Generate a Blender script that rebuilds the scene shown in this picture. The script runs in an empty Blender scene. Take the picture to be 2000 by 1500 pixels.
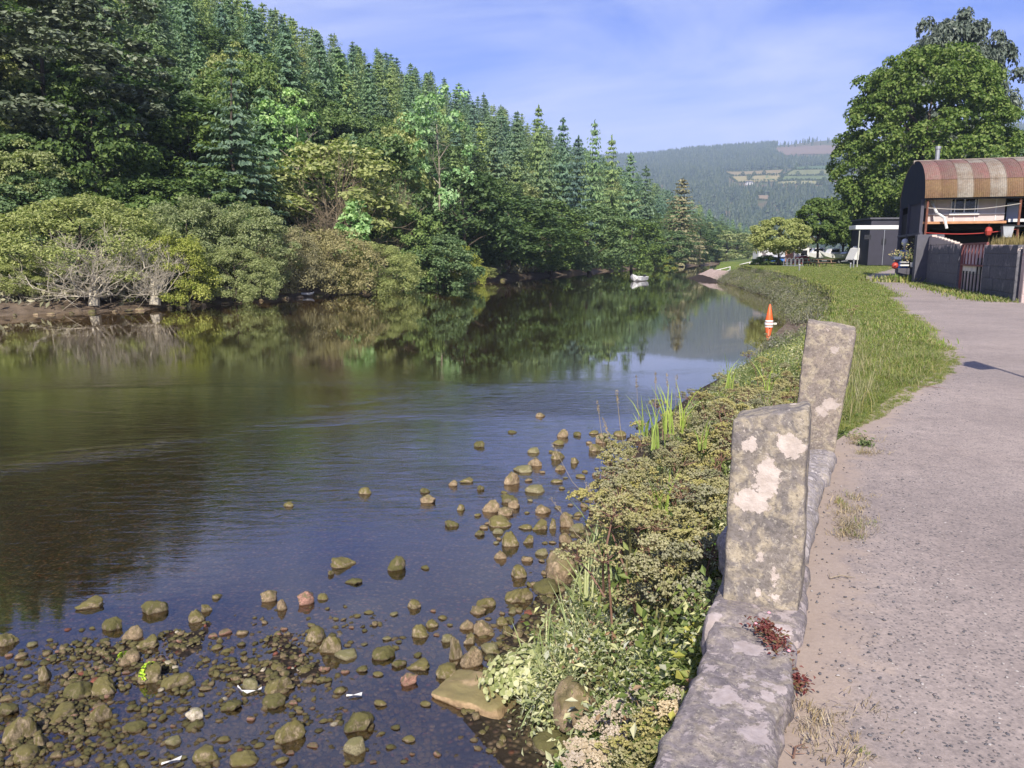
import bpy, math, random
import numpy as np
from mathutils import Vector, Matrix, Euler

# ------------------------------------------------------------------ camera, sky, sun, exposure
scene = bpy.context.scene
C = scene.collection
PITCH = math.radians(9.6)
EYE = 1.6
FPX = 1500.0
cam_d = bpy.data.cameras.new('camera')
cam = bpy.data.objects.new('camera', cam_d)
C.objects.link(cam)
cam.location = (0, 0, EYE)
cam.rotation_euler = (math.radians(90) - PITCH, 0, 0)
cam_d.sensor_width = 36
cam_d.lens = 27
cam_d.clip_start = 0.05
cam_d.clip_end = 20000
scene.camera = cam

SUN_EL = math.radians(41)
SUN_AZ = 0.13                       # light heads mostly +Y, a little +X
scene.view_settings.view_transform = 'Standard'
scene.view_settings.look = 'None'
scene.view_settings.gamma = 1
scene.view_settings.use_curve_mapping = False
scene.view_settings.exposure = 1.1

world = bpy.data.worlds.new('World')
scene.world = world
world.use_nodes = True
wn = world.node_tree
wn.nodes.clear()
def wnode(t, **kw):
    n = wn.nodes.new(t)
    for k, v in kw.items(): setattr(n, k, v)
    return n
sky = wnode('ShaderNodeTexSky', sky_type='NISHITA', sun_disc=False, sun_elevation=SUN_EL,
            sun_rotation=math.pi + SUN_AZ, altitude=20, air_density=1.0, dust_density=1.2, ozone_density=2.5)
tc = wnode('ShaderNodeTexCoord')
mp = wnode('ShaderNodeMapping'); mp.inputs['Scale'].default_value = (1.6, 1.1, 5.5); mp.inputs['Rotation'].default_value = (0.25, 0.35, 0.5)
wn.links.new(tc.outputs['Generated'], mp.inputs['Vector'])
nz = wnode('ShaderNodeTexNoise'); nz.inputs['Scale'].default_value = 1.7; nz.inputs['Detail'].default_value = 7; nz.inputs['Roughness'].default_value = 0.55; nz.inputs['Distortion'].default_value = 0.5
wn.links.new(mp.outputs['Vector'], nz.inputs['Vector'])
cr = wnode('ShaderNodeMapRange'); cr.inputs[1].default_value = 0.38; cr.inputs[2].default_value = 0.68; cr.inputs[3].default_value = 0.0; cr.inputs[4].default_value = 0.8
wn.links.new(nz.outputs['Fac'], cr.inputs[0])
tint = wnode('ShaderNodeMix', data_type='RGBA', blend_type='MULTIPLY'); tint.inputs[0].default_value = 1.0
tint.inputs[7].default_value = (0.46, 0.56, 1.16, 1)
wn.links.new(sky.outputs['Color'], tint.inputs[6])
sx = wnode('ShaderNodeSeparateXYZ'); wn.links.new(tc.outputs['Generated'], sx.inputs[0])
hb = wnode('ShaderNodeMapRange', interpolation_type='SMOOTHSTEP'); hb.inputs[1].default_value = 0.0; hb.inputs[2].default_value = 0.30; hb.inputs[3].default_value = 0.62; hb.inputs[4].default_value = 0.0
wn.links.new(sx.outputs[2], hb.inputs[0])
hm_ = wnode('ShaderNodeMath', operation='ADD', use_clamp=True); wn.links.new(cr.outputs[0], hm_.inputs[0]); wn.links.new(hb.outputs[0], hm_.inputs[1])
mx = wnode('ShaderNodeMix', data_type='RGBA'); mx.inputs[7].default_value = (4.7, 5.1, 7.0, 1)
wn.links.new(hm_.outputs[0], mx.inputs[0]); wn.links.new(tint.outputs[2], mx.inputs[6])
bg = wnode('ShaderNodeBackground'); bg.inputs['Strength'].default_value = 0.074
wn.links.new(mx.outputs[2], bg.inputs['Color'])
wo = wnode('ShaderNodeOutputWorld'); wn.links.new(bg.outputs[0], wo.inputs[0])

sun_d = bpy.data.lights.new('sun', 'SUN')
sun_d.energy = 4.2; sun_d.angle = math.radians(0.53); sun_d.color = (1.0, 0.93, 0.82)
sun = bpy.data.objects.new('sun', sun_d); C.objects.link(sun)
sdir = Vector((math.sin(SUN_AZ) * math.cos(SUN_EL), math.cos(SUN_AZ) * math.cos(SUN_EL), -math.sin(SUN_EL)))
sun.rotation_euler = sdir.to_track_quat('-Z', 'Y').to_euler()
sun.location = (0, -30, 40)

# ------------------------------------------------------------------ helpers
WATER = -1.6
def ray(px, py):
    cx = (px - 1000) / FPX; cy = (750 - py) / FPX
    return (cx, math.cos(PITCH) + cy * math.sin(PITCH), -math.sin(PITCH) + cy * math.cos(PITCH))
def P(px, py, z=0.0):
    d = ray(px, py); t = (z - EYE) / d[2]
    return (d[0] * t, d[1] * t, z)
def PY(px, py, Y):
    d = ray(px, py); t = Y / d[1]
    return (d[0] * t, Y, EYE + d[2] * t)
def mpp(Y, z=0):                     # metres per photo pixel at a depth
    return (Y * math.cos(PITCH) - (z - EYE) * math.sin(PITCH)) / FPX

def tag(o, label=None, cat=None, group=None, kind=None):
    if label: o['label'] = label
    if cat: o['category'] = cat
    if group: o['group'] = group
    if kind: o['kind'] = kind
    return o
def empty(name, loc=(0, 0, 0), rz=0.0, label=None, cat=None, group=None):
    o = bpy.data.objects.new(name, None); C.objects.link(o)
    o.location = loc; o.rotation_euler = (0, 0, rz); o.empty_display_size = 0.3
    return tag(o, label, cat, group)
def link(name, me, parent=None, loc=(0, 0, 0), rot=(0, 0, 0), scale=(1, 1, 1)):
    o = bpy.data.objects.new(name, me); C.objects.link(o)
    o.location = loc; o.rotation_euler = rot; o.scale = scale
    if parent: o.parent = parent
    return o
def copy_tree(o, parent=None):
    c = o.copy(); C.objects.link(c); c.parent = parent
    for ch in o.children:
        copy_tree(ch, c)
    return c

def np_mesh(name, V, F, mat=None, smooth=False):
    V = np.asarray(V, dtype=np.float32); F = np.asarray(F, dtype=np.int32)
    me = bpy.data.meshes.new(name)
    k = F.shape[1]
    me.vertices.add(len(V)); me.vertices.foreach_set('co', V.ravel())
    me.loops.add(F.size); me.loops.foreach_set('vertex_index', F.ravel())
    me.polygons.add(len(F)); me.polygons.foreach_set('loop_start', np.arange(0, F.size, k, dtype=np.int32))
    me.polygons.foreach_set('loop_total', np.full(len(F), k, dtype=np.int32))
    me.polygons.foreach_set('use_smooth', np.full(len(F), smooth, dtype=bool))
    me.update(calc_edges=True); me.validate()
    if mat: me.materials.append(mat)
    return me

class MB:
    """collects simple shapes, builds ONE mesh"""
    def __init__(s): s.v = []; s.f = []
    def add(s, V, F):
        o = len(s.v); s.v += [tuple(p) for p in V]; s.f += [tuple(i + o for i in f) for f in F]; return s
    def box(s, c, d, rz=0.0, bev=0.0):
        x, y, z = d[0] / 2, d[1] / 2, d[2] / 2
        if bev <= 0:
            V = [(-x, -y, -z), (x, -y, -z), (x, y, -z), (-x, y, -z), (-x, -y, z), (x, -y, z), (x, y, z), (-x, y, z)]
            F = [(0, 3, 2, 1), (4, 5, 6, 7), (0, 1, 5, 4), (1, 2, 6, 5), (2, 3, 7, 6), (3, 0, 4, 7)]
        else:
            b = bev; V = []
            for sz, (ax, ay) in ((-z, (x - b, y - b)), (-z + b, (x, y)), (z - b, (x, y)), (z, (x - b, y - b))):
                V += [(-ax, -ay, sz), (ax, -ay, sz), (ax, ay, sz), (-ax, ay, sz)]
            F = [(3, 2, 1, 0), (12, 13, 14, 15)]
            for r in range(3):
                for k in range(4):
                    a = r * 4 + k; bq = r * 4 + (k + 1) % 4
                    F.append((a, bq, bq + 4, a + 4))
        cr, sr = math.cos(rz), math.sin(rz)
        V = [(c[0] + a * cr - b_ * sr, c[1] + a * sr + b_ * cr, c[2] + e) for a, b_, e in V]
        return s.add(V, F)
    def tube(s, pts, rad, n=6, cap=True):
        pts = [Vector(p) for p in pts]
        if not hasattr(rad, '__len__'): rad = [rad] * len(pts)
        V = []; up0 = None
        for i, p in enumerate(pts):
            t = (pts[min(i + 1, len(pts) - 1)] - pts[max(i - 1, 0)])
            t = t.normalized() if t.length > 1e-9 else Vector((0, 0, 1))
            ref = Vector((0, 0, 1)) if abs(t.z) < 0.9 else Vector((1, 0, 0))
            if up0 is not None: ref = up0
            a = (ref - t * ref.dot(t)); a = a.normalized() if a.length > 1e-6 else t.orthogonal().normalized()
            up0 = a; b = t.cross(a)
            for k in range(n):
                an = 2 * math.pi * k / n
                V.append(p + (a * math.cos(an) + b * math.sin(an)) * rad[i])
        F = []
        for i in range(len(pts) - 1):
            for k in range(n):
                F.append((i * n + k, i * n + (k + 1) % n, (i + 1) * n + (k + 1) % n, (i + 1) * n + k))
        if cap:
            F.append(tuple(range(n - 1, -1, -1))); m = (len(pts) - 1) * n; F.append(tuple(m + k for k in range(n)))
        return s.add(V, F)
    def prism(s, poly, x0, x1, axis=1):
        """poly = list of (a, z); extruded along axis (1 = y, 0 = x)"""
        n = len(poly)
        if axis == 1: V = [(a, x0, z) for a, z in poly] + [(a, x1, z) for a, z in poly]
        else: V = [(x0, a, z) for a, z in poly] + [(x1, a, z) for a, z in poly]
        F = [tuple(range(n)), tuple(range(2 * n - 1, n - 1, -1))]
        for k in range(n): F.append((k, k + n, (k + 1) % n + n, (k + 1) % n))
        return s.add(V, F)
    def lathe(s, prof, n=14, c=(0, 0, 0)):
        V = []; F = []
        for r, z in prof:
            for k in range(n):
                an = 2 * math.pi * k / n; V.append((c[0] + r * math.cos(an), c[1] + r * math.sin(an), c[2] + z))
        for i in range(len(prof) - 1):
            for k in range(n):
                F.append((i * n + k, i * n + (k + 1) % n, (i + 1) * n + (k + 1) % n, (i + 1) * n + k))
        F.append(tuple(range(n - 1, -1, -1))); m = (len(prof) - 1) * n; F.append(tuple(m + k for k in range(n)))
        return s.add(V, F)
    def mesh(s, name, mat, smooth=False):
        me = bpy.data.meshes.new(name); me.from_pydata(s.v, [], s.f); me.validate()
        if smooth: me.polygons.foreach_set('use_smooth', np.full(len(me.polygons), True, dtype=bool))
        me.update()
        for m in (mat if isinstance(mat, (list, tuple)) else [mat]): me.materials.append(m)
        return me
    def build(s, name, mat, parent=None, loc=(0, 0, 0), rz=0.0, smooth=False):
        return link(name, s.mesh(name, mat, smooth), parent, loc, (0, 0, rz))

# ---- value noise for geometry
def _hash(ix, iy, iz):
    h = (ix * 374761393 + iy * 668265263 + iz * 2147483647 + 1013904223) & 0xffffffff
    h = ((h ^ (h >> 13)) * 1274126177) & 0xffffffff
    return ((h ^ (h >> 16)) & 0xffff) / 65535.0
def vnoise(x, y, z=0.0, seed=0):
    x, y, z = np.broadcast_arrays(np.asarray(x, float), np.asarray(y, float), np.asarray(z, float))
    x0 = np.floor(x).astype(np.int64); y0 = np.floor(y).astype(np.int64); z0 = np.floor(z).astype(np.int64)
    fx, fy, fz = x - x0, y - y0, z - z0
    fx = fx * fx * (3 - 2 * fx); fy = fy * fy * (3 - 2 * fy); fz = fz * fz * (3 - 2 * fz)
    r = 0
    for dx in (0, 1):
        for dy in (0, 1):
            for dz in (0, 1):
                w = (fx if dx else 1 - fx) * (fy if dy else 1 - fy) * (fz if dz else 1 - fz)
                r = r + w * _hash(x0 + dx + seed * 7919, y0 + dy, z0 + dz)
    return r * 2 - 1
def fbm(x, y, z=0.0, oct=3, seed=0):
    a = 0; s = 1.0; t = 0
    for i in range(oct):
        a = a + s * vnoise(np.asarray(x) * 2 ** i, np.asarray(y) * 2 ** i, np.asarray(z) * 2 ** i, seed + i); t += s; s *= 0.5
    return a / t
def sstep(a, b, x):
    t = np.clip((np.asarray(x, float) - a) / (b - a), 0, 1); return t * t * (3 - 2 * t)

# ------------------------------------------------------------------ materials
class NT:
    def __init__(s, name):
        s.m = bpy.data.materials.new(name); s.m.use_nodes = True; s.t = s.m.node_tree; s.t.nodes.clear()
        s.out = s.t.nodes.new('ShaderNodeOutputMaterial')
    def n(s, t, ins=None, **kw):
        n = s.t.nodes.new(t)
        for k, v in kw.items(): setattr(n, k, v)
        for k, v in (ins or {}).items(): s.set(n.inputs[k], v)
        return n
    def set(s, sock, v):
        if isinstance(v, bpy.types.NodeSocket): s.t.links.new(v, sock)
        elif isinstance(v, (tuple, list)) and len(v) == 3 and sock.type == 'RGBA': sock.default_value = (*v, 1)
        else: sock.default_value = v
    def pos(s): return s.n('ShaderNodeNewGeometry').outputs['Position']
    def obj(s): return s.n('ShaderNodeTexCoord').outputs['Object']
    def mapv(s, v, scale=(1, 1, 1), rot=(0, 0, 0), loc=(0, 0, 0)):
        n = s.n('ShaderNodeMapping', {'Scale': scale, 'Rotation': rot, 'Location': loc}); s.t.links.new(v, n.inputs['Vector']); return n.outputs[0]
    def noise(s, v, scale, detail=4, rough=0.55, dist=0.0, color=False):
        n = s.n('ShaderNodeTexNoise', {'Vector': v, 'Scale': scale, 'Detail': detail, 'Roughness': rough, 'Distortion': dist}); return n.outputs['Color' if color else 'Fac']
    def voro(s, v, scale, out='Distance', feature='F1', rnd=1.0):
        n = s.n('ShaderNodeTexVoronoi', {'Vector': v, 'Scale': scale, 'Randomness': rnd}, feature=feature); return n.outputs[out]
    def rng(s, v, a, b, c=0.0, d=1.0, smooth=False):
        n = s.n('ShaderNodeMapRange', {0: v, 1: a, 2: b, 3: c, 4: d})
        if smooth: n.interpolation_type = 'SMOOTHSTEP'
        return n.outputs[0]
    def math(s, op, a, b=0.0):
        n = s.n('ShaderNodeMath', {0: a, 1: b}, operation=op); return n.outputs[0]
    def mix(s, f, a, b, mode='MIX'):
        n = s.n('ShaderNodeMix', {0: f, 6: a, 7: b}, data_type='RGBA', blend_type=mode); return n.outputs[2]
    def ramp(s, f, stops, interp='LINEAR'):
        n = s.n('ShaderNodeValToRGB', {0: f}); e = n.color_ramp; e.interpolation = interp
        while len(e.elements) < len(stops): e.elements.new(0.5)
        for el, (p, c) in zip(e.elements, stops): el.position = p; el.color = (*c, 1)
        return n.outputs[0]
    def bump(s, h, strength=0.3, dist=0.02, normal=None):
        ins = {'Strength': strength, 'Distance': dist, 'Height': h}
        if normal is not None: ins['Normal'] = normal
        return s.n('ShaderNodeBump', ins).outputs[0]
    def xyz(s, v):
        return s.n('ShaderNodeSeparateXYZ', {0: v}).outputs
    def pbr(s, col, rough=0.8, normal=None, metal=0.0, spec=0.3, **kw):
        ins = {'Base Color': col, 'Roughness': rough, 'Metallic': metal, 'Specular IOR Level': spec}
        if normal is not None: ins['Normal'] = normal
        b = s.n('ShaderNodeBsdfPrincipled', ins); s.t.links.new(b.outputs[0], s.out.inputs['Surface']); return s.m

GAIN = 1.9
def leafmat(name, cols, trans=0.3, objvar=0.25, spec=0.25, rough=0.55, gain=1.9):
    t = NT(name); cols = [tuple(min(.62, v * gain) for v in c_) for c_ in cols]
    isl = t.n('ShaderNodeNewGeometry').outputs['Random Per Island']
    col = t.ramp(isl, [(i / max(1, len(cols) - 1), c) for i, c in enumerate(cols)])
    orr = t.n('ShaderNodeObjectInfo').outputs['Random']
    col = t.mix(1.0, col, t.n('ShaderNodeCombineColor', {0: t.rng(orr, 0, 1, 1 - objvar, 1 + objvar), 1: t.rng(orr, 0, 1, 1 - objvar * .8, 1 + objvar * .8), 2: t.rng(orr, 0, 1, 1 + objvar * .3, 1 - objvar * .3)}).outputs[0], 'MULTIPLY')
    b = t.n('ShaderNodeBsdfPrincipled', {'Base Color': col, 'Roughness': rough, 'Specular IOR Level': spec})
    tr = t.n('ShaderNodeBsdfTranslucent', {'Color': t.mix(1.0, col, (1.35, 1.6, 0.7), 'MULTIPLY')})
    m = t.n('ShaderNodeMixShader', {0: trans, 1: b.outputs[0], 2: tr.outputs[0]})
    t.t.links.new(m.outputs[0], t.out.inputs['Surface'])
    return t.m
def plain(name, col, rough=0.6, var=0.15, scale=3.0, metal=0.0, bump=0.0, spec=0.4):
    t = NT(name); o = t.obj()
    nz_ = t.noise(o, scale, 6, 0.6)
    col = tuple(v * .74 for v in col)
    c = t.mix(1.0, (*col, 1), t.ramp(nz_, [(0.3, (1 - var,) * 3), (0.7, (1 + var,) * 3)]), 'MULTIPLY')
    return t.pbr(c, t.rng(nz_, 0.3, 0.7, rough - .08, rough + .08), t.bump(nz_, bump, 0.02) if bump else None, metal, spec)
def rock_mat(name, base, dark, moss, moss_amt=0.5):
    base, dark, moss = [tuple(v * 1.15 for v in q) for q in (base, dark, moss)]
    t = NT(name); o = t.obj(); g = t.n('ShaderNodeNewGeometry')
    orr = t.n('ShaderNodeObjectInfo').outputs['Random']
    vo = t.n('ShaderNodeVectorMath', {0: o, 1: t.n('ShaderNodeCombineXYZ', {0: t.math('MULTIPLY', orr, 37.0), 1: t.math('MULTIPLY', orr, 11.0), 2: 0.0}).outputs[0]}, operation='ADD').outputs[0]
    n1 = t.noise(vo, 2.2, 8, 0.65); n2 = t.noise(vo, 9.0, 5, 0.7)
    c = t.mix(t.rng(n1, 0.35, 0.65), (*base, 1), (*dark, 1))
    c = t.mix(1.0, c, t.ramp(n2, [(0.3, (0.42,) * 3), (0.7, (1.45,) * 3)]), 'MULTIPLY')
    nz_ = t.xyz(g.outputs['Normal'])[2]
    mm = t.math('ADD', t.rng(nz_, -0.2, 0.9), t.rng(n1, 0.3, 0.7, -0.6, 0.6))
    mm = t.math('MULTIPLY', t.rng(mm, 0.75 - moss_amt, 1.15 - moss_amt), .8)
    mcol = t.mix(t.rng(n2, 0.3, 0.7), (*moss, 1), (moss[0] * 0.45, moss[1] * 0.45, moss[2] * 0.4, 1))
    c = t.mix(mm, c, mcol)
    pz = t.xyz(g.outputs['Position'])[2]
    wet = t.rng(t.math('ADD', pz, t.math('MULTIPLY', n1, 0.03)), WATER + 0.016, WATER + 0.030, 1.0, 0.0)
    c = t.mix(t.math('MULTIPLY', wet, 0.72), c, (0.035, 0.018, 0.008, 1))
    return t.pbr(c, t.rng(wet, 0, 1, 0.85, 0.25), t.bump(t.math('ADD', t.math('MULTIPLY', n1, .8), t.math('ADD', n2, t.math('MULTIPLY', t.noise(vo, 24, 4, .7), .7))), .8, 0.012), 0, 0.2)
# ------------------------------------------------------------------ terrain
LSH = np.array([(-75, -8), (-58, 8), (-45, 24), (-35, 34), (-27.5, 40), (-21.5, 45), (-18, 52), (-13, 64.7), (-1.9, 95), (12, 130), (27, 171), (57, 230), (100, 330), (170, 480), (290, 720), (420, 1000)], float)
RSH = np.array([(-3.0, -6), (-0.35, 0.2), (0.45, 2.0), (1.0, 3.3), (2.35, 6), (5.9, 14), (10, 23), (15.5, 36), (20.5, 55), (23.2, 72), (25.5, 88), (26.5, 104), (40, 135), (70, 185), (130, 290), (230, 480), (420, 900)], float)
def sdist(x, y, L):
    """signed distance to polyline, positive on its right side, and distance along"""
    x = np.asarray(x, float); y = np.asarray(y, float)
    best = np.full(x.shape, 1e18); sg = np.zeros(x.shape); al = np.zeros(x.shape); acc = 0
    for i in range(len(L) - 1):
        a, b = L[i], L[i + 1]; d = b - a; ln = math.hypot(*d)
        t = ((x - a[0]) * d[0] + (y - a[1]) * d[1]) / ln ** 2
        t = np.clip(t, -3 if i == 0 else 0, 1 if i < len(L) - 2 else 4)
        qx, qy = a[0] + t * d[0] - x, a[1] + t * d[1] - y
        dd = qx * qx + qy * qy
        cr = d[1] * (x - a[0]) - d[0] * (y - a[1])
        m = dd < best
        best = np.where(m, dd, best); sg = np.where(m, np.sign(cr), sg); al = np.where(m, acc + t * ln, al)
        acc += ln
    return np.sqrt(best) * sg, al

def gland(x, y):                       # level of the right-hand ground
    return 0.4 * sstep(42, 85, y) + 0.6 * sstep(90, 160, y) + 8 * sstep(160, 600, y)
def mwidth(y):                         # width of the planted foreshore below the quay
    return np.interp(y, [0, 3.4, 4.2, 4.9, 6, 8, 10, 14, 18, 23, 28, 36, 50, 70, 88, 100], [.75, .8, 1.12, 1.8, 2.05, 2.25, 2.5, 2.9, 2.9, 2.4, 2.5, 2.3, 1.7, 1.4, 1.6, 3.0])
def zfun(x, y):
    x = np.asarray(x, float); y = np.asarray(y, float)
    r = np.hypot(x, y)
    dr, ar = sdist(x, y, RSH); dl, _ = sdist(x, y, LSH); dl = -dl
    # river bed
    bed = np.interp(r, [0, 5.0, 6.8, 7.6, 9, 12, 20, 40], [-1.66, -1.645, -1.645, -1.70, -1.80, -2.0, -2.6, -3.2])
    bed = bed + 0.035 * fbm(x * 2.2, y * 2.2, 0, 3, 5) * sstep(30, 8, r) + 0.02 * fbm(x * 9, y * 9, 0, 2, 9) * sstep(12, 6, r)
    bed = bed + (.036 * sstep(-.4, -2.3, x) + .002 * sstep(.6, -.6, x)) * sstep(7.6, 6.6, r) * sstep(.5, 2, r)
    bed = np.maximum(bed, -1.50 - 0.42 * np.maximum(-dl, 0) ** 0.8)
    bed = np.maximum(bed, -1.58 - 0.16 * np.maximum(-dr - mwidth(y), 0) - 2 * (dr > 0))
    # right side: quay edge, planted foreshore
    mw = mwidth(y); t = np.clip(-dr / mw, 0, 1.2)
    hm = np.interp(y, [0, 2, 5, 12, 20, 25, 31, 46, 60, 90], [-0.75, -0.75, -0.72, -0.6, -0.5, -0.8, -1.05, -0.55, -0.3, -0.4])
    fore = hm + (-1.63 - hm) * np.clip(t, 0, 1) ** 0.85 + 0.06 * fbm(x * 1.7, y * 1.7, 0, 3, 3)
    fore = np.where(t < 1.15, fore, -9)
    zr = np.where(dr > 0, 0.0, np.maximum(bed, fore))
    step = sstep(-0.05, 0.12, dr) if True else 0
    land = gland(x, y)
    # slipway: the edge is low between y 88 and 108
    sl = sstep(86, 91, y) * sstep(109, 106.3, y) * sstep(11, 7, dr)
    land = land * (1 - sl) + sl * np.minimum(land, -1.66 + 0.24 * np.maximum(dr, 0))
    zz = np.where(dr > 0, zr * (1 - step) + land * step + (1 - step) * np.where(dr > 0, hm, 0), zr)
    # left side: mud bank and hillside
    hk = 1 - 0.62 * sstep(240, 620, y)
    u = np.maximum(dl - 9, 0)
    hill = 88 * hk * np.tanh(u * 0.61 / 88) + 0.9 * fbm(x * .06, y * .06, 0, 3, 1) * sstep(8, 30, dl)
    left = -1.62 + 0.55 * sstep(0, 1.8, dl) + 1.1 * sstep(1.2, 8, dl) + hill + 0.22 * fbm(x * .8, y * .8, 0, 3, 2) * sstep(0.0, 1.5, dl)
    zz = np.where(dl > 0, left, zz)
    # far hills
    az = np.arctan2(x, np.maximum(y, 1e-3))
    top = 318 + 36 * sstep(0.1, 0.42, az) + 60 * sstep(0.45, 0.8, az) + 9 * fbm(az * 9, 0.3, 0, 3, 4)
    far = top * np.clip((r - 950) / 1750, 0, 1) ** 1.0 + 10 * fbm(x * .004, y * .004, 0, 3, 8) * sstep(900, 1500, r)
    far = np.where(y > 0, far, 0) - 60 * sstep(2750, 4800, r)
    w = sstep(850, 1150, r)
    zz = np.where(r > 850, np.maximum(zz * (1 - w) + far * w, np.where(dl > 0, zz * (1 - sstep(1000, 1600, r)), -5)), zz)
    return zz
def zf(x, y): return float(zfun(np.array([x]), np.array([y]))[0])

ang = np.concatenate([np.linspace(-180, -62, 30)[:-1], np.linspace(-62, -38, 60)[:-1], np.linspace(-38, 44, 380)[:-1], np.linspace(44, 62, 50)[:-1], np.linspace(62, 180, 30)])
rad = np.concatenate([[0.02], np.geomspace(0.5, 14, 150)[:-1], np.geomspace(14, 130, 150)[:-1], np.geomspace(130, 900, 60)[:-1], np.geomspace(900, 6500, 50)])
A, R = np.meshgrid(np.radians(ang), rad)
X = R * np.sin(A); Y = R * np.cos(A)
Z = zfun(X.ravel(), Y.ravel()).reshape(X.shape)
nr, na = X.shape
V = np.stack([X, Y, Z], -1).reshape(-1, 3)
I = np.arange(nr * na).reshape(nr, na)
F = np.stack([I[:-1, :-1], I[:-1, 1:], I[1:, 1:], I[1:, :-1]], -1).reshape(-1, 4)[:, ::-1]

t = NT('ground_mat'); ps = t.pos(); g_att = lambda nm: t.n('ShaderNodeAttribute', attribute_name=nm).outputs['Fac']
n_f = t.noise(ps, 14, 6, 0.65); n_m = t.noise(ps, 1.3, 5, 0.6); n_l = t.noise(ps, 0.02, 4, 0.6)
grass = t.mix(t.rng(n_m, .3, .7), (0.085, 0.135, 0.026, 1), (0.155, 0.185, 0.045, 1))
grass = t.mix(1.0, grass, t.ramp(n_f, [(0.3, (0.7,) * 3), (0.7, (1.25,) * 3)]), 'MULTIPLY')
mud = t.mix(t.rng(n_m, .35, .65), (0.20, 0.150, 0.105, 1), (0.095, 0.068, 0.045, 1))
mud = t.mix(1.0, mud, (.8, .8, .8, 1), 'MULTIPLY'); mud = t.mix(1.0, mud, t.ramp(n_f, [(0.3, (0.65,) * 3), (0.7, (1.3,) * 3)]), 'MULTIPLY')
peb = t.voro(ps, 22, 'Color'); pebd = t.voro(ps, 22, 'Distance')
pebc = t.ramp(t.xyz(peb)[0], [(0, (0.05, 0.04, 0.035)), (0.3, (0.16, 0.12, 0.09)), (0.6, (0.10, 0.065, 0.06)), (0.8, (0.24, 0.19, 0.15)), (0.93, (0.17, 0.07, 0.05)), (1, (0.32, 0.28, 0.24))], 'CONSTANT')
pebc = t.mix(t.rng(pebd, 0.25, 0.6), pebc, (0.03, 0.022, 0.015, 1))
pebc = t.mix(1.0, pebc, t.ramp(t.noise(ps, 3.0, 4, .6), [(0.3, (0.5, 0.45, 0.4)), (0.7, (1.2, 1.1, 1.0))]), 'MULTIPLY')
forest = t.mix(t.rng(n_m, .3, .7), (0.035, 0.050, 0.022, 1), (0.065, 0.075, 0.030, 1))
moor = t.mix(t.rng(n_l, .4, .62), (0.045, 0.075, 0.022, 1), (0.12, 0.085, 0.05, 1))
soil = t.mix(t.rng(n_m, .3, .7), (0.035, 0.030, 0.014, 1), (0.07, 0.055, 0.028, 1))
pebc = t.mix(1.0, pebc, (.52, .50, .42, 1), 'MULTIPLY'); grass = t.mix(1.0, grass, (.78, .78, .78, 1), 'MULTIPLY')
col = t.mix(g_att('grass'), pebc, grass)
col = t.mix(g_att('mud'), col, mud)
col = t.mix(g_att('soil'), col, soil)
col = t.mix(g_att('forest'), col, forest)
col = t.mix(g_att('moor'), col, moor)
pass
h = t.math('ADD', t.math('MULTIPLY', t.rng(pebd, 0, .6, 1, 0), t.math('SUBTRACT', 1.0, g_att('grass'))), t.math('MULTIPLY', n_f, .7))
t.pbr(col, 0.85, t.bump(h, 0.6, 0.03), 0, 0.25)
gme = np_mesh('ground', V, F, t.m, True)
x_, y_ = V[:, 0], V[:, 1]
dr_, ar_ = sdist(x_, y_, RSH); dl_, _ = sdist(x_, y_, LSH); dl_ = -dl_; r_ = np.hypot(x_, y_)
def att(nm, val):
    a = gme.attributes.new(nm, 'FLOAT', 'POINT'); a.data.foreach_set('value', np.asarray(val, np.float32))
att('grass', np.clip(sstep(-.45, -0.05, dr_) * (y_ > 7) + sstep(0.0, 0.4, dr_) * (y_ <= 7), 0, 1))
att('mud', np.clip(np.maximum(sstep(-6, -1.0, dl_) * sstep(9, 3, dl_), sstep(24, 28, y_) * sstep(92, 86, y_) * sstep(-9, -3, dr_) * (dr_ < 0.05)), 0, 1))
att('soil', sstep(-mwidth(y_) - .2, -mwidth(y_) + .5, dr_) * (dr_ < 0.06) * sstep(29, 24, y_))
att('forest', sstep(3, 9, dl_) * (r_ < 1300) + 0)
att('moor', sstep(800, 1300, r_))
link('ground', gme)['kind'] = 'structure'

# ------------------------------------------------------------------ water
t = NT('river_water_mat'); ps = t.pos(); pxyz = t.xyz(ps)
v1 = t.mapv(ps, (0.9, 3.4, 1), (0, 0, math.radians(-18)))
v2 = t.mapv(ps, (2.8, 8.5, 1), (0, 0, math.radians(-30)))
v3 = t.mapv(ps, (0.10, 0.16, 1), (0, 0, math.radians(-14)))
w1 = t.noise(v1, 1.0, 3, 0.5, 0.4); w2 = t.noise(v2, 1.0, 4, 0.6, 0.8); wl = t.noise(v3, 1.0, 4, 0.55, 0.8)
rm = t.rng(wl, 0.44, 0.60, 0.0, 1.0, True)
yy = pxyz[1]
zone = t.math('MULTIPLY', t.rng(yy, 6.5, 10, 0.12, 1.0, True), t.rng(yy, 13, 23, 1.0, 0.03, True))
rm = t.math('ADD', t.math('MULTIPLY', rm, zone), t.math('MULTIPLY', zone, 0.34))
h = t.math('ADD', t.math('MULTIPLY', w1, 0.6), t.math('MULTIPLY', w2, 0.6))
h = t.math('ADD', t.math('MULTIPLY', h, rm), t.math('MULTIPLY', w1, 0.008))
bn = t.bump(h, 1.0, 0.026)
fc = t.n('ShaderNodeLayerWeight', {'Blend': 0.5, 'Normal': bn}).outputs['Facing']
fr = t.math('ADD', t.math('MULTIPLY', t.math('POWER', fc, 5.0), 0.84), 0.155)
gl = t.n('ShaderNodeBsdfGlossy', {'Color': (1, 1, 1), 'Roughness': 0.015, 'Normal': bn})
tr = t.n('ShaderNodeBsdfTransparent', {'Color': (0.84, 0.76, 0.56)})
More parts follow.
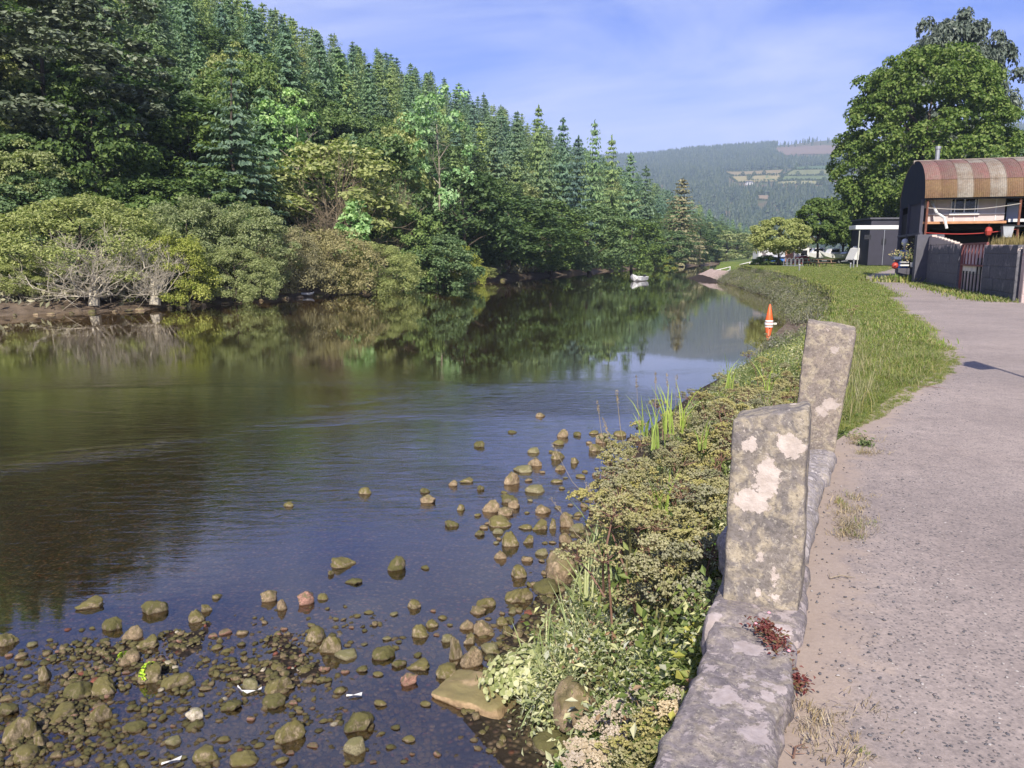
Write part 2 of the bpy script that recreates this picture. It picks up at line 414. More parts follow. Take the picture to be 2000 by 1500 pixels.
ms = t.n('ShaderNodeMixShader', {0: fr, 1: tr.outputs[0], 2: gl.outputs[0]})
t.t.links.new(ms.outputs[0], t.out.inputs['Surface'])
wx = np.linspace(-90, 190, 90); wy = np.linspace(-9, 420, 130)
WX, WY = np.meshgrid(wx, wy); I = np.arange(WX.size).reshape(WX.shape)
wme = np_mesh('river', np.stack([WX, WY, np.full_like(WX, WATER)], -1).reshape(-1, 3), np.stack([I[:-1, :-1], I[:-1, 1:], I[1:, 1:], I[1:, :-1]], -1).reshape(-1, 4), t.m, True)
link('river', wme)['kind'] = 'structure'

# ------------------------------------------------------------------ path
def smooth_poly(pts, n=6):
    pts = [np.array(p, float) for p in pts]; out = []
    for i in range(len(pts) - 1):
        p0 = pts[max(i - 1, 0)]; p1 = pts[i]; p2 = pts[i + 1]; p3 = pts[min(i + 2, len(pts) - 1)]
        for k in range(n):
            s = k / n
            out.append(0.5 * ((2 * p1) + (-p0 + p2) * s + (2 * p0 - 5 * p1 + 4 * p2 - p3) * s * s + (-p0 + 3 * p1 - 3 * p2 + p3) * s ** 3))
    out.append(pts[-1]); return np.array(out)
PL = smooth_poly([(-2.0, -6), (0.55, 1.0), (0.83, 2.2), (1.35, 3.4), (2.0, 4.9), (2.75, 6.4), (4.6, 8.6), (6.6, 11.2), (8.3, 14.8), (9.6, 17.6), (11.3, 22), (14.2, 29), (18.6, 40), (23.0, 51.5), (28.5, 61), (33.5, 69), (38.3, 79)], 5)
PR = smooth_poly([(9.0, -6), (9.4, 1.0), (9.7, 2.2), (10.4, 3.4), (11.2, 4.9), (12.0, 6.4), (13.2, 8.6), (14.4, 11.2), (15.6, 14.8), (16.3, 17.6), (17.0, 22), (19.0, 29), (22.4, 39), (26.0, 50), (31.5, 60), (37.5, 69), (47, 79)], 5)
m_ = 26; Vp = []
PLm = PL.copy(); PLm[:, 0] -= (sstep(6.8, 8, PL[:, 1]) * (.26 + .16 * fbm(PL[:, 1] * 1.7, PL[:, 1] * 0, 0, 2, 6)))
for a, b in zip(PLm, PR):
    for k in range(m_):
        s = k / (m_ - 1); p = a + (b - a) * s
        Vp.append((p[0], p[1], float(gland(p[0], p[1])) + 0.006 + 0.02 * math.sin(math.pi * s)))
I = np.arange(len(PL) * m_).reshape(len(PL), m_)
t = NT('path_mat'); ps = t.pos()
v_ = t.mapv(ps, (1, 1, 1)); n1 = t.noise(ps, 0.9, 5, .6); n2 = t.noise(ps, 55, 3, .7); n3 = t.noise(ps, 7, 5, .6)
edge = t.n('ShaderNodeAttribute', attribute_name='edge').outputs['Fac']
c = t.mix(t.rng(n1, .32, .68), (0.285, 0.236, 0.232, 1), (0.34, 0.284, 0.278, 1))
c = t.mix(1.0, c, t.ramp(n2, [(0.3, (0.72, 0.72, 0.74)), (0.7, (1.22, 1.2, 1.2))]), 'MULTIPLY')
c = t.mix(1.0, c, t.ramp(n3, [(0.3, (0.86, 0.86, 0.87)), (0.7, (1.10, 1.09, 1.08))]), 'MULTIPLY')
sand = t.math('MULTIPLY', t.math('ADD', edge, t.rng(n3, .3, .7, -.25, .25)), 1.0)
sandm = t.rng(sand, 0.35, 0.75, 0, 1, True)
def chips(sc, th, rndcut):
    vo = t.mapv(ps, (1.0, 1.0, 1.0)); d = t.voro(vo, sc, 'Distance'); cc = t.xyz(t.voro(vo, sc, 'Color'))[0]
    dd = t.math('ADD', d, t.rng(n2, .3, .7, -.08, .08))
    return t.math('MULTIPLY', t.rng(dd, th, th - .06), t.rng(cc, rndcut, rndcut - .05))
ch = t.math('MAXIMUM', chips(62, .36, .42), chips(33, .27, .13))
ch = t.math('MULTIPLY', ch, t.math('SUBTRACT', 1.0, t.math('MULTIPLY', sandm, .85)))
c = t.mix(t.math('MULTIPLY', ch, .8), c, (0.105, 0.098, 0.108, 1))
wh = chips(48, .24, .10)
c = t.mix(t.math('MULTIPLY', wh, .6), c, (0.62, 0.58, 0.56, 1))
c = t.mix(t.math('MULTIPLY', sandm, .7), c, t.mix(n3, (0.32, 0.24, 0.212, 1), (0.37, 0.295, 0.262, 1)))
c = t.mix(1.0, c, t.ramp(t.noise(ps, .35, 4, .6, .5), [(.35, (.88, .88, .89)), (.65, (1.08, 1.07, 1.06))]), 'MULTIPLY')
c = t.mix(1.0, c, (.87, .885, .80, 1), 'MULTIPLY')
t.pbr(c, 0.9, t.bump(t.math('ADD', n2, t.math('MULTIPLY', ch, .8)), .35, .006), 0, .2)
pme = np_mesh('path', Vp, np.stack([I[:-1, :-1], I[:-1, 1:], I[1:, 1:], I[1:, :-1]], -1).reshape(-1, 4), t.m, True)
ed = np.zeros((len(PL), m_), np.float32)
wid = np.hypot(*(PR - PL).T)
for k in range(m_):
    ed[:, k] = np.clip(1 - (k / (m_ - 1)) * wid / 0.62, 0, 1)
a = pme.attributes.new('edge', 'FLOAT', 'POINT'); a.data.foreach_set('value', ed.ravel())
link('path', pme)['kind'] = 'structure'

# ------------------------------------------------------------------ scatter with geometry nodes ("stuff")
def scatter(name, protos, pts, rot, scl, idx=None):
    n = len(pts)
    me = bpy.data.meshes.new(name); me.vertices.add(n); me.vertices.foreach_set('co', np.asarray(pts, np.float32).ravel())
    a = me.attributes.new('rot', 'FLOAT_VECTOR', 'POINT'); a.data.foreach_set('vector', np.asarray(rot, np.float32).ravel())
    scl = np.asarray(scl, np.float32)
    if scl.ndim == 1: scl = np.repeat(scl[:, None], 3, 1)
    a = me.attributes.new('scl', 'FLOAT_VECTOR', 'POINT'); a.data.foreach_set('vector', scl.ravel())
    a = me.attributes.new('idx', 'INT', 'POINT'); a.data.foreach_set('value', np.asarray(idx if idx is not None else np.arange(n) % len(protos), np.int32))
    o = link(name, me); o['kind'] = 'stuff'
    co = bpy.data.collections.new(name + '_kinds')
    for k, p in enumerate(protos): co.objects.link(p)
    ng = bpy.data.node_groups.new(name, 'GeometryNodeTree')
    ng.interface.new_socket('Geometry', in_out='INPUT', socket_type='NodeSocketGeometry')
    ng.interface.new_socket('Geometry', in_out='OUTPUT', socket_type='NodeSocketGeometry')
    gi = ng.nodes.new('NodeGroupInput'); go = ng.nodes.new('NodeGroupOutput')
    ci = ng.nodes.new('GeometryNodeCollectionInfo'); ci.inputs['Collection'].default_value = co
    ci.inputs['Separate Children'].default_value = True; ci.inputs['Reset Children'].default_value = True
    ip = ng.nodes.new('GeometryNodeInstanceOnPoints'); ip.inputs['Pick Instance'].default_value = True
    def na(nm, dt):
        x = ng.nodes.new('GeometryNodeInputNamedAttribute'); x.data_type = dt; x.inputs['Name'].default_value = nm
        return [s for s in x.outputs if s.enabled and s.name == 'Attribute'][0]
    L = ng.links.new
    L(gi.outputs[0], ip.inputs['Points']); L(ci.outputs[0], ip.inputs['Instance'])
    L(na('idx', 'INT'), ip.inputs['Instance Index']); L(na('rot', 'FLOAT_VECTOR'), ip.inputs['Rotation']); L(na('scl', 'FLOAT_VECTOR'), ip.inputs['Scale'])
    L(ip.outputs[0], go.inputs[0])
    md = o.modifiers.new('scatter', 'NODES'); md.node_group = ng
    return o
def proto(name, me):
    return bpy.data.objects.new(name, me)      # never linked to the scene: only a shape for scatter()

# ------------------------------------------------------------------ foliage shapes
def leaf_quads(P0, Nn, size, aspect, rng, fold=0.18, up=None):
    """diamond leaves: P0 (n,3) centres, Nn (n,3) facing, size (n,)"""
    n = len(P0); size = np.broadcast_to(size, (n,))[:, None]
    Nn = Nn / (np.linalg.norm(Nn, axis=1, keepdims=True) + 1e-9)
    if up is None: up = rng.normal(size=(n, 3))
    u = up - Nn * (up * Nn).sum(1, keepdims=True); u /= (np.linalg.norm(u, axis=1, keepdims=True) + 1e-9)
    w = np.cross(Nn, u)
    V = np.stack([P0 - u * size * .5, P0 + w * size * .5 * aspect + Nn * size * fold, P0 + u * size * .5, P0 - w * size * .5 * aspect + Nn * size * fold], 1)
    return V.reshape(-1, 3), np.arange(n * 4).reshape(n, 4)
def unit(rng, n):
    d = rng.normal(size=(n, 3)); return d / np.linalg.norm(d, axis=1, keepdims=True)

def crown_mesh(name, mat, seed, H, W, base=0.12, nclump=70, clump=0.17, per=110, leaf=0.35, aspect=0.75, shape='dome', hollow=0.55, ragged=0.12, droop=0.0, cover=0):
    rng = np.random.default_rng(seed)
    d = unit(rng, nclump); rr = hollow + (1 - hollow) * rng.random(nclump) ** 0.6
    zz = (d[:, 2] * rr + 1) / 2                    # 0..1
    zc = base + (1 - base) * zz
    prof = {'dome': lambda q: np.clip(1 - (np.maximum(q - .30, 0) / .72) ** 2.2, 0, 1) ** .5 * np.clip(.75 + q, 0, 1),
            'egg': lambda q: np.clip(1 - np.abs((q - .42) / np.where(q > .42, .60, .46)) ** 2.7, 0, 1) ** .5,
            'oval': lambda q: np.clip(1 - ((q - .5) / .52) ** 2, 0, 1) ** .5,
            'bush': lambda q: np.clip(1 - (q / 1.02) ** 2.6, 0, 1) ** .5,
            'spire': lambda q: np.clip(1.02 - q, 0, 1) ** .65}[shape]
    hx = d[:, :2] / (np.linalg.norm(d[:, :2], axis=1, keepdims=True) + 1e-9)
    ph = np.sqrt(np.clip(1 - d[:, 2] ** 2, 0, 1)) * rr
    ph = np.clip(ph / np.maximum(.35, np.sqrt(np.clip(1 - (2 * zz - 1) ** 2, 0.01, 1))), 0, 1)
    Rw = W / 2 * prof(zz) * ph * (1 + ragged * rng.normal(size=nclump))
    cen = np.stack([hx[:, 0] * Rw, hx[:, 1] * Rw, zc * H], 1)
    cr_ = clump * W * (0.7 + 0.6 * rng.random(nclump))
    ci = np.repeat(np.arange(nclump), per)
    dd = unit(rng, len(ci)); outw = cen - np.array([0, 0, H * (base + .25 * (1 - base))]); outw /= np.linalg.norm(outw, axis=1, keepdims=True) + 1e-9
    dd = dd + 0.55 * outw[ci] + np.array([0, 0, .35]); dd /= np.linalg.norm(dd, axis=1, keepdims=True)
    rad = cr_[ci] * (0.45 + 0.6 * rng.random(len(ci)))
    P0 = cen[ci] + dd * rad[:, None] * np.array([1, 1, .72])
    P0[:, 2] -= droop * rng.random(len(ci)) * cr_[ci]
    P0[:, 2] = np.maximum(P0[:, 2], 0.02 * H)
    Nn = dd * .7 + rng.normal(size=dd.shape) * .45 + np.array([0, 0, .35])
    V, F = leaf_quads(P0, Nn, leaf * (0.6 + 0.8 * rng.random(len(ci))), aspect, rng)
    return np_mesh(name, V, F, mat)
def trunk_mesh(name, mat, seed, H, r0, W, nl=7, top=.8, lean=0.0, tips=0):
    rng = random.Random(seed); b = MB()
    pts = [(0, 0, -0.4)]; x = y = 0
    for k in range(1, 6):
        x += rng.uniform(-.03, .03) * H * .5; y += rng.uniform(-.03, .03) * H * .5
        pts.append((x + lean * k, y, H * top * k / 5))
    b.tube(pts, [r0 * (1.15 - .95 * k / 5) for k in range(6)], 7)
    for k in range(nl):
        f = rng.uniform(.2, .85); i = min(4, int(f * 5)); q = Vector(pts[i]).lerp(Vector(pts[i + 1]), f * 5 - i)
        an = rng.uniform(0, 6.28); L = W * .42 * rng.uniform(.6, 1.0)
        e = q + Vector((math.cos(an) * L, math.sin(an) * L, L * rng.uniform(.3, .9)))
        mid = q.lerp(e, .5) + Vector((0, 0, L * .08))
        b.tube([q, mid, e], [r0 * .42, r0 * .26, r0 * .06], 5, False)
        for j in range(tips):
            e2 = mid + Vector((rng.uniform(-1, 1), rng.uniform(-1, 1), rng.uniform(0.1, 1))) * L * .6
            b.tube([mid, e2], [r0 * .16, r0 * .03], 4, False)
    return b.mesh(name, mat, True)
def conifer_mesh(name, mat, seed, H, W, lv=24, br=8, droop=.25, dens=.55, spray=1.25, base=.06, pw=.8, gap=0.0):
    rng = np.random.default_rng(seed); Ps = []; Us = []; Ns = []; Ss = []
    for k in range(lv):
        q = base + (1 - base) * (k + rng.random() * .8) / lv
        Rl = W / 2 * (1 - q) ** pw + .18
        nb = max(5, int(br * (1 - .3 * q)))
        a0 = rng.random() * 6.28; lk = 1 + max(gap, .16) * rng.normal()
        for j in range(nb):
            a = a0 + 6.283 * j / nb + rng.normal() * .25; L = Rl * (.70 + .5 * rng.random()) * max(.6, lk)
            dx, dy = math.cos(a), math.sin(a); dpf = droop * (1.2 - q)
            ns = max(2, int(L / dens))
            for s in range(ns + 1):
                f = (s + .35) / (ns + .35); z = q * H - dpf * L * f + .22 * L * f * f
                for sd in (-1, 1):
                    al = a + sd * (.85 - .4 * f) + rng.normal() * .25
                    if s == ns: al = a + sd * .3
                    u = np.array([math.cos(al), math.sin(al), -.15 - .45 * rng.random()])
                    sz = spray * (1 - .3 * f) * (.62 + .38 * (1 - q)) * (.75 + .5 * rng.random())
                    Ps.append(np.array([dx * L * f, dy * L * f, z]) + u * sz * .35); Us.append(u); Ss.append(sz)
                    Ns.append(np.array([dx * .7, dy * .7, 0.8]) + rng.normal(size=3) * .35)
    for k in range(14):
        u = np.array([rng.normal() * .5, rng.normal() * .5, 1.0]); Ps.append(np.array([0, 0, H * (.93 + .006 * k)])); Us.append(u); Ss.append(spray * .62); Ns.append(rng.normal(size=3))
    V, F = leaf_quads(np.array(Ps), np.array(Ns), np.array(Ss), .46, rng, .12, np.array(Us))
    return np_mesh(name, V, F, mat)
def twig_mesh(name, mat, seed, H, W, n=40, depth=3, r0=.05, up=.6):
    """bare branching twigs from the base"""
    rng = random.Random(seed); b = MB()
    def grow(p, d, L, r, k):
        pts = [p]; q = p; dd = d.copy()
        for i in range(3):
            dd = (dd + Vector((rng.gauss(0, .16), rng.gauss(0, .16), rng.gauss(.03, .12)))).normalized(); q = q + dd * L / 3; pts.append(q)
        b.tube(pts, [r, r * .8, r * .6, r * .35], 4, False)
        if k > 0:
            for j in range(rng.choice((2, 3, 3, 4))):
                f = rng.choice((1, 2, 2, 3)); e = (dd + Vector((rng.gauss(0, .55), rng.gauss(0, .55), rng.gauss(.1, .4)))).normalized()
                grow(pts[f], e, L * rng.uniform(.5, .75), r * .55, k - 1)
    for i in range(n):
        a = rng.uniform(0, 6.28); e = rng.uniform(.05, .95) ** 1.0
        d = Vector((math.cos(a) * (1 - e * up), math.sin(a) * (1 - e * up), e)).normalized()
        d = Vector((d.x * W / 2, d.y * W / 2, d.z * H)); L = d.length * .55
        grow(Vector((rng.uniform(-.1, .1) * W, rng.uniform(-.1, .1) * W, 0)), d.normalized(), L, r0 * rng.uniform(.6, 1.1), depth)
    return b.mesh(name, mat, False)

BARK = plain('bark', (0.085, 0.065, 0.048), .9, .35, 6, bump=.5)
BARK_PALE = plain('bark_pale', (0.30, 0.26, 0.20), .9, .3, 6, bump=.4)
L_CON = leafmat('conifer_needles', [(0.038, 0.060, 0.030), (0.066, 0.095, 0.046), (0.098, 0.130, 0.066)], .26, .38, gain=2.3)
L_CONB = leafmat('blue_conifer_needles', [(0.036, 0.064, 0.034), (0.062, 0.098, 0.052), (0.094, 0.138, 0.074)], .24, .25, gain=2.3)
L_LARCH = leafmat('light_conifer_needles', [(0.062, 0.088, 0.034), (0.092, 0.124, 0.050), (0.132, 0.158, 0.072)], .28, .34, gain=2.1)
L_OAK = leafmat('dark_leaves', [(0.022, 0.040, 0.012), (0.042, 0.068, 0.018), (0.070, 0.098, 0.026)], .25, .22)
L_OLIVE = leafmat('olive_leaves', [(0.078, 0.092, 0.034), (0.124, 0.138, 0.052), (0.178, 0.185, 0.085)], .3, .15, gain=2.2)
L_YEL = leafmat('yellow_green_leaves', [(0.105, 0.125, 0.018), (0.165, 0.175, 0.032), (0.225, 0.220, 0.055)], .3, .1)
L_GREEN = leafmat('green_leaves', [(0.040, 0.068, 0.024), (0.066, 0.098, 0.034), (0.100, 0.132, 0.052)], .28, .25)
L_BRIGHT = leafmat('bright_leaves', [(0.085, 0.155, 0.055), (0.145, 0.22, 0.085), (0.22, 0.29, 0.14)], .3, .1)
L_GREY = leafmat('grey_green_leaves', [(0.030, 0.040, 0.024), (0.055, 0.068, 0.042), (0.105, 0.118, 0.085)], .08, .12)
L_BROWN = leafmat('brown_leaves', [(0.085, 0.078, 0.038), (0.125, 0.115, 0.056), (0.175, 0.158, 0.088)], .2, .15)
L_SYC = leafmat('sycamore_leaves', [(0.040, 0.070, 0.012), (0.080, 0.120, 0.020), (0.135, 0.165, 0.045)], .3, .1, gain=1.62)
TWIG = plain('pale_twigs', (0.50, 0.445, 0.34), .85, .3, 4)
TWIG_B = plain('tan_twigs', (0.30, 0.235, 0.155), .85, .3, 4)

KINDS = {}
def kind(key, H, W, crown, trunk):
    KINDS[key] = (H, W, crown, trunk)
for i in range(3):
    kind('spruce%d' % i, 18, 8, conifer_mesh('spruce_crown', L_CON, 10 + i, 18, 8, 25 + i, 9, .36 + .06 * i), trunk_mesh('spruce_trunk', BARK, i, 18, .16, 1, 0, .9))
    kind('fir%d' % i, 18, 7.5, conifer_mesh('fir_crown', L_CONB, 20 + i, 18, 7.5, 27, 9, .16 + .06 * i, pw=.7), trunk_mesh('fir_trunk', BARK, i + 5, 18, .16, 1, 0, .9))
for i in range(2):
    kind('larch%d' % i, 17, 7.5, conifer_mesh('larch_crown', L_LARCH, 30 + i, 17, 7.5, 25, 8, .08, spray=1.15, pw=.65), trunk_mesh('larch_trunk', BARK, i + 8, 17, .15, 1, 0, .9))
kind('brownspruce', 18, 8, conifer_mesh('spruce_crown', L_BROWN, 40, 18, 8, 27, 9, .45), trunk_mesh('spruce_trunk', BARK, 3, 18, .16, 1, 0, .9))
kind('hero', 18, 8, conifer_mesh('spruce_crown', L_CON, 41, 18, 8, 30, 10, .55, .36, .85, .03, .75, .18), trunk_mesh('spruce_trunk', BARK, 4, 18, .2, 1, 0, .9))
def broad(key, mat, H, W, seed, bark=BARK, **kw):
    nl = kw.pop('nl', 8); r0 = kw.pop('r0', .26); tips = kw.pop('tips', 0)
    kind(key, H, W, crown_mesh('crown_' + key, mat, seed, H, W, **kw), trunk_mesh('trunk_' + key, bark, seed, H, r0, W, nl, .8, 0, tips))
broad('oak0', L_OAK, 13, 10, 50, nclump=95, per=85, clump=.13, leaf=.42)
broad('oak1', L_OAK, 14, 9, 51, nclump=95, per=85, clump=.13, leaf=.42, shape='oval', base=.06)
broad('green0', L_GREEN, 12, 9, 52, nclump=90, per=85, clump=.13, leaf=.40)
broad('green1', L_GREEN, 13, 8, 53, nclump=90, per=85, clump=.14, leaf=.40, shape='oval', base=.05)
broad('ash', L_BRIGHT, 15, 7, 54, BARK_PALE, nclump=46, per=46, clump=.13, leaf=.36, shape='oval', ragged=.3, r0=.16, nl=12, tips=3, base=.2)
broad('brown0', L_OLIVE, 12, 9, 55, nclump=90, per=80, clump=.12, leaf=.36, ragged=.2)
broad('grey', L_GREY, 24, 13, 56, nclump=260, per=110, clump=.085, leaf=.40, shape='oval', base=.04, ragged=.22)
broad('bush_olive', L_OLIVE, 6, 8, 57, nclump=170, per=150, clump=.09, leaf=.19, aspect=.45, shape='bush', base=.05, hollow=.75, r0=.12)
broad('bush_olive2', L_OLIVE, 6, 7, 58, nclump=160, per=150, clump=.10, leaf=.19, aspect=.45, shape='dome', base=.02, hollow=.7, r0=.12)
broad('bush_green', L_GREEN, 5, 6, 59, nclump=120, per=140, clump=.11, leaf=.19, shape='bush', base=.02, hollow=.65, r0=.1)
broad('bush_yellow', L_YEL, 4.5, 6, 60, nclump=120, per=140, clump=.11, leaf=.17, aspect=.55, shape='bush', base=.02, hollow=.65, r0=.1)
broad('bush_brown', L_BROWN, 4.5, 6, 61, nclump=130, per=130, clump=.11, leaf=.18, aspect=.35, shape='bush', base=.02, hollow=.6, r0=.1, ragged=.2)
broad('bright', L_BRIGHT, 6, 3.2, 62, nclump=50, per=42, clump=.2, leaf=.32, aspect=.9, shape='spire', base=.05, r0=.09)
kind('twiggy', 9, 9, twig_mesh('twig_crown', TWIG_B, 63, 9, 8, 46, 3, .07), trunk_mesh('twig_trunk', BARK_PALE, 63, 6, .15, 4, 4))
def place(key, px, Y, top, w, name, label, cat='tree', group=None, rz=None, z0=None, rng=random.Random(3)):
    H, W, cme, tme = KINDS[key]
    q = PY(px, top, Y); x = q[0]; zb = zf(x, Y) if z0 is None else z0
    h = max(1.0, q[2] - zb); wd = w * mpp(Y)
    o = empty(name, (x, Y, zb), rng.uniform(0, 6.28) if rz is None else rz, label, cat, group)
    o.scale = (wd / W, wd / W, h / H)
    link('trunk', tme, o); link('crown', cme, o)
    return o
# ------------------------------------------------------------------ trees on the left bank, placed one by one
HAND = [
 # kind, px, Y, top py, width px, name, label
 ('grey', 62, 60, -70, 360, 'tall_tree', 'tallest grey-green leafy tree at the left edge of the photo, reaching out of the top'),
 ('oak1', 285, 74, 150, 250, 'dark_tree', 'dark shaded broadleaf tree just right of the tall grey-green tree'),
 ('oak0', 215, 66, 265, 190, 'dark_tree', 'dark leafy tree in the shade under the tall grey-green tree'),
 ('green0', 20, 55, 300, 170, 'green_tree', 'bright green leafy tree at the left edge below the tall grey-green tree'),
 ('oak0', 300, 60, 345, 170, 'small_tree', 'dark green low tree between the tall tree and the drooping spruce, above the olive bushes'),
 ('hero', 450, 66, 95, 205, 'spruce_tree', 'large drooping spruce with layered boughs standing alone left of centre'),
 ('ash', 570, 76, 175, 130, 'pale_tree', 'slim pale-leaved tree with light stems right of the large drooping spruce'),
 ('brown0', 660, 74, 275, 270, 'willow_tree', 'wide brownish olive willow with bare twigs in the middle of the left bank'),
 ('green1', 745, 84, 260, 150, 'green_tree', 'dark green tree behind the brownish willow, on its right'),
 ('ash', 850, 88, 165, 130, 'ash_tree', 'tall open ash tree with pale forked stems above the bright green bushes'),
 ('oak0', 905, 92, 330, 190, 'oak_tree', 'dark olive round-topped tree behind the bright green bank bushes'),
 ('brown0', 780, 90, 230, 130, 'brown_tree', 'olive brown tree in the wood behind the tall open ash'),
 ('green0', 480, 90, 110, 120, 'green_tree', 'yellow-tinged green tree behind the top of the large drooping spruce'),
 ('green0', 400, 84, 190, 130, 'green_tree', 'light green leafy tree on the left of the large drooping spruce, lit by the sun'),
 ('spruce1', 712, 120, 215, 110, 'spruce_tree', 'dark green spruce in mid slope above the brownish willow'),
 ('spruce2', 770, 120, 240, 110, 'spruce_tree', 'second dark green spruce in mid slope, right of the first above the brownish willow'),
 ('fir0', 690, 82, 262, 60, 'fir_tree', 'small blue-grey fir tip showing above the brownish willow'),
 ('bright', 690, 68, 392, 78, 'maple_sapling', 'young bright pale-green maple standing in front of the brownish willow'),
 ('oak0', 992, 104, 385, 235, 'oak_tree', 'broad dark olive tree leaning over the water beyond the pale bushes'),
 ('oak1', 1075, 116, 395, 130, 'oak_tree', 'dark green tree over the water just right of the broad dark olive one'),
 ('green0', 1155, 128, 400, 150, 'sycamore_tree', 'fresh green round tree overhanging the river in mid distance'),
 ('oak0', 1235, 150, 425, 120, 'oak_tree', 'dark tree over the water left of the moored white boat'),
 ('green1', 1300, 184, 450, 100, 'green_tree', 'rounded green tree at the bend of the river, below the brown spruce'),
 ('brownspruce', 1333, 205, 350, 112, 'brown_spruce', 'brownish spruce standing at the river bend, browner than its neighbours'),
 ('oak1', 1370, 225, 440, 70, 'dark_tree', 'narrow dark tree at the far bend, right of the brownish spruce'),
 ('brown0', 1425, 262, 452, 110, 'willow_tree', 'grey-olive willow across the river behind the slipway railing'),
 ('green0', 1480, 290, 460, 70, 'willow_tree', 'green willow across the river behind the olive picnic tree'),
 ('spruce0', 1052, 165, 208, 74, 'spruce_tree', 'tall spruce whose tip stands out on the skyline, left of two spiky firs'),
 ('spruce1', 1010, 158, 235, 92, 'spruce_tree', 'broad spruce below the skyline, next left of the tall skyline spruce'),
 ('fir1', 1100, 176, 232, 76, 'fir_tree', 'dark fir on the skyline right of the tall spruce tip'),
 ('fir2', 1162, 180, 238, 62, 'fir_tree', 'spiky thin-topped fir standing clear above the skyline'),
 ('spruce2', 1195, 190, 268, 78, 'spruce_tree', 'spruce on the skyline just right of the spiky thin-topped fir'),
 ('spruce0', 1130, 168, 268, 84, 'spruce_tree', 'spruce standing before the spiky thin-topped fir'),
 ('fir0', 1232, 200, 300, 70, 'fir_tree', 'last fir on the slope before the far hills open up'),
 ('spruce1', 1262, 205, 325, 78, 'spruce_tree', 'spruce low on the slope left of the brownish spruce'),
 ('spruce0', 965, 150, 232, 90, 'spruce_tree', 'dark spruce on the slope above the broad dark olive tree'),
 ('spruce2', 1070, 145, 290, 95, 'spruce_tree', 'dark spruce on the slope above the fresh green round tree'),
 ('bush_olive', 150, 47.5, 392, 320, 'willow_bush', 'wide olive dome-shaped bush behind the bare dead branches'),
 ('bush_olive2', 362, 53, 395, 190, 'willow_bush', 'olive dome bush behind the yellow-green bush'),
 ('bush_olive2', 470, 55, 408, 190, 'willow_bush', 'olive dome bush right of centre of the left bank, below the drooping spruce'),
 ('bush_yellow', 335, 47.5, 468, 150, 'yellow_bush', 'bright yellow-green bush right of the bare dead branches'),
 ('bush_olive', 455, 51, 488, 160, 'bank_bush', 'dark olive round bush hanging over the mud below the dome bushes'),
 ('bush_olive', 38, 44, 505, 130, 'bank_bush', 'olive bush at the left edge above the mud bank'),
 ('bush_brown', 560, 58, 450, 130, 'brown_bush', 'rusty olive bush between the dark round bush and the young maple'),
 ('bush_brown', 640, 62, 455, 170, 'brown_bush', 'wide rusty olive bush below the brownish willow'),
 ('bush_olive', 735, 66, 480, 160, 'bank_bush', 'low olive bush below the young bright maple'),
 ('bush_green', 790, 76, 412, 140, 'green_bush', 'bright green rounded bush right of the young maple'),
 ('bush_green', 850, 76, 462, 160, 'green_bush', 'light green bush next to the pale shoreline bush'),
 ('bush_yellow', 885, 82, 480, 110, 'pale_bush', 'pale yellowish bush at the end of the low bushes before the dark overhang'),
 ('bush_olive', 930, 92, 520, 80, 'bank_bush', 'small grey-olive bush at the point where the dark overhang starts'),
 ('bush_green', 1265, 175, 490, 70, 'green_bush', 'small green bush on the far bank behind the moored white boat'),
 ('bush_yellow', 1290, 182, 500, 60, 'pale_bush', 'small pale bush on the far bank right of the moored white boat'),
]
for k, px, Y, top, w, nm, lab in HAND:
    place(k, px, Y, top, w, nm, lab, 'bush' if 'bush' in nm else 'tree')
# twiggy tan stems within the brownish willow
for px, Y, top, w, lab in ((655, 71, 285, 210, 'tan bare-twigged shrub growing through the brownish willow'), (775, 76, 345, 110, 'tan bare-twigged shrub right of the brownish willow')):
    o = empty('bare_shrub', (PY(px, top, Y)[0], Y, zf(PY(px, top, Y)[0], Y)), 0.4, lab, 'shrub')
    s = (PY(px, top, Y)[2] - o.location.z) / 9; o.scale = (w * mpp(Y) / 8, w * mpp(Y) / 8, s)
    link('stem', KINDS['twiggy'][3], o); link('twigs', KINDS['twiggy'][2], o)
# bare dead branches before the olive dome
dead = twig_mesh('dead_branches', TWIG, 71, 4.2, 7.5, 36, 3, .05, .55)
for px, Y, w, hpx, lab in ((180, 44.2, 320, 118, 'bleached bare dead branches spreading over the left mud bank'), (300, 45.3, 160, 88, 'smaller bleached dead branches arching beside the yellow-green bush')):
    zb = -0.75; x = PY(px, 560, Y)[0]
    o = empty('dead_shrub', (x, Y, zb), 1.1, lab, 'shrub')
    link('branches', dead, o, scale=(w * mpp(Y) / 7.5, w * mpp(Y) / 7.5, hpx * mpp(Y) / 3.6))
    b = MB(); b.tube([(0, 0, -.6), (.15, .05, .2), (.1, .1, .9)], [.32, .26, .2], 8); b.build('stump', TWIG, o)

# ------------------------------------------------------------------ the wood that covers the hillside
rng = np.random.default_rng(5)
G = []
sp = 5.0
xs = np.arange(-190, 430, sp); ys = np.arange(36, 940, sp)
gx, gy = np.meshgrid(xs, ys); gx = gx.ravel() + rng.uniform(-3, 3, gx.size); gy = gy.ravel() + rng.uniform(-3, 3, gx.size)
d_, _ = sdist(gx, gy, LSH); d_ = -d_
pxs = 1000 + FPX * gx / gy * .99
keep = (d_ > 7) & (d_ < 165) & (pxs > -130) & (pxs < 1720) & ((gy < 420) | (rng.random(gx.size) < .55)) & (rng.random(gx.size) < .93)
gx, gy, d_ = gx[keep], gy[keep], d_[keep]
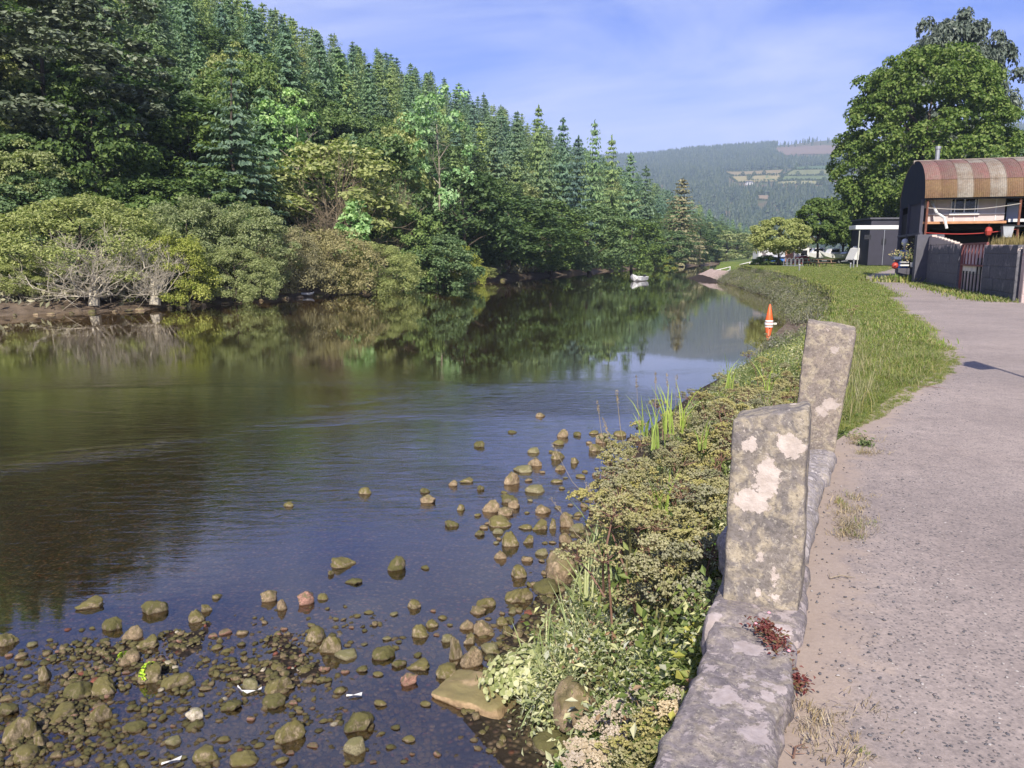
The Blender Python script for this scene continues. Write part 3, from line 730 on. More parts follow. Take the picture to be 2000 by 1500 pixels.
# leave room round the trees placed by hand
hp = np.array([(o.location.x, o.location.y) for o in C.objects if o.get('category') == 'tree'])
near = np.array([np.min(np.hypot(hp[:, 0] - a, hp[:, 1] - b)) for a, b in zip(gx, gy)]) > 2.6
gx, gy, d_ = gx[near], gy[near], d_[near]
gz = zfun(gx, gy)
spec = fbm(gx * .03, gy * .03, 0, 2, 31) + .5 * rng.normal(size=gx.size) * .5
mixed = fbm(gx * .045, gy * .045, 0, 2, 91)
con = ('spruce0', 'spruce1', 'spruce2', 'fir0', 'fir1', 'fir2', 'larch0', 'larch1')
brd = ('oak0', 'oak1', 'green0', 'green1', 'brown0')
items = []
for i in range(len(gx)):
    pc = (0.10 + .88 * float(sstep(18, 50, d_[i]))) * (.55 if mixed[i] > .22 else 1)
    if rng.random() < pc:
        s = spec[i]; k = ('larch%d' % rng.integers(2)) if s > .08 else (('fir%d' % rng.integers(3)) if s < -.05 else 'spruce%d' % rng.integers(3))
        H = rng.uniform(9.0, 16.5); W = H * rng.uniform(.40, .56)
    else:
        k = brd[rng.integers(len(brd))]; H = rng.uniform(7, 11.5) * (0.75 if d_[i] < 13 else 1); W = H * rng.uniform(.65, .85)
    items.append((H / math.hypot(gx[i], gy[i]), k, gx[i], gy[i], gz[i], H, W))
# which of them can be seen: rough horizon test in photo columns
items.sort(key=lambda q: math.hypot(q[2], q[3]))
hor = np.full(2100, -99.0); vis = []
for it in items:
    s_, k, x, y, z, H, W = it
    Yc = y; px = 1000 + FPX * x / (y * .985); el = (z + H - EYE) / y; hw = W * .35 / y * FPX
    a, b_ = int(max(0, px - hw + 150)), int(min(2099, px + hw + 150))
    if b_ <= a: continue
    seen = (hor[a:b_] < el - 0.008).mean()
    vis.append((seen * s_ * s_, it)); hor[a:b_] = np.maximum(hor[a:b_], el - .2 * H / y)
vis = [v for v in vis if v[0] > 0]
vis.sort(key=lambda v: -v[0])
LAB = {'spruce': ('spruce_tree', 'dark green spruce in the dense wood on the left hillside', 'dark spruces on the wooded hillside'),
       'fir': ('fir_tree', 'blue-green fir in the dense wood on the left hillside', 'blue-green firs on the wooded hillside'),
       'larch': ('larch_tree', 'light green feathery conifer in the dense wood on the left hillside', 'light conifers on the wooded hillside'),
       'oak': ('oak_tree', 'dark round broadleaf tree low on the wooded left hillside', 'dark broadleaf trees on the hillside'),
       'green': ('green_tree', 'green round broadleaf tree low on the wooded left hillside', 'green broadleaf trees on the hillside'),
       'brown': ('olive_tree', 'olive brown broadleaf tree low on the wooded left hillside', 'olive broadleaf trees on the hillside')}
ZX = [230, 420, 560, 760, 930, 1080, 1250, 1380]
ZONES = ['at the far left behind the tallest tree', 'left of the drooping spruce', 'around the drooping spruce', 'above the brownish willow', 'above the bright green bushes', 'above the broad dark olive oak', 'above the fresh green round tree', 'by the brownish spruce', 'beyond the river bend']
N_IND = 215
for q, (v, it) in enumerate(vis[:N_IND]):
    _, k, x, y, z, H, W = it
    nm, lab, grp = LAB[k.rstrip('0123456789')]
    px_ = 1000 + FPX * x / (y * .985); zone = ZONES[min(len(ZONES) - 1, int(np.searchsorted(ZX, px_)))]
    el_ = (z + H * .7 - EYE) / math.hypot(x, y); sky_ = np.interp(px_, [0, 500, 960, 1240, 1500], [.34, .29, .17, .12, .07])
    hgt = 'near the skyline' if el_ > sky_ * .78 else ('half way up' if el_ > sky_ * .45 else 'low down')
    lab = lab.replace(' in the dense wood on the left hillside', '').replace(' low on the wooded left hillside', '') + ' ' + hgt + ' ' + zone; grp = grp + ' ' + hgt + ' ' + zone
    h0, w0, cme, tme = KINDS[k]
    o = empty(nm, (x, y, z - .2), rng.uniform(0, 6.28), lab, 'tree', grp); o.scale = (W / w0, W / w0, H / h0)
    link('trunk', tme, o); link('crown', cme, o)
rest = [it for v, it in vis[N_IND:]]
kk = con + brd
# joined crown and trunk for the far ones
pr = [proto('far_' + k, KINDS[k][2]) for k in kk]
srt = sorted(range(len(kk)), key=lambda i: pr[i].name)
scatter('distant_woodland', [pr[i] for i in srt], [(it[2], it[3], it[4] - .3) for it in rest], [(0, 0, rng.uniform(0, 6.28)) for _ in rest],
        [(it[6] / KINDS[it[1]][1], it[6] / KINDS[it[1]][1], it[5] / KINDS[it[1]][0]) for it in rest], [srt.index(kk.index(it[1])) for it in rest])
print('wood', len(vis), 'stuff', len(rest))

# undergrowth along the left bank so that no bare slope shows, and grey silted stems at the tide line
und = [proto('und_a', KINDS['bush_green'][2]), proto('und_b', KINDS['bush_olive2'][2]), proto('und_c', KINDS['oak0'][2])]
pts = []; sc = []; ro = []; ix = []
for a in np.arange(20, 420, 2.6):
    for dd in (5.0, 8.0, 11.5, 16, 21):
        pts_a = a + rng.uniform(-1.2, 1.2); acc = 0
        for i in range(len(LSH) - 1):
            v = LSH[i + 1] - LSH[i]; ln = math.hypot(*v)
            if acc + ln > pts_a:
                p = LSH[i] + v * (pts_a - acc) / ln; n = np.array([-v[1], v[0]]) / ln; break
            acc += ln
        q = p + n * (dd + rng.uniform(-1, 1) + (1.5 if a < 115 else -1.5))
        if q[1] < 38: continue
        k = int(rng.integers(3)); hgt = rng.uniform(1.6, 3.4) * (1.0 if dd < 9 else 1.5)
        pts.append((q[0], q[1], zf(*q) - .2)); ro.append((0, 0, rng.uniform(0, 6.28))); ix.append(k)
        s = hgt / (5, 6, 13)[k]; sc.append((s * 1.25, s * 1.25, s))
scatter('bank_undergrowth', und, pts, ro, sc, ix)
b = MB(); rr = random.Random(9)
stem_pts = []
for a in np.arange(40, 130, .55):
    acc = 0
    for i in range(len(LSH) - 1):
        v = LSH[i + 1] - LSH[i]; ln = math.hypot(*v)
        if acc + ln > a:
            p = LSH[i] + v * (a - acc) / ln; n = np.array([-v[1], v[0]]) / ln; break
        acc += ln
    q = p + n * rr.uniform(2.2, 4.5)
    if rr.random() < .75:
        z = zf(*q); x, y = q
        for j in range(rr.choice((2, 3, 4, 5))):
            e = (x + rr.uniform(-.9, .9), y - rr.uniform(0, .9), z + rr.uniform(.3, 1.5)); m = ((x + e[0]) / 2 + rr.uniform(-.2, .2), (y + e[1]) / 2, z + (e[2] - z) * .6)
            b.tube([(x, y, z - .1), m, e], [.06, .045, .015], 4, False)
            b.tube([e, (e[0] + rr.uniform(-.5, .5), e[1] - .2, e[2] - rr.uniform(0.1, .9))], [.02, .008], 4, False)
SILT = plain('silted_stems', (0.27, 0.235, 0.19), .95, .3, 5)
b.build('silted_stems', SILT)['kind'] = 'stuff'
# mud-line stones and small plants
GT = leaf_quads(np.random.default_rng(1).normal(size=(70, 3)) * [.45, .45, .1] + [0, 0, .22], unit(np.random.default_rng(2), 70), .26, .5, np.random.default_rng(3), .1)
silt_leaf = leafmat('silted_leaves', [(0.070, 0.072, 0.042), (0.135, 0.132, 0.085), (0.21, 0.20, 0.145)], .1, .2, gain=1.25)
clump = proto('silt_clump', np_mesh('silt_clump', GT[0], GT[1], silt_leaf))
pts = []
for a in np.arange(30, 150, .35):
    acc = 0
    for i in range(len(LSH) - 1):
        v = LSH[i + 1] - LSH[i]; ln = math.hypot(*v)
        if acc + ln > a:
            p = LSH[i] + v * (a - acc) / ln; n = np.array([-v[1], v[0]]) / ln; break
        acc += ln
    q = p + n * rng.uniform(1.8, 4.8)
    pts.append((q[0], q[1], zf(*q) + rng.uniform(0, .5)))
scatter('silted_bank_plants', [clump], pts, [(rng.uniform(-.4, .4), 0, rng.uniform(0, 6.28)) for _ in pts], [rng.uniform(.8, 2.2) for _ in pts])

# ------------------------------------------------------------------ far hills: woods, fields, hedges
def far_xy(px, r): a = math.atan((px - 1000) / FPX * 1.014); return r * math.sin(a), r * math.cos(a)
def far_r(px, py):                      # distance at which the far slope shows at this height in the view
    d = ray(px, py); hxy = math.hypot(d[0], d[1])
    for r in np.arange(960, 2900, 8):
        x, y = d[0] / hxy * r, d[1] / hxy * r
        if zf(x, y) > EYE + d[2] / hxy * r: return x, y, r
    return None
FIELDS = [([(1408, 336), (1532, 333), (1524, 341), (1432, 345)], (0.25, 0.20, 0.085)), ([(1425, 346), (1530, 343), (1522, 356), (1440, 358)], (0.30, 0.255, 0.10)),
          ([(1556, 327), (1650, 324), (1650, 331), (1550, 333)], (0.075, 0.13, 0.035)), ([(1548, 334), (1650, 332), (1650, 344), (1532, 344)], (0.17, 0.185, 0.06)),
          ([(1470, 345), (1650, 345), (1650, 354), (1462, 354)], (0.12, 0.16, 0.045)), ([(1520, 356), (1610, 355), (1612, 361), (1515, 362)], (0.26, 0.25, 0.10)),
          ([(1478, 382), (1506, 384), (1500, 392), (1478, 391)], (0.28, 0.21, 0.13)), ([(1512, 290), (1640, 283), (1640, 301), (1536, 304)], (0.20, 0.145, 0.10))]
fmask = []
for q, (poly, colr) in enumerate(FIELDS):
    cs = []
    for px, py in poly:
        h_ = far_r(px, py)
        cs.append(np.array(h_[:2]))
    n = 7; Vv = []
    for i in range(n):
        for j in range(n):
            u, v = i / (n - 1), j / (n - 1)
            p = (cs[0] * (1 - u) + cs[1] * u) * (1 - v) + (cs[3] * (1 - u) + cs[2] * u) * v
            Vv.append((p[0], p[1], 0))
    Vv = np.array(Vv); Vv[:, 2] = zfun(Vv[:, 0], Vv[:, 1]) + 1.2
    I = np.arange(n * n).reshape(n, n)
    m = plain('field_mat', colr, .95, .15, .02)
    o = link('field', np_mesh('field', Vv, np.stack([I[:-1, :-1], I[1:, :-1], I[1:, 1:], I[:-1, 1:]], -1).reshape(-1, 4), m, True)); o['kind'] = 'structure'
    fmask.append(np.array(cs))
def in_poly(x, y, poly):
    c = np.zeros(x.shape, bool); n = len(poly)
    for i in range(n):
        x1, y1 = poly[i]; x2, y2 = poly[(i + 1) % n]
        k = ((y1 > y) != (y2 > y)) & (x < (x2 - x1) * (y - y1) / (y2 - y1 + 1e-9) + x1); c ^= k
    return c
fr_ = np.random.default_rng(8)
n = 30000
r = np.sqrt(fr_.uniform(960 ** 2, 2800 ** 2, n)); a = np.arctan((fr_.uniform(1090, 2080, n) - 1000) / FPX)
x = r * np.sin(a); y = r * np.cos(a); keep = np.ones(n, bool)
for pl in fmask:
    for kx in (1.0, 1.03, 1.06): keep &= ~in_poly(x * kx, y * kx, pl)
pxx = 1000 + FPX * np.tan(a)
open_ = ((pxx > 1500) & (r > 2330)) | ((pxx > 1410) & (r > 1560) & (r < 1900) & (pxx < 1760)); keep &= ~(open_ & (fr_.random(n) < .93))
x, y, r = x[keep], y[keep], r[keep]; z = zfun(x, y)
rings = [(0, .34), (.42, .20), (.36, .30), (.72, .10), (.62, .18), (1.0, 0.0)]
nn = 5; base = []
for zz_, rr_ in rings:
    for k in range(nn): base.append((rr_ * math.cos(6.283 * k / nn + zz_ * 3), rr_ * math.sin(6.283 * k / nn + zz_ * 3), zz_))
base = np.array(base); bf = []
for i in range(len(rings) - 1):
    for k in range(nn): bf.append((i * nn + k, i * nn + (k + 1) % nn, (i + 1) * nn + (k + 1) % nn, (i + 1) * nn + k))
bf = np.array(bf)
m = len(x); H = fr_.uniform(11, 20, m); W = H * fr_.uniform(.45, .62, m)
low = sstep(1500, 1050, r) * (fr_.random(m) < .6)
W = np.where(low > .3, H * .9, W); H = np.where(low > .3, H * .7, H)
VV = base[None] * np.stack([W, W, H], 1)[:, None, :]; ro_ = fr_.uniform(0, 6.28, m); c_, s_ = np.cos(ro_)[:, None], np.sin(ro_)[:, None]
VX = VV[..., 0] * c_ - VV[..., 1] * s_ + x[:, None]; VY = VV[..., 0] * s_ + VV[..., 1] * c_ + y[:, None]; VZ = VV[..., 2] + z[:, None] - .5
FF = (bf[None] + (np.arange(m) * len(base))[:, None, None]).reshape(-1, 4)
FAR_L = leafmat('far_wood_leaves', [(0.022, 0.042, 0.026), (0.040, 0.065, 0.034), (0.065, 0.09, 0.036)], 0.0, .1, gain=.85)
link('far_forest', np_mesh('far_forest', np.stack([VX, VY, VZ], -1).reshape(-1, 3), FF, FAR_L))['kind'] = 'stuff'
# hedges round the fields and scattered field trees
hx = []
for pl in fmask[:7]:
    for i in range(len(pl)):
        a_, b_ = pl[i], pl[(i + 1) % len(pl)]; L = math.hypot(*(b_ - a_))
        for s in np.arange(0, L, 4.5): hx.append(a_ + (b_ - a_) * s / L + fr_.uniform(-1.5, 1.5, 2))
hx = np.array(hx); hz = zfun(hx[:, 0], hx[:, 1])
scatter('far_hedgerow', [proto('hedge_bush', KINDS['oak0'][2])], np.c_[hx, hz], [(0, 0, fr_.uniform(0, 6)) for _ in hx], np.where(fr_.random(len(hx)) < .06, .8, fr_.uniform(.18, .38, len(hx))))
# white farmhouses on the far slope
WHITE = plain('white_render', (0.74, 0.72, 0.68), .8, .06)
SLATE = plain('slate', (0.10, 0.10, 0.115), .7, .2)
GLASS_D = plain('dark_glass', (0.02, 0.022, 0.026), .12, .1, spec=.6)
for px, py, w, lab in ((1463, 361, 12, 'tiny white farmhouse on the far slope among the dark trees'), (1622, 364, 16, 'tiny white farmhouse at the edge of the far fields by the big tree')):
    q = far_r(px, py)
    if q is None: continue
    o = empty('farmhouse', (q[0], q[1], zf(q[0], q[1]) - .5), 0.3, lab, 'house')
    W_ = w * mpp(q[2]); MB().box((0, 0, 2.2), (W_, 7, 5.4)).build('wall', WHITE, o)
    MB().prism([(-3.9, 4.9), (3.9, 4.9), (0, 7.6)], -W_ / 2 - .3, W_ / 2 + .3, 0).build('roof', SLATE, o)
    for k in (-.3, 0, .3): MB().box((W_ * k, -3.52, 2.6), (1.2, .08, 1.5)).build('window', GLASS_D, o)
# ------------------------------------------------------------------ right bank: barn, walls, yard
def gz_(x, y): return float(gland(x, y))
NAVY = plain('tarred_navy_tin', (0.020, 0.023, 0.048), .55, .25, 1.5, spec=.4)
RUSTPOST = plain('rusty_steel', (0.20, 0.075, 0.045), .8, .35, 5)
PINKWALL = plain('weathered_pale_board', (0.62, 0.54, 0.52), .85, .12, 2, bump=.2)
GREYWALL = plain('grey_board', (0.40, 0.37, 0.40), .85, .15, 2)
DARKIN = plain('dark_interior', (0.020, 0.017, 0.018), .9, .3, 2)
ORANGEB = plain('orange_fascia', (0.55, 0.27, 0.13), .8, .25, 4)
WHITEP = plain('white_paint', (0.78, 0.77, 0.75), .5, .06, 4)
BLACKP = plain('black_metal', (0.018, 0.018, 0.022), .5, .2, 4)
BLUESLAT = plain('blue_grey_boards', (0.085, 0.080, 0.105), .8, .2, 4)
GALV = plain('galvanised_steel', (0.45, 0.46, 0.48), .45, .1, 6, metal=.6)
TIMBER = plain('weathered_timber', (0.26, 0.17, 0.10), .8, .25, 6)
TIMBER_D = plain('dark_green_timber', (0.022, 0.035, 0.026), .7, .25, 6)
RUBBER = plain('tyre_rubber', (0.018, 0.018, 0.018), .85, .1, 6)
REDP = plain('red_paint', (0.50, 0.065, 0.045), .5, .12, 5)
DRED = plain('dark_red_steel', (0.26, 0.085, 0.080), .6, .2, 5)
ORANGE = plain('orange_plastic', (0.85, 0.145, 0.035), .42, .08, 4)
BLUEP = plain('blue_plastic', (0.06, 0.20, 0.62), .45, .08, 4)

aw = PY(1806, 388, 44.0); zA = gz_(aw[0], 44)
barn = empty('barn', (aw[0], 44.0, zA), math.radians(-19), 'old barn with a rusty patched round tin roof and dark gable above the black wall', 'barn')
EV = aw[2] - zA; RISE = PY(1782, 318, 48.5)[2] - aw[2]; SPAN = 9.6; BL = 15.0
def arch(f): # f 0..1 from the front eave to the back
    an = math.pi * f; return (SPAN / 2 - SPAN / 2 * math.cos(an), EV + RISE * math.sin(an) ** .9)
def rust_sheet(name, c1, c2):
    t = NT(name); o = t.pos(); ob = t.obj()
    n = t.noise(o, 1.6, 6, .65); n2 = t.noise(o, 9, 4, .7); r_ = t.n('ShaderNodeObjectInfo').outputs['Random']
    c = t.mix(t.rng(n, .35, .65), (*c1, 1), (*c2, 1)); c = t.mix(1.0, c, t.ramp(n2, [(.3, (.72,) * 3), (.7, (1.2,) * 3)]), 'MULTIPLY')
    c = t.mix(1.0, c, t.ramp(r_, [(0, (.62,) * 3), (1, (.90,) * 3)]), 'MULTIPLY')
    if name.startswith('red'): c = t.mix(t.rng(t.math('ADD', t.xyz(ob)[2], t.rng(t.noise(t.mapv(ob, (6, 1, .6)), 2, 3, .6), .3, .7, -.5, .5)), EV + .05, EV + .75, .75, 0), c, (0.175, 0.128, 0.070, 1))
    return t.pbr(c, .75, None, 0, .3)
RS = {'r': rust_sheet('red_oxide_tin', (0.255, 0.130, 0.112), (0.245, 0.165, 0.13)), 'o': rust_sheet('ochre_rust_tin', (0.26, 0.17, 0.085), (0.23, 0.135, 0.08)), 'g': rust_sheet('pale_lichened_tin', (0.33, 0.295, 0.245), (0.24, 0.185, 0.135))}
SW = 0.79; NC = int(BL / SW)
tiers = [(0.0, .125), (.122, .30), (.297, .52), (.515, .76), (.755, 1.0)]
tmesh = {}
for ti, (f0, f1) in enumerate(tiers):
    V = []; F = []; nx = 17; ny = 6
    for j in range(ny):
        f = f0 + (f1 - f0) * j / (ny - 1); y, z = arch(f); an = math.pi * f; lift = .012 * (1 - j / (ny - 1)) + .012 * (ti % 2)
        for i in range(nx):
            x = i / (nx - 1) * (SW + .03); h = .022 * math.cos(i * math.pi * .98 * 1.0) + lift
            V.append((x, y - math.cos(an) * h, z + math.sin(an) * h + .03))
    for j in range(ny - 1):
        for i in range(nx - 1): F.append((j * nx + i, j * nx + i + 1, (j + 1) * nx + i + 1, (j + 1) * nx + i))
    for k in 'rog':
        me = bpy.data.meshes.new('roof_sheet'); me.from_pydata(V, [], F); me.materials.append(RS[k]); tmesh[ti, k] = me
pat = {0: 'ooooogoooogoooooooooo', 1: 'rrgrgrrgorrorrgrrorro', 2: 'rrrggrgggrrgggggrgggg', 3: 'ggrgggrggggrgggggggrg', 4: 'rgrgrrggrgrgrrgrgrgrg'}
pat[0] = 'oogogoogoooogooogoooo'; pat[1] = 'rrgrgrrgoroorrgrrorro'
for ti in range(5):
    for k in range(NC): link('roof_sheet', tmesh[ti, pat[ti][k]], barn, (k * SW, 0, 0))
# ridge cap, gable tin in upright sheets
b = MB(); b.tube([(-.05, SPAN / 2, EV + RISE + .02), (BL, SPAN / 2, EV + RISE + .02)], .12, 8); b.build('ridge_cap', RS['g'], barn)
ng = 10
for k in range(ng):
    f0, f1 = k / ng, (k + 1) / ng
    y0, y1 = SPAN * f0, SPAN * f1; V = []; F = []
    for i in range(9):
        y = y0 + (y1 - y0) * i / 8; fa = math.acos(max(-1, min(1, 1 - 2 * y / SPAN))) / math.pi; z = EV + RISE * math.sin(math.pi * fa) ** .9
        off = .03 + .02 * math.cos(i * math.pi); V += [(off, y, EV - .12), (off, y, z)]
    for i in range(8): F.append((i * 2, i * 2 + 1, i * 2 + 3, i * 2 + 2))
    me = bpy.data.meshes.new('gable_sheet'); me.from_pydata(V, [], F); me.materials.append(NAVY); link('gable_sheet', me, barn)
# walls under the roof
UZ0 = PY(1850, 434, 45)[2] - zA; OH = 1.05
b = MB(); b.box((2.15, OH + .1, (UZ0 + EV) / 2), (4.1, .15, EV - UZ0)); b.build('upper_wall', PINKWALL, barn)
for k in range(4): MB().box((.7 + k * 1.02, OH + .01, (UZ0 + EV) / 2), (.05, .03, EV - UZ0)).build('batten', WHITEP, barn)
MB().box((2.15, OH - .03, UZ0 + .42), (4.1, .06, .07)).build('rail_board', WHITEP, barn)
b = MB(); b.box((2.1, OH - .25, UZ0 - .06), (4.2, .62, .13)); b.build('ledge', ORANGEB, barn)
wz = PY(1877, 401, 44.8)[2] - zA; wf = empty('window', (2.2, OH, wz)); wf.parent = barn
b = MB()
for sx in (-.66, 0, .66): b.box((sx, 0, 0), (.06, .10, .98))
for sz in (-.46, .46): b.box((0, 0, sz), (1.26, .098, .06))
b.box((0, -.05, -.53), (1.5, .16, .07)); b.build('frame', WHITEP, wf)
for sx in (-.33, .33): MB().box((sx, .02, 0), (.60, .03, .86)).build('pane', GLASS_D, wf)
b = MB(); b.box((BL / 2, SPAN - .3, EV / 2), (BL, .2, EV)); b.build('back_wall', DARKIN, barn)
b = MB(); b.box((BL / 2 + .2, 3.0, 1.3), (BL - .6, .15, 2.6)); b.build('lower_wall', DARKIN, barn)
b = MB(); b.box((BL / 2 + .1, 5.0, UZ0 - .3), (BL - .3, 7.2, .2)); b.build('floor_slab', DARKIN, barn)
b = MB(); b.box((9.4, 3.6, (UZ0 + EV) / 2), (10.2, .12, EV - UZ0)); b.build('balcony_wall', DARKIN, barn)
b = MB(); b.box((9.0, OH + .0, UZ0 + .04), (9.2, .12, .16)); b.build('balcony_edge', WHITEP, barn)
b = MB(); b.box((8.4, OH - .35, UZ0 - .30), (8.4, 1.3, .10)); b.build('canopy', BLACKP, barn)
b = MB(); b.box((4.72, 1.6, UZ0 + .55), (.62, .05, .95)); b.build('board', plain('pale_blue_board', (.42, .44, .56), .6, .05), barn)
for x, yq in ((.22, .25), (4.72, .25), (9.3, .25)): MB().tube([(x, yq, -.3), (x, yq, EV + .05)], .065, 8).build('post', RUSTPOST, barn)
MB().tube([(.1, .12, EV - .02), (BL, .12, EV - .02)], .05, 6).build('gutter', BLACKP, barn)
MB().tube([(.5, .95, EV - .1), (.75, .55, EV - .75), (1.1, .2, UZ0 + .2), (1.25, .1, UZ0 - .4)], .075, 7).build('downpipe', WHITEP, barn)
# side under the gable: upright boards
for k in range(11): MB().box((.10, .75 + k * .42, EV - .95), (.06, .26, 1.75)).build('side_board', BLUESLAT, barn)
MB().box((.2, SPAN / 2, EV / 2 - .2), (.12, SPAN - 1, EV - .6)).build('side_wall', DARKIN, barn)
MB().box((.02, SPAN / 2, EV - 1.9), (.14, SPAN - .6, .14)).build('side_beam', BLUESLAT, barn)
for yy_ in (.5, 5.2, 8.6): MB().box((.0, yy_, EV / 2), (.16, .16, EV)).build('side_post', BLUESLAT, barn)
b = MB(); b.lathe([(.13, -.3), (.13, .8), (.17, .82), (.17, .98), (.02, 1.0)], 10); b.build('flue', GALV, barn, (1.3, SPAN / 2 + .5, EV + RISE))
b = MB(); b.tube([(0, .7, 2.35), (.95, .3, 2.42)], .24, 12, False); b.build('vent_pipe', BLACKP, barn)
# things hanging under the eave
def barn_pt(x, y, z):
    c, s = math.cos(barn.rotation_euler.z), math.sin(barn.rotation_euler.z); return (barn.location.x + x * c - y * s, barn.location.y + x * s + y * c, zA + z)
p = barn_pt(3.3, .1, UZ0 - .55); ln = empty('lantern', p, 0, 'red lantern hanging under the barn ledge', 'lantern')
MB().lathe([(.03, -.28), (.13, -.22), (.19, 0), (.15, .16), (.05, .22)], 10).build('shade', REDP, ln); MB().tube([(0, 0, .2), (0, 0, .42)], .02, 5).build('hook', BLACKP, ln)
p = barn_pt(4.15, -.05, UZ0 - .6); lb = empty('light_box', p, math.radians(-10), 'square pale grey lamp box tilted under the dark canopy', 'lamp')
MB().prism([(-.28, .3), (.28, .3), (.2, -.3), (-.2, -.3)], -.16, .16).build('housing', plain('pale_grey_box', (.42, .43, .45), .5, .1), lb); MB().box((0, 0, .335), (.62, .38, .07)).build('lid', BLACKP, lb)
for z0_, z1_, sag, m_ in ((EV - .5, EV - .35, .18, plain('pale_rope', (.5, .46, .4), .8, .1)), (UZ0 - .62, UZ0 - .45, .16, plain('red_cable', (.5, .06, .05), .6, .1))):
    pts = [(.25 + 4.45 * k / 10, .2, z0_ + (z1_ - z0_) * k / 10 - sag * math.sin(math.pi * k / 10)) for k in range(11)]
    b = MB(); b.tube([barn_pt(*q) for q in pts], .022, 5)
    tag(b.build('cable', m_), 'pale rope strung between the rusty barn posts under the eave' if z0_ > UZ0 else 'red cable drooping to the red lantern under the barn ledge', 'cable')

# ---- black painted block wall with a barred gate
t = NT('black_wall_paint'); ps = t.pos(); n1 = t.noise(ps, 2.2, 6, .65); n2 = t.noise(ps, 11, 4, .6)
pz = t.xyz(ps)[2]
peel = t.rng(t.math('ADD', pz, t.rng(n1, .3, .7, -.32, .32)), 1.90, 1.94)
c = t.mix(t.rng(n2, .3, .7), (0.075, 0.074, 0.086, 1), (0.135, 0.132, 0.145, 1)); c = t.mix(t.rng(n1, .58, .66), c, (0.19, 0.18, 0.19, 1))
c = t.mix(peel, c, t.mix(n2, (0.42, 0.34, 0.29, 1), (0.60, 0.50, 0.44, 1)))
BLK = t.pbr(c, .8, t.bump(n2, .4, .02), 0, .25)
t = NT('bare_render'); ps = t.pos(); n1 = t.noise(ps, 3, 6, .65); n2 = t.noise(ps, 14, 4, .6)
c = t.mix(t.rng(n1, .35, .65), (0.36, 0.28, 0.26, 1), (0.46, 0.38, 0.36, 1)); c = t.mix(t.rng(n2, .60, .66), c, (0.33, 0.16, 0.13, 1))
BARE = t.pbr(c, .9, t.bump(n2, .4, .02), 0, .2)
Wp = [P(1812, 553, .05)[:2], P(1872, 567, .05)[:2], P(1920, 577, .05)[:2], P(1985, 588, .05)[:2]]
wall = empty('yard_wall', (Wp[0][0], Wp[0][1], 0), 0, 'black painted block wall with peeling top beside the path', 'wall')
def wall_run(p0, p1, h0, h1, mat, parent, th=.22, course=.44, blen=.92, nm='block', base=-.15):
    p0 = np.array(p0); p1 = np.array(p1); d = p1 - p0; L = math.hypot(*d); an = math.atan2(d[1], d[0]); rg = random.Random(int(L * 100))
    ox, oy = parent.location.x, parent.location.y; n = max(1, int(round(L / blen)))
    zc = base; ci = 0
    while zc < max(h0, h1) - .05:
        for k in range(-1, n + 1):
            a = max(0, (k + (.5 if ci % 2 else 0)) / n); b2 = min(1, (k + 1 + (.5 if ci % 2 else 0)) / n)
            if b2 - a < .02: continue
            hm_ = h0 + (h1 - h0) * (a + b2) / 2; zt = min(zc + course, hm_)
            if zt - zc < .06: continue
            q = p0 + d * (a + b2) / 2
            MB().box((q[0] - ox, q[1] - oy, (zc + zt) / 2), ((b2 - a) * L - .014, th + rg.uniform(-.012, .012), zt - zc - .014), an, .012).build(nm, mat, parent)
        zc += course; ci += 1
    MB().box(((p0[0] + p1[0]) / 2 - ox, (p0[1] + p1[1]) / 2 - oy, (base + min(h0, h1)) / 2), (L, th - .03, min(h0, h1) - base - .02), an).build('mortar_core', mat, parent)
zt0 = PY(1815, 458, Wp[0][1])[2]; zt1 = PY(1872, 477, Wp[1][1])[2]; zt2 = PY(1925, 478, Wp[2][1])[2]; zt3 = PY(1985, 478, Wp[3][1])[2]
wall_run(Wp[0], Wp[1], zt0, zt1, BLK, wall); wall_run(Wp[2], Wp[3], zt2, zt3, BLK, wall)
pier = Wp[0]; MB().box((0.15, .5, zt0 / 2 - .1), (.9, 1.3, zt0 + .2), math.radians(70), .03).build('pier', plain('black_pier_paint', (0.115, 0.112, 0.13), .85, .18, 3), wall)
we = empty('end_wall', (Wp[3][0], Wp[3][1], 0), 0, 'sunlit bare pinkish wall end at the right edge beyond the black wall', 'wall')
wall_run((Wp[3][0] - .06, Wp[3][1] - .24), (Wp[3][0] + 6, Wp[3][1] - .7), zt3, zt3, BARE, we)
g0 = np.array(Wp[1]); g1 = np.array(Wp[2]); gd = g1 - g0; gl_ = math.hypot(*gd); ga = math.atan2(gd[1], gd[0])
gate = empty('yard_gate', (g0[0], g0[1], 0), ga, 'tall barred yard gate, red bars on top, cream sheet in the middle', 'gate')
gt = (zt1 + zt2) / 2 + .03; gx0, gx1 = .1, gl_ - .1
for z0_, z1_, col, nm in ((gt - .85, gt - .04, (.85, .66, .64), 'upper_sheet'), (.80, gt - .86, (.86, .80, .66), 'middle_sheet'), (.10, .79, (.82, .66, .60), 'lower_sheet')):
    tt = NT('gate_' + nm); o_ = tt.obj(); nn_ = tt.noise(tt.mapv(o_, (1.5, 1, .6)), 3, 5, .6)
    mm_ = tt.pbr(tt.mix(tt.rng(nn_, .35, .65), (*col, 1), (col[0] * .62, col[1] * .66, col[2] * .72, 1)), .8)
    b = MB(); n_ = 26
    V = [(gx0 + (gx1 - gx0) * i / n_, .05 + .018 * (i % 2), z) for i in range(n_ + 1) for z in (z0_, z1_)]
    b.add(V, [(i * 2, i * 2 + 2, i * 2 + 3, i * 2 + 1) for i in range(n_)]); b.build(nm, mm_, gate)
for z in (gt, gt - .86): MB().box((gl_ / 2, 0, z), (gl_ - .1, .07, .07)).build('top_rail' if z == gt else 'mid_rail', DRED, gate)
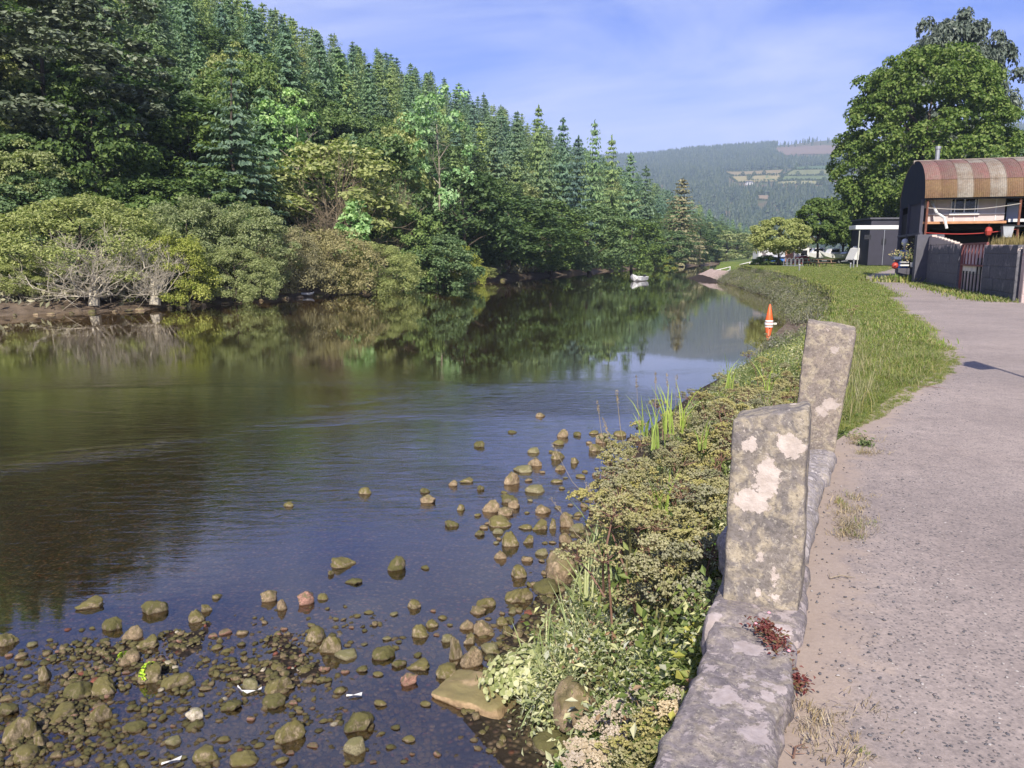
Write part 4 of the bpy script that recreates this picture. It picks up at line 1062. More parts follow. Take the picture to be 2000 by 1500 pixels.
for x in (gx0, gx1): MB().box((x, 0, gt / 2), (.085, .085, gt)).build('stile', DRED, gate)
for k in range(1, 7): MB().box((gx0 + (gx1 - gx0) * k / 7, -.01, gt - .43), (.06, .05, .80)).build('upper_bar', DRED, gate)
for k in range(1, 7): MB().box((gx0 + (gx1 - gx0) * k / 7, -.01, .48 if k < 5 else .75), (.085, .05, .86 if k < 5 else 1.4)).build('lower_bar', BLACKP, gate)

# ---- low planter wall with pots in front of the barn side
pw = empty('planter_wall', (PY(1780, 550, 45.5)[0], 45.5, .02), math.radians(-6), 'low dark weathered wall with flower pots left of the black pier', 'wall')
for k in range(4):
    for r_i in range(2): MB().box((-.75 + k * .5 + (.12 if r_i else 0), 0, .2 + r_i * .38), (.48, .4, .37), 0, .015).build('block', plain('planter_block', (0.10, 0.095, 0.115), .9, .3, 3), pw)
FLW = leafmat('pot_plant_leaves', [(0.06, 0.09, 0.03), (0.16, 0.16, 0.07), (0.30, 0.22, 0.12), (0.10, 0.14, 0.05)], .25, .1)
def pot_plant(px, py, Y, w, h, lab, seed, potm):
    q = PY(px, py, Y); o = empty('potted_plant', q, 0, lab, 'pot plant')
    MB().lathe([(w * .28, -.02), (w * .36, h * .45), (w * .39, h * .45), (w * .36, h * .42)], 10).build('pot', potm, o)
    r_ = np.random.default_rng(seed); n = 90; Pp = r_.normal(size=(n, 3)) * [w * .42, w * .42, h * .28] + [0, 0, h * .85]
    V, F = leaf_quads(Pp, unit(r_, n), .13, .6, r_); link('leaves', np_mesh('leaves', V, F, FLW), o)
pot_plant(1773, 519, 45.5, .6, .85, 'leafy plant in a dark pot on the low planter wall, left one', 1, BLACKP)
pot_plant(1796, 517, 45.4, .8, 1.05, 'straggly brown-green plant in a pot beside the black pier', 2, BLACKP)
pot_plant(1783, 521, 45.2, .45, .6, 'small plant in a white pot hanging at the front of the planter wall', 3, WHITEP)
for k, (px, py) in enumerate(((1766, 512), (1766, 518), (1797, 507), (1797, 513))):
    q = PY(px, py, 45.3); tag(MB().box((0, 0, 0), (.5, .12, .09), 0).build('slat', WHITEP if k % 2 else plain('grey_slat', (.4, .4, .4), .7), None, q), ('upper', 'lower')[k % 2] + ' pale slat on the planter wall, ' + ('left' if k < 2 else 'right') + ' pair', 'slat')
q = PY(1748, 519, 46); bo = empty('float_ball', q, 0, 'round red float hanging at the corner of the planter wall', 'float'); MB().lathe([(.02, -.2), (.14, -.15), (.2, 0), (.14, .15), (.03, .21)], 12).build('ball', REDP, bo, smooth=True); MB().tube([(0, 0, .2), (0, 0, .4)], .025, 5).build('loop', BLACKP, bo)
q = PY(1752, 503, 46); um = empty('basket', (q[0], q[1], q[2]), 0, 'blue-grey hanging basket above the red float', 'basket'); MB().lathe([(.05, -.28), (.3, -.1), (.36, .06), (.34, .06)], 10).build('bowl', plain('blue_grey', (.18, .22, .34), .7), um)
V, F = leaf_quads(np.random.default_rng(4).normal(size=(60, 3)) * [.22, .2, .14] + [0, 0, .2], unit(np.random.default_rng(5), 60), .14, .6, np.random.default_rng(6)); link('leaves', np_mesh('leaves', V, F, FLW), um)
q = PY(1766, 491, 47.0); pu = empty('blue_stand', (q[0], 47, .1), 0, 'blue and yellow upright stand with a white round top among the pots', 'stand')
MB().box((0, 0, 1.15), (.42, .3, 1.15), 0, .04).build('body', BLUEP, pu); MB().box((-.12, -.16, 1.2), (.12, .02, .9)).build('stripe', plain('yellow_stripe', (.5, .42, .12), .6), pu); MB().lathe([(.03, 1.72), (.05, 1.95), (.16, 2.05), (.2, 2.22), (.13, 2.38), (.02, 2.42)], 12).build('globe', WHITEP, pu, smooth=True)
MB().box((0, 0, .3), (.5, .36, .6)).build('base', BLACKP, pu)

# ---- dark building with flat white canopy
bx = PY(1697, 518, 80)[0]; sh = empty('dark_building', (bx, 80, .38), math.radians(-6), 'dark grey windowless building with a double door beyond the barn', 'building')
hb = PY(1697, 428, 80)[2] - .38; DG = plain('dark_grey_render', (0.052, 0.050, 0.066), .85, .3, .8)
MB().box((4.2, 3.2, hb / 2), (8.4, 6.0, hb)).build('wall', DG, sh)
MB().box((4.2, 3.2, hb + .08), (8.8, 6.4, .16)).build('roof', SLATE, sh)
for sx in (.55, 2.05): 
    d_o = MB().box((sx + .05, .17, 1.9), (1.42, .06, 3.6)).build('door', plain('door_paint', (0.038, 0.036, 0.052), .7, .2, 2), sh)
    MB().box((1.34 + (.14 if sx > 1 else -.14), .10, 2.5), (.16, .06, .55)).build('handle', BLACKP, d_o)
MB().box((1.33, .12, 1.9), (.05, .06, 3.6)).build('door_seam', GALV, sh)
c0 = PY(1675, 444, 74); ca = empty('canopy', (c0[0], 74, c0[2]), math.radians(-4), 'flat white canopy edge sticking out beside the barn on a thin pole', 'canopy')
MB().box((2.9, .8, 0), (6.2, 1.8, .36), 0, .01).build('roof_slab', WHITEP, ca); MB().tube([(.25, .1, -c0[2] + .3), (.25, .1, -.15)], .05, 7).build('pole', plain('pale_pole', (.5, .5, .42), .6), ca)
MB().box((1.1, .3, -.9), (.62, .06, .42)).build('hanging_board', BLACKP, ca)

# ---- yard: boats, cars, hut, tables
def wheel(b_parent, x, y, z, r=.31, w=.2):
    wo_ = MB().tube([(x, y - w / 2, z), (x, y + w / 2, z)], r, 14).build('wheel', RUBBER, b_parent)
    MB().tube([(x, y - w / 2 - .012, z), (x, y + w / 2 + .012, z)], r * .55, 10).build('hub', GALV, wo_)
def car(px, Y, heading, col, lab, van=False):
    x = PY(px, 505, Y)[0]; o = empty('parked_car', (x, Y, gz_(x, Y)), heading, lab, 'car', 'cars in the yard beyond the lawn')
    m = plain('car_paint', col, .3, .03, 1, spec=.6)
    if van: pf = [(-2.3, .35), (2.3, .35), (2.35, .9), (2.2, 1.15), (1.75, 1.85), (1.5, 1.95), (-2.25, 1.95), (-2.3, 1.6)]
    else: pf = [(-2.1, .32), (2.1, .32), (2.15, .7), (1.95, .86), (1.0, .95), (.4, 1.42), (-1.2, 1.45), (-1.95, 1.0), (-2.15, .9)]
    MB().prism(pf, -.84, .84).build('body', m, o)
    if van: MB().prism([(1.0, 1.2), (1.95, 1.2), (1.62, 1.75), (1.0, 1.75)], -.85, .85).build('window', GLASS_D, o)
    else: MB().prism([(-1.6, .98), (.82, .98), (.34, 1.36), (-1.1, 1.39)], -.85, .85).build('window', GLASS_D, o)
    for wx_ in (-1.35, 1.35):
        for wy_ in (-.78, .78): wheel(o, wx_, wy_, .31)
    for wy_ in (-.6, .6): MB().box((2.12, wy_, .72), (.08, .3, .13)).build('headlight', WHITEP, o)
    return o
def boat(px, Y, heading, L, lab, cabin=True, z=None, water=False, hullm=None, nm='cabin_boat', grp=None):
    x = PY(px, 505, Y)[0]; zz = (gz_(x, Y) + .55) if z is None else z; o = empty(nm, (x, Y, zz), heading, lab, 'boat', grp)
    st = [(-.5, .36, .02), (-.2, .42, 0), (.15, .42, 0), (.35, .30, .06), (.5, .02, .22)]; V = []; F = []
    W_ = L * .42
    for sx, w_, k_ in st:
        yb = w_ * W_ / .84; h_ = .17 * L
        V += [(sx * L, -yb, h_ + k_ * L * .5), (sx * L, -yb * .82, .04 * L + k_ * L), (sx * L, 0, -.03 * L + k_ * L), (sx * L, yb * .82, .04 * L + k_ * L), (sx * L, yb, h_ + k_ * L * .5)]
    for i in range(4):
        for k in range(4): F.append((i * 5 + k, i * 5 + k + 1, i * 5 + 5 + k + 1, i * 5 + 5 + k))
    F.append((0, 1, 2, 3, 4)[::-1])
    b = MB(); b.add(V, F); b.build('hull', hullm or WHITEP, o)
    dk = MB(); dk.add([(V[i * 5][0], V[i * 5][1] * .96, V[i * 5][2] - .05) for i in range(5)] + [(V[i * 5 + 4][0], V[i * 5 + 4][1] * .96, V[i * 5 + 4][2] - .05) for i in range(5)], [(i, i + 1, i + 6, i + 5) for i in range(4)]); dk.build('deck', plain('boat_deck', (.55, .55, .55), .6), o)
    if cabin:
        h0 = .17 * L - .05
        cb = MB().prism([(-.16 * L, h0), (.26 * L, h0), (.15 * L, h0 + .17 * L), (-.12 * L, h0 + .19 * L)], -.14 * L, .14 * L).build('cabin', WHITEP, o)
        MB().prism([(-.10 * L, h0 + .07 * L), (.19 * L, h0 + .07 * L), (.13 * L, h0 + .145 * L), (-.09 * L, h0 + .155 * L)], -.143 * L, .143 * L).build('window', GLASS_D, cb)
    if not water:
        MB().box((0, 0, -.18), (L * .7, .12, .1)).build('trailer_frame', GALV, o); wheel(o, -.1 * L, -.55, -.28, .26); wheel(o, -.1 * L, .55, -.28, .26)
    return o
boat(1628, 98, math.radians(186), 3.9, 'white cabin boat on a trailer right of the twin tree trunks', grp='boats ashore in the yard')
boat(1598, 101, math.radians(172), 4.2, 'white cabin boat ashore just left of the twin tree trunks', grp='boats ashore in the yard')
boat(1576, 104, math.radians(20), 4.2, 'white cabin boat behind the picnic tables', grp='boats ashore in the yard')
boat(1519, 104, math.radians(185), 5.5, 'white open boat with blue cover stripe left of the orange panel', cabin=False, grp='boats ashore in the yard')
MB_ = MB().box((0, 0, 0), (3.4, .9, .35), 0, .08).build('boat_cover', BLUEP, None, (PY(1521, 505, 103)[0], 102.6, gz_(60, 103) + .35)); tag(MB_, 'blue boat cover lying in front of the white open boat', 'cover')
car(1655, 100, math.radians(180), (.62, .62, .64), 'silver car parked left of the white box trailer')
car(1645, 107, math.radians(170), (.74, .74, .74), 'white car parked behind the silver car')
car(1505, 110, math.radians(10), (.70, .70, .70), 'white van parked behind the olive picnic tree', van=True)
# white box trailer with a blue panel
x = PY(1681, 505, 84)[0]; o = empty('box_trailer', (x, 84, gz_(x, 84)), math.radians(6), 'white box trailer with a blue square panel beside the dark building', 'trailer')
MB().box((0.5, 0, 1.3), (1.9, 1.8, 1.5), 0, .03).build('box', plain('trailer_white', (.6, .62, .7), .5, .05), o); MB().box((.85, -.91, 1.25), (.55, .03, .55)).build('panel', BLUEP, o); MB().prism([(-1.3, .6), (-.5, .6), (-.5, 1.9), (-.8, 1.8)], -.8, .8).build('nose', WHITEP, o)
MB().box((0, 0, .5), (2.9, 1.6, .14)).build('chassis', BLACKP, o); wheel(o, .2, -.8, .3); wheel(o, .9, -.8, .3); MB().tube([(-1.3, 0, .5), (-2.2, 0, .42)], .05, 6).build('drawbar', GALV, o)
# hut, sign board, orange panel
x = PY(1563, 505, 97)[0]; o = empty('small_hut', (x, 97, gz_(x, 97)), .1, 'small white kiosk with a dark window behind the picnic tables', 'kiosk')
MB().box((0, 0, 1.05), (1.5, 1.4, 2.1)).build('wall', WHITEP, o); MB().box((.1, -.71, 1.35), (.8, .03, .6)).build('window', GLASS_D, o); MB().box((0, 0, 2.16), (1.8, 1.7, .1)).build('roof', GALV, o)
x = PY(1550, 505, 95)[0]; o = empty('sign_board', (x, 95, gz_(x, 95)), 0, 'blank white sign board on a post behind the picnic tables', 'sign'); MB().box((0, 0, 1.75), (.75, .05, .6)).build('board', WHITEP, o); MB().tube([(0, .06, 0), (0, .06, 2.0)], .04, 6).build('post', GALV, o)
x = PY(1541, 505, 96)[0]; o = empty('orange_panel', (x, 96, gz_(x, 96)), 0, 'peach-orange upright panel left of the white sign board', 'panel'); MB().box((0, 0, 1.05), (1.0, .06, 1.7)).build('panel', plain('peach', (.68, .34, .20), .7), o)
for s in (-.45, .45): MB().tube([(s, .05, 0), (s, .05, 1.9)], .03, 6).build('post', GALV, o)
x = PY(1567, 505, 93)[0]; o = empty('red_cover', (x, 93, gz_(x, 93)), 0, 'dark red tarpaulin-covered heap behind the green picnic tables', 'tarpaulin'); MB().prism([(-1.0, 0), (1.0, 0), (.7, .8), (.2, 1.0), (-.6, .85)], -.6, .6).build('tarpaulin', plain('red_tarp', (.34, .06, .04), .7), o)
def table(px, py, Y, mat, rz, lab, grp):
    x = PY(px, py, Y)[0]; o = empty('picnic_table', (x, Y, gz_(x, Y)), rz, lab, 'picnic table', grp)
    for k in range(5): MB().box((0, -.3 + k * .15, .74), (1.8, .135, .04)).build('top_plank', mat, o)
    for s in (-1, 1):
        for k in range(2): MB().box((0, s * (.62 + .14 * k), .44), (1.8, .12, .04)).build('seat_plank', mat, o)
    for sx in (-.65, .65):
        for s in (-1, 1): MB().tube([(sx, s * .25, .72), (sx, s * .72, 0)], .05, 4).build('leg', mat, o)
        MB().box((sx, 0, .41), (.05, 1.5, .08)).build('cross_bar', mat, o)
table(1607, 519, 76, TIMBER, .1, 'brown wooden picnic table at the edge of the tree shade', 'picnic tables on the lawn')
for k, (px, Y) in enumerate(((1562, 78), (1577, 80), (1590, 83))): table(px, 515, Y, TIMBER_D, .05 * k, ('left', 'middle', 'right')[k] + ' one of the dark green picnic tables in the tree shade', 'picnic tables on the lawn')
x = PY(1546, 515, 77)[0]; o = empty('bike_rack', (x, 77, gz_(x, 77)), 0, 'pale grey metal rack of hoops left of the picnic tables', 'rack')
for k in range(5): MB().tube([(-.8 + k * .4, 0, 0), (-.8 + k * .4, 0, .75), (-.6 + k * .4, 0, .85), (-.5 + k * .4, 0, .75), (-.5 + k * .4, 0, 0)], .03, 6).build('hoop', GALV, o)
MB().tube([(-.9, 0, .1), (1.2, 0, .1)], .03, 6).build('base_rail', GALV, o)
for px, py, Y, h, lab in ((1667, 517, 72, .85, 'short grey marker post on the lawn near the dark building'), (1661, 519, 71, .45, 'short low marker post left of the taller grey one'), (1561, 526, 64, .5, 'small thin post on the lawn before the picnic tables')):
    x = PY(px, py, Y)[0]; o = empty('marker_post', (x, Y, gz_(x, Y)), 0, lab, 'post'); MB().box((0, 0, h / 2), (.09, .09, h), 0, .01).build('post', GALV, o); MB().box((0, 0, h + .03), (.12, .12, .06), 0, .01).build('cap', WHITEP, o)

# ---- slipway with white railing
SC = [P(1376, 541, WATER), P(1470, 549, WATER), P(1492, 521, .35), P(1462, 517, .35)]
t = NT('slipway_mat'); ps = t.pos(); n1 = t.noise(ps, 2, 6, .6); c = t.mix(t.rng(n1, .35, .65), (0.30, 0.22, 0.18, 1), (0.40, 0.31, 0.26, 1)); t.pbr(c, .9, t.bump(n1, .3, .03))
n = 14; sy, sd = np.meshgrid(np.linspace(91, 106.2, n), np.linspace(-1.6, 8.6, n), indexing='ij'); sx = np.interp(sy, RSH[:, 1], RSH[:, 0]) + sd
Vv = np.stack([sx, sy, np.maximum(zfun(sx.ravel(), sy.ravel()).reshape(sx.shape), -1.66 + .24 * np.maximum(sd, -1)) + .05], -1).reshape(-1, 3)
I = np.arange(n * n).reshape(n, n); o = link('slipway', np_mesh('slipway', Vv, np.stack([I[:-1, :-1], I[:-1, 1:], I[1:, 1:], I[1:, :-1]], -1).reshape(-1, 4)[:, ::-1], t.m, True)); o['kind'] = 'structure'
rl = empty('slipway_railing', (26.9, 106, WATER), 0, 'white railing running down beside the slipway', 'railing')
rp = [(27.1 + 1.33 * k, 106.0, -1.55 + .24 * max(0, (1.33 * k - .2)) + .05 * (k > 5)) for k in range(8)]
for i, q in enumerate(rp): MB().box((q[0] - 26.9, 0, q[2] - WATER + .42), (.10, .10, .98)).build('post', WHITEP, rl)
for i in range(len(rp) - 1):
    if i in (2, 5): continue
    for dz in (.84, .42): MB().tube([(rp[i][0] - 26.9, 0, rp[i][2] - WATER + dz), (rp[i + 1][0] - 26.9, 0, rp[i + 1][2] - WATER + dz)], .045, 6).build('rail', WHITEP, rl)

# ---- things on the water
q = P(1502, 632, WATER); o = empty('marker_buoy', (q[0], q[1], WATER), 0, 'orange cone-shaped buoy with a white band floating near the quay', 'buoy')
s = 38 * mpp(q[1], WATER)
MB().lathe([(s * .20, -.25), (s * .22, .0), (s * .21, s * .06)], 16).build('float_base', WHITEP, o, smooth=True); MB().lathe([(s * .205, s * .062), (s * .19, s * .2), (s * .05, s * .95), (.01, s)], 16).build('cone', ORANGE, o, smooth=True)
MB().lathe([(s * .20, s * .08), (s * .205, s * .13), (s * .195, s * .18)], 16).build('band', WHITEP, o, smooth=True); MB().lathe([(.02, -.02), (s * .1, 0), (s * .08, s * .05), (.02, s * .06)], 8).build('rope_end', plain('rope', (.6, .58, .48), .8), o, (s * .28, -s * .1, 0))
q = P(1248, 549, WATER); bt = boat(1248, q[1], math.radians(235), 3.3, 'small white open boat with outboard moored in the middle distance', cabin=False, z=WATER - .05, water=True, nm='moored_boat')
MB().box((-1.75, 0, .55), (.3, .3, .5), 0, .05).build('outboard_motor', BLACKP, bt); MB().box((-.2, 0, .42), (.35, 1.1, .06)).build('thwart', WHITEP, bt); MB().box((.5, 0, .5), (.9, .7, .3), 0, .1).build('foredeck', WHITEP, bt)
q = P(598, 580, WATER); ob = boat(598, q[1] + .6, math.radians(15), .95, 'tiny white dinghy pulled up on the far mud bank', cabin=False, z=WATER + .12, water=True, nm='dinghy')

# ---- right bank trees
broad('sycamore', L_SYC, 18, 15, 80, nclump=600, per=160, clump=.072, leaf=.27, aspect=.9, shape='egg', base=.02, hollow=.80, ragged=.10, r0=.45, nl=10)
broad('tallash', L_GREY, 12, 11, 81, nclump=300, per=190, clump=.08, leaf=.28, aspect=.6, shape='dome', base=.05, hollow=.55, ragged=.2, r0=.3, nl=14, tips=3)
broad('picnic', L_OLIVE, 7, 8, 82, nclump=170, per=110, clump=.09, leaf=.28, aspect=.6, shape='dome', base=.30, hollow=.65, r0=.16)
broad('parktree', L_OAK, 9, 8, 83, nclump=150, per=100, clump=.09, leaf=.34, shape='dome', base=.32, hollow=.65, r0=.2)
for k, px, Y, top, w, nm, lab in (
    ('sycamore', 1822, 94, 106, 286, 'sycamore_tree', 'huge dense sycamore behind the barn, tallest on the right'),
    ('tallash', 1868, 112, 30, 240, 'ash_tree', 'loose grey-green ash crown rising behind the huge sycamore'),
    ('green0', 1712, 97, 322, 95, 'green_tree', 'lower left skirt tree of the big sycamore above the white canopy'),
    ('green1', 1725, 100, 330, 140, 'green_tree', 'green tree behind the dark building'),
    ('green0', 1985, 80, 300, 140, 'green_tree', 'green tree behind the barn roof at the right edge'),
    ('picnic', 1526, 80, 430, 108, 'picnic_tree', 'low olive round tree spreading over the lawn by the slipway'),
    ('parktree', 1604, 88, 388, 100, 'dark_tree', 'dark shaded round tree over the picnic tables'),
    ('parktree', 1652, 112, 392, 90, 'dark_tree', 'dark green tree between the picnic trees and the big sycamore'),
    ('green1', 1672, 128, 420, 90, 'green_tree', 'green tree behind the parked boats'),
    ('bush_green', 1498, 84, 500, 60, 'quay_bush', 'dark bush hanging over the quay corner beside the slipway')):
    x = PY(px, top, Y)[0]; place(k, px, Y, top, w, nm, lab, 'bush' if 'bush' in nm else 'tree', z0=gz_(x, Y) - (.9 if 'bush' in nm else 0))
# a tree just outside the frame whose shadow falls across the path, and a pole with a pennant
x0, y0 = 12.3, 3.4
o = empty('roadside_tree', (x0, y0, 0), 1, 'roadside tree beside the path whose twig shadow falls on the gravel', 'tree'); o.scale = (.62, .62, .55)
link('trunk', KINDS['ash'][3], o); link('crown', KINDS['ash'][2], o)
fp = empty('pennant_pole', (6.25, 7.2, 0), 0, 'slim pole with a small pennant at the side of the path', 'flagpole')
MB().tube([(0, 0, -.1), (.05, 0, 1.6), (.15, 0.0, 3.75)], [.035, .03, .02], 8).build('pole', GALV, fp)
b = MB(); b.add([(.15, 0, 3.75), (.13, 0, 3.05), (-.16, .02, 2.95), (-.22, .04, 3.30), (-.05, .02, 3.62)], [(0, 1, 2, 3, 4)]); b.add([(.15, .012, 3.75), (.13, .012, 3.05), (-.16, .032, 2.95), (-.22, .052, 3.30), (-.05, .032, 3.62)], [(4, 3, 2, 1, 0)]); b.build('pennant', BLUEP, fp)

# ---- grass of verge and lawn
GR = leafmat('lawn_blades', [(0.085, 0.130, 0.026), (0.130, 0.165, 0.036), (0.180, 0.190, 0.062), (0.24, 0.20, 0.11)], .35, .2, gain=1.36)
def tuft(name, n, h, spread, mat, seed, w=.006, arch=.5):
    r_ = random.Random(seed); V = []; F = []
    for i in range(n):
        a = r_.uniform(0, 6.28); x, y = r_.gauss(0, spread), r_.gauss(0, spread); L = h * r_.uniform(.5, 1.1); ar = arch * r_.uniform(.2, 1.3); dx, dy = math.cos(a), math.sin(a); px_, py_ = -dy * w, dx * w
        o_ = len(V)
        for k, f in enumerate((0, .4, .75, 1)):
            z = L * f * (1 - .35 * ar * f); e = L * ar * f * f; ww = (1, .9, .6, .05)[k]
            V += [(x + dx * e - px_ * ww, y + dy * e - py_ * ww, z), (x + dx * e + px_ * ww, y + dy * e + py_ * ww, z)]
        for k in range(3): F.append((o_ + 2 * k, o_ + 2 * k + 1, o_ + 2 * k + 3, o_ + 2 * k + 2))
    return np_mesh(name, V, F, mat)
tfs = [proto('lawn_tuft_%d' % i, tuft('tuft', 34, .13, .05, GR, i, .0035, .8)) for i in range(3)]
tfb = [proto('lawn_wide_%d' % i, tuft('tuft', 46, .12, .20, GR, 10 + i, .011, .7)) for i in range(3)]
r_ = np.random.default_rng(12)
def verge(n, y0, y1, spr, hs):
    y = r_.uniform(y0, y1, n); s = r_.random(n)
    l = np.interp(y, RSH[:, 1], RSH[:, 0]) - .1; p_ = np.interp(y, PL[:, 1], PL[:, 0]) - .02 + .16 * fbm(y * 1.6, y * 0, 0, 3, 3)
    if y0 < 6.4: pass
    x = l + (p_ - l) * s
    e = (1 - s) * (p_ - l)
    hh = np.where(e < .35, .45, 1.0) * r_.uniform(.6, 1.25, n) * hs * (1 + .5 * fbm(x * .8, y * .8, 0, 2, 7))
    z = gland(x, y)
    return scatter('verge_grass', spr, np.c_[x, y, z], [(r_.uniform(-.15, .15), r_.uniform(-.15, .15), r_.uniform(0, 6.28)) for _ in range(n)], np.maximum(hh, .2) * np.where(e < .5, r_.uniform(.4, 1, n), 1))
verge(5200, 6.9, 13.5, tfs, 1.0)
verge(5200, 12.5, 30, tfb, .72)
n = 130; y = 7.2 + 10 * r_.random(n) ** 1.3; l = np.interp(y, RSH[:, 1], RSH[:, 0])
GP = leafmat('pale_verge_blades', [(0.17, 0.18, 0.07), (0.25, 0.235, 0.12), (0.32, 0.27, 0.17)], .3, .1, gain=1.1)
vt = [proto('tall_verge_%d' % i, tuft('tuft', 16, .34, .06, GP if i else GR, 90 + i, .0035, .5)) for i in range(3)]
scatter('tall_verge_grass', vt, np.c_[np.minimum(l + .05 + np.abs(r_.normal(size=n)) * .45, np.maximum(np.interp(y, PL[:, 1], PL[:, 0]) - .35, l)), y, np.zeros(n)], [(r_.uniform(-.2, .2), r_.uniform(-.2, .2), r_.uniform(0, 6.28)) for _ in range(n)], r_.uniform(.5, 1.1, n))
n = 7000; y = r_.uniform(29, 90, n); l = np.interp(y, RSH[:, 1], RSH[:, 0]); p_ = np.interp(y, PL[:, 1], PL[:, 0]); x = l - .45 + (p_ - l + .45) * r_.random(n)
scatter('lawn_grass', tfb, np.c_[x, y, np.minimum(gland(x, y), zfun(x, y) + .12) - .03], [(0, 0, r_.uniform(0, 6.28)) for _ in range(n)], r_.uniform(.8, 1.5, n))
n = 170; s = r_.random(n); i0 = (r_.random(n) * 3).astype(int)
wx_, wy_ = [], []
for k in range(n):
    a_, b_ = (np.array(Wp[0]) if i0[k] < 2 else np.array(Wp[2])), (np.array(Wp[1]) if i0[k] == 0 else np.array(Wp[2]) if i0[k] == 1 else np.array(Wp[3]))
    q = a_ + (b_ - a_) * s[k]; wx_.append(q[0] - r_.uniform(.15, .8)); wy_.append(q[1] - r_.uniform(0, .3))
scatter('wall_foot_grass', tfb, np.c_[wx_, wy_, np.zeros(n)], [(0, 0, r_.uniform(0, 6.28)) for _ in range(n)], r_.uniform(.8, 2.0, n))
n = 70; xx = [PY(1758 + 46 * k / n, 553, 44.6)[0] for k in range(n)]
scatter('planter_foot_grass', tfb, np.c_[xx, 44.4 + r_.uniform(-.3, .3, n), np.zeros(n)], [(0, 0, r_.uniform(0, 6.28)) for _ in range(n)], r_.uniform(1.8, 4.5, n))
n = 40; tp = [barn_pt(4.0 + 9 * k / n, -3.2 + r_.uniform(-.3, .3), 0) for k in range(n)]
wt = [np.array(Wp[2]) + (np.array(Wp[3]) - np.array(Wp[2])) * k / n for k in range(n)]
wtw = [proto('dry_weed', tuft('tuft', 14, .12, .12, leafmat('dry_weed_blades', [(0.16, 0.13, 0.05), (0.24, 0.19, 0.09)], .2, .1, gain=1.2), 71, .008, .6))]
scatter('wall_top_weeds', wtw, [(q[0] + .3, q[1] + .1, zt2 - .05) for q in wt], [(0, 0, r_.uniform(0, 6.28)) for _ in range(n)], [(r_.uniform(.8, 1.2), r_.uniform(.8, 1.2), r_.uniform(2.5, 5)) for _ in range(n)])
# silted plants hanging over the far quay face
n = 2600; y = r_.uniform(22, 90, n); l = np.interp(y, RSH[:, 1], RSH[:, 0]); mw_ = mwidth(y); u_ = r_.random(n) ** .8; x = l - mw_ * u_ * .95 + .05
z = zfun(x, y) + .05
skip = ((y > 25) & (y < 34) & (u_ > .30)); x, y, z = x[~skip], y[~skip], z[~skip]
LMID = leafmat('quay_green_leaves', [(0.05, 0.065, 0.025), (0.095, 0.11, 0.045), (0.15, 0.155, 0.08)], .2, .2, gain=1.3)
qc = leaf_quads(np.random.default_rng(1).normal(size=(150, 3)) * [.32, .32, .10] + [0, 0, .12], unit(np.random.default_rng(2), 150), .085, .4, np.random.default_rng(3), .1)
scatter('quay_bank_plants', [proto('quay_clump', np_mesh('quay_clump', qc[0], qc[1], silt_leaf)), proto('silt_grass', tuft('tuft', 50, .34, .2, silt_leaf, 31, .009, .9)), proto('quay_green', np_mesh('quay_green', qc[0], qc[1], LMID)), proto('quay_grass', tuft('tuft', 44, .30, .2, GR, 32, .009, .9))], np.c_[x, y, z], [(r_.uniform(-.5, .5), r_.uniform(-.5, .5), r_.uniform(0, 6.28)) for _ in x], r_.uniform(.7, 1.3, len(x)))
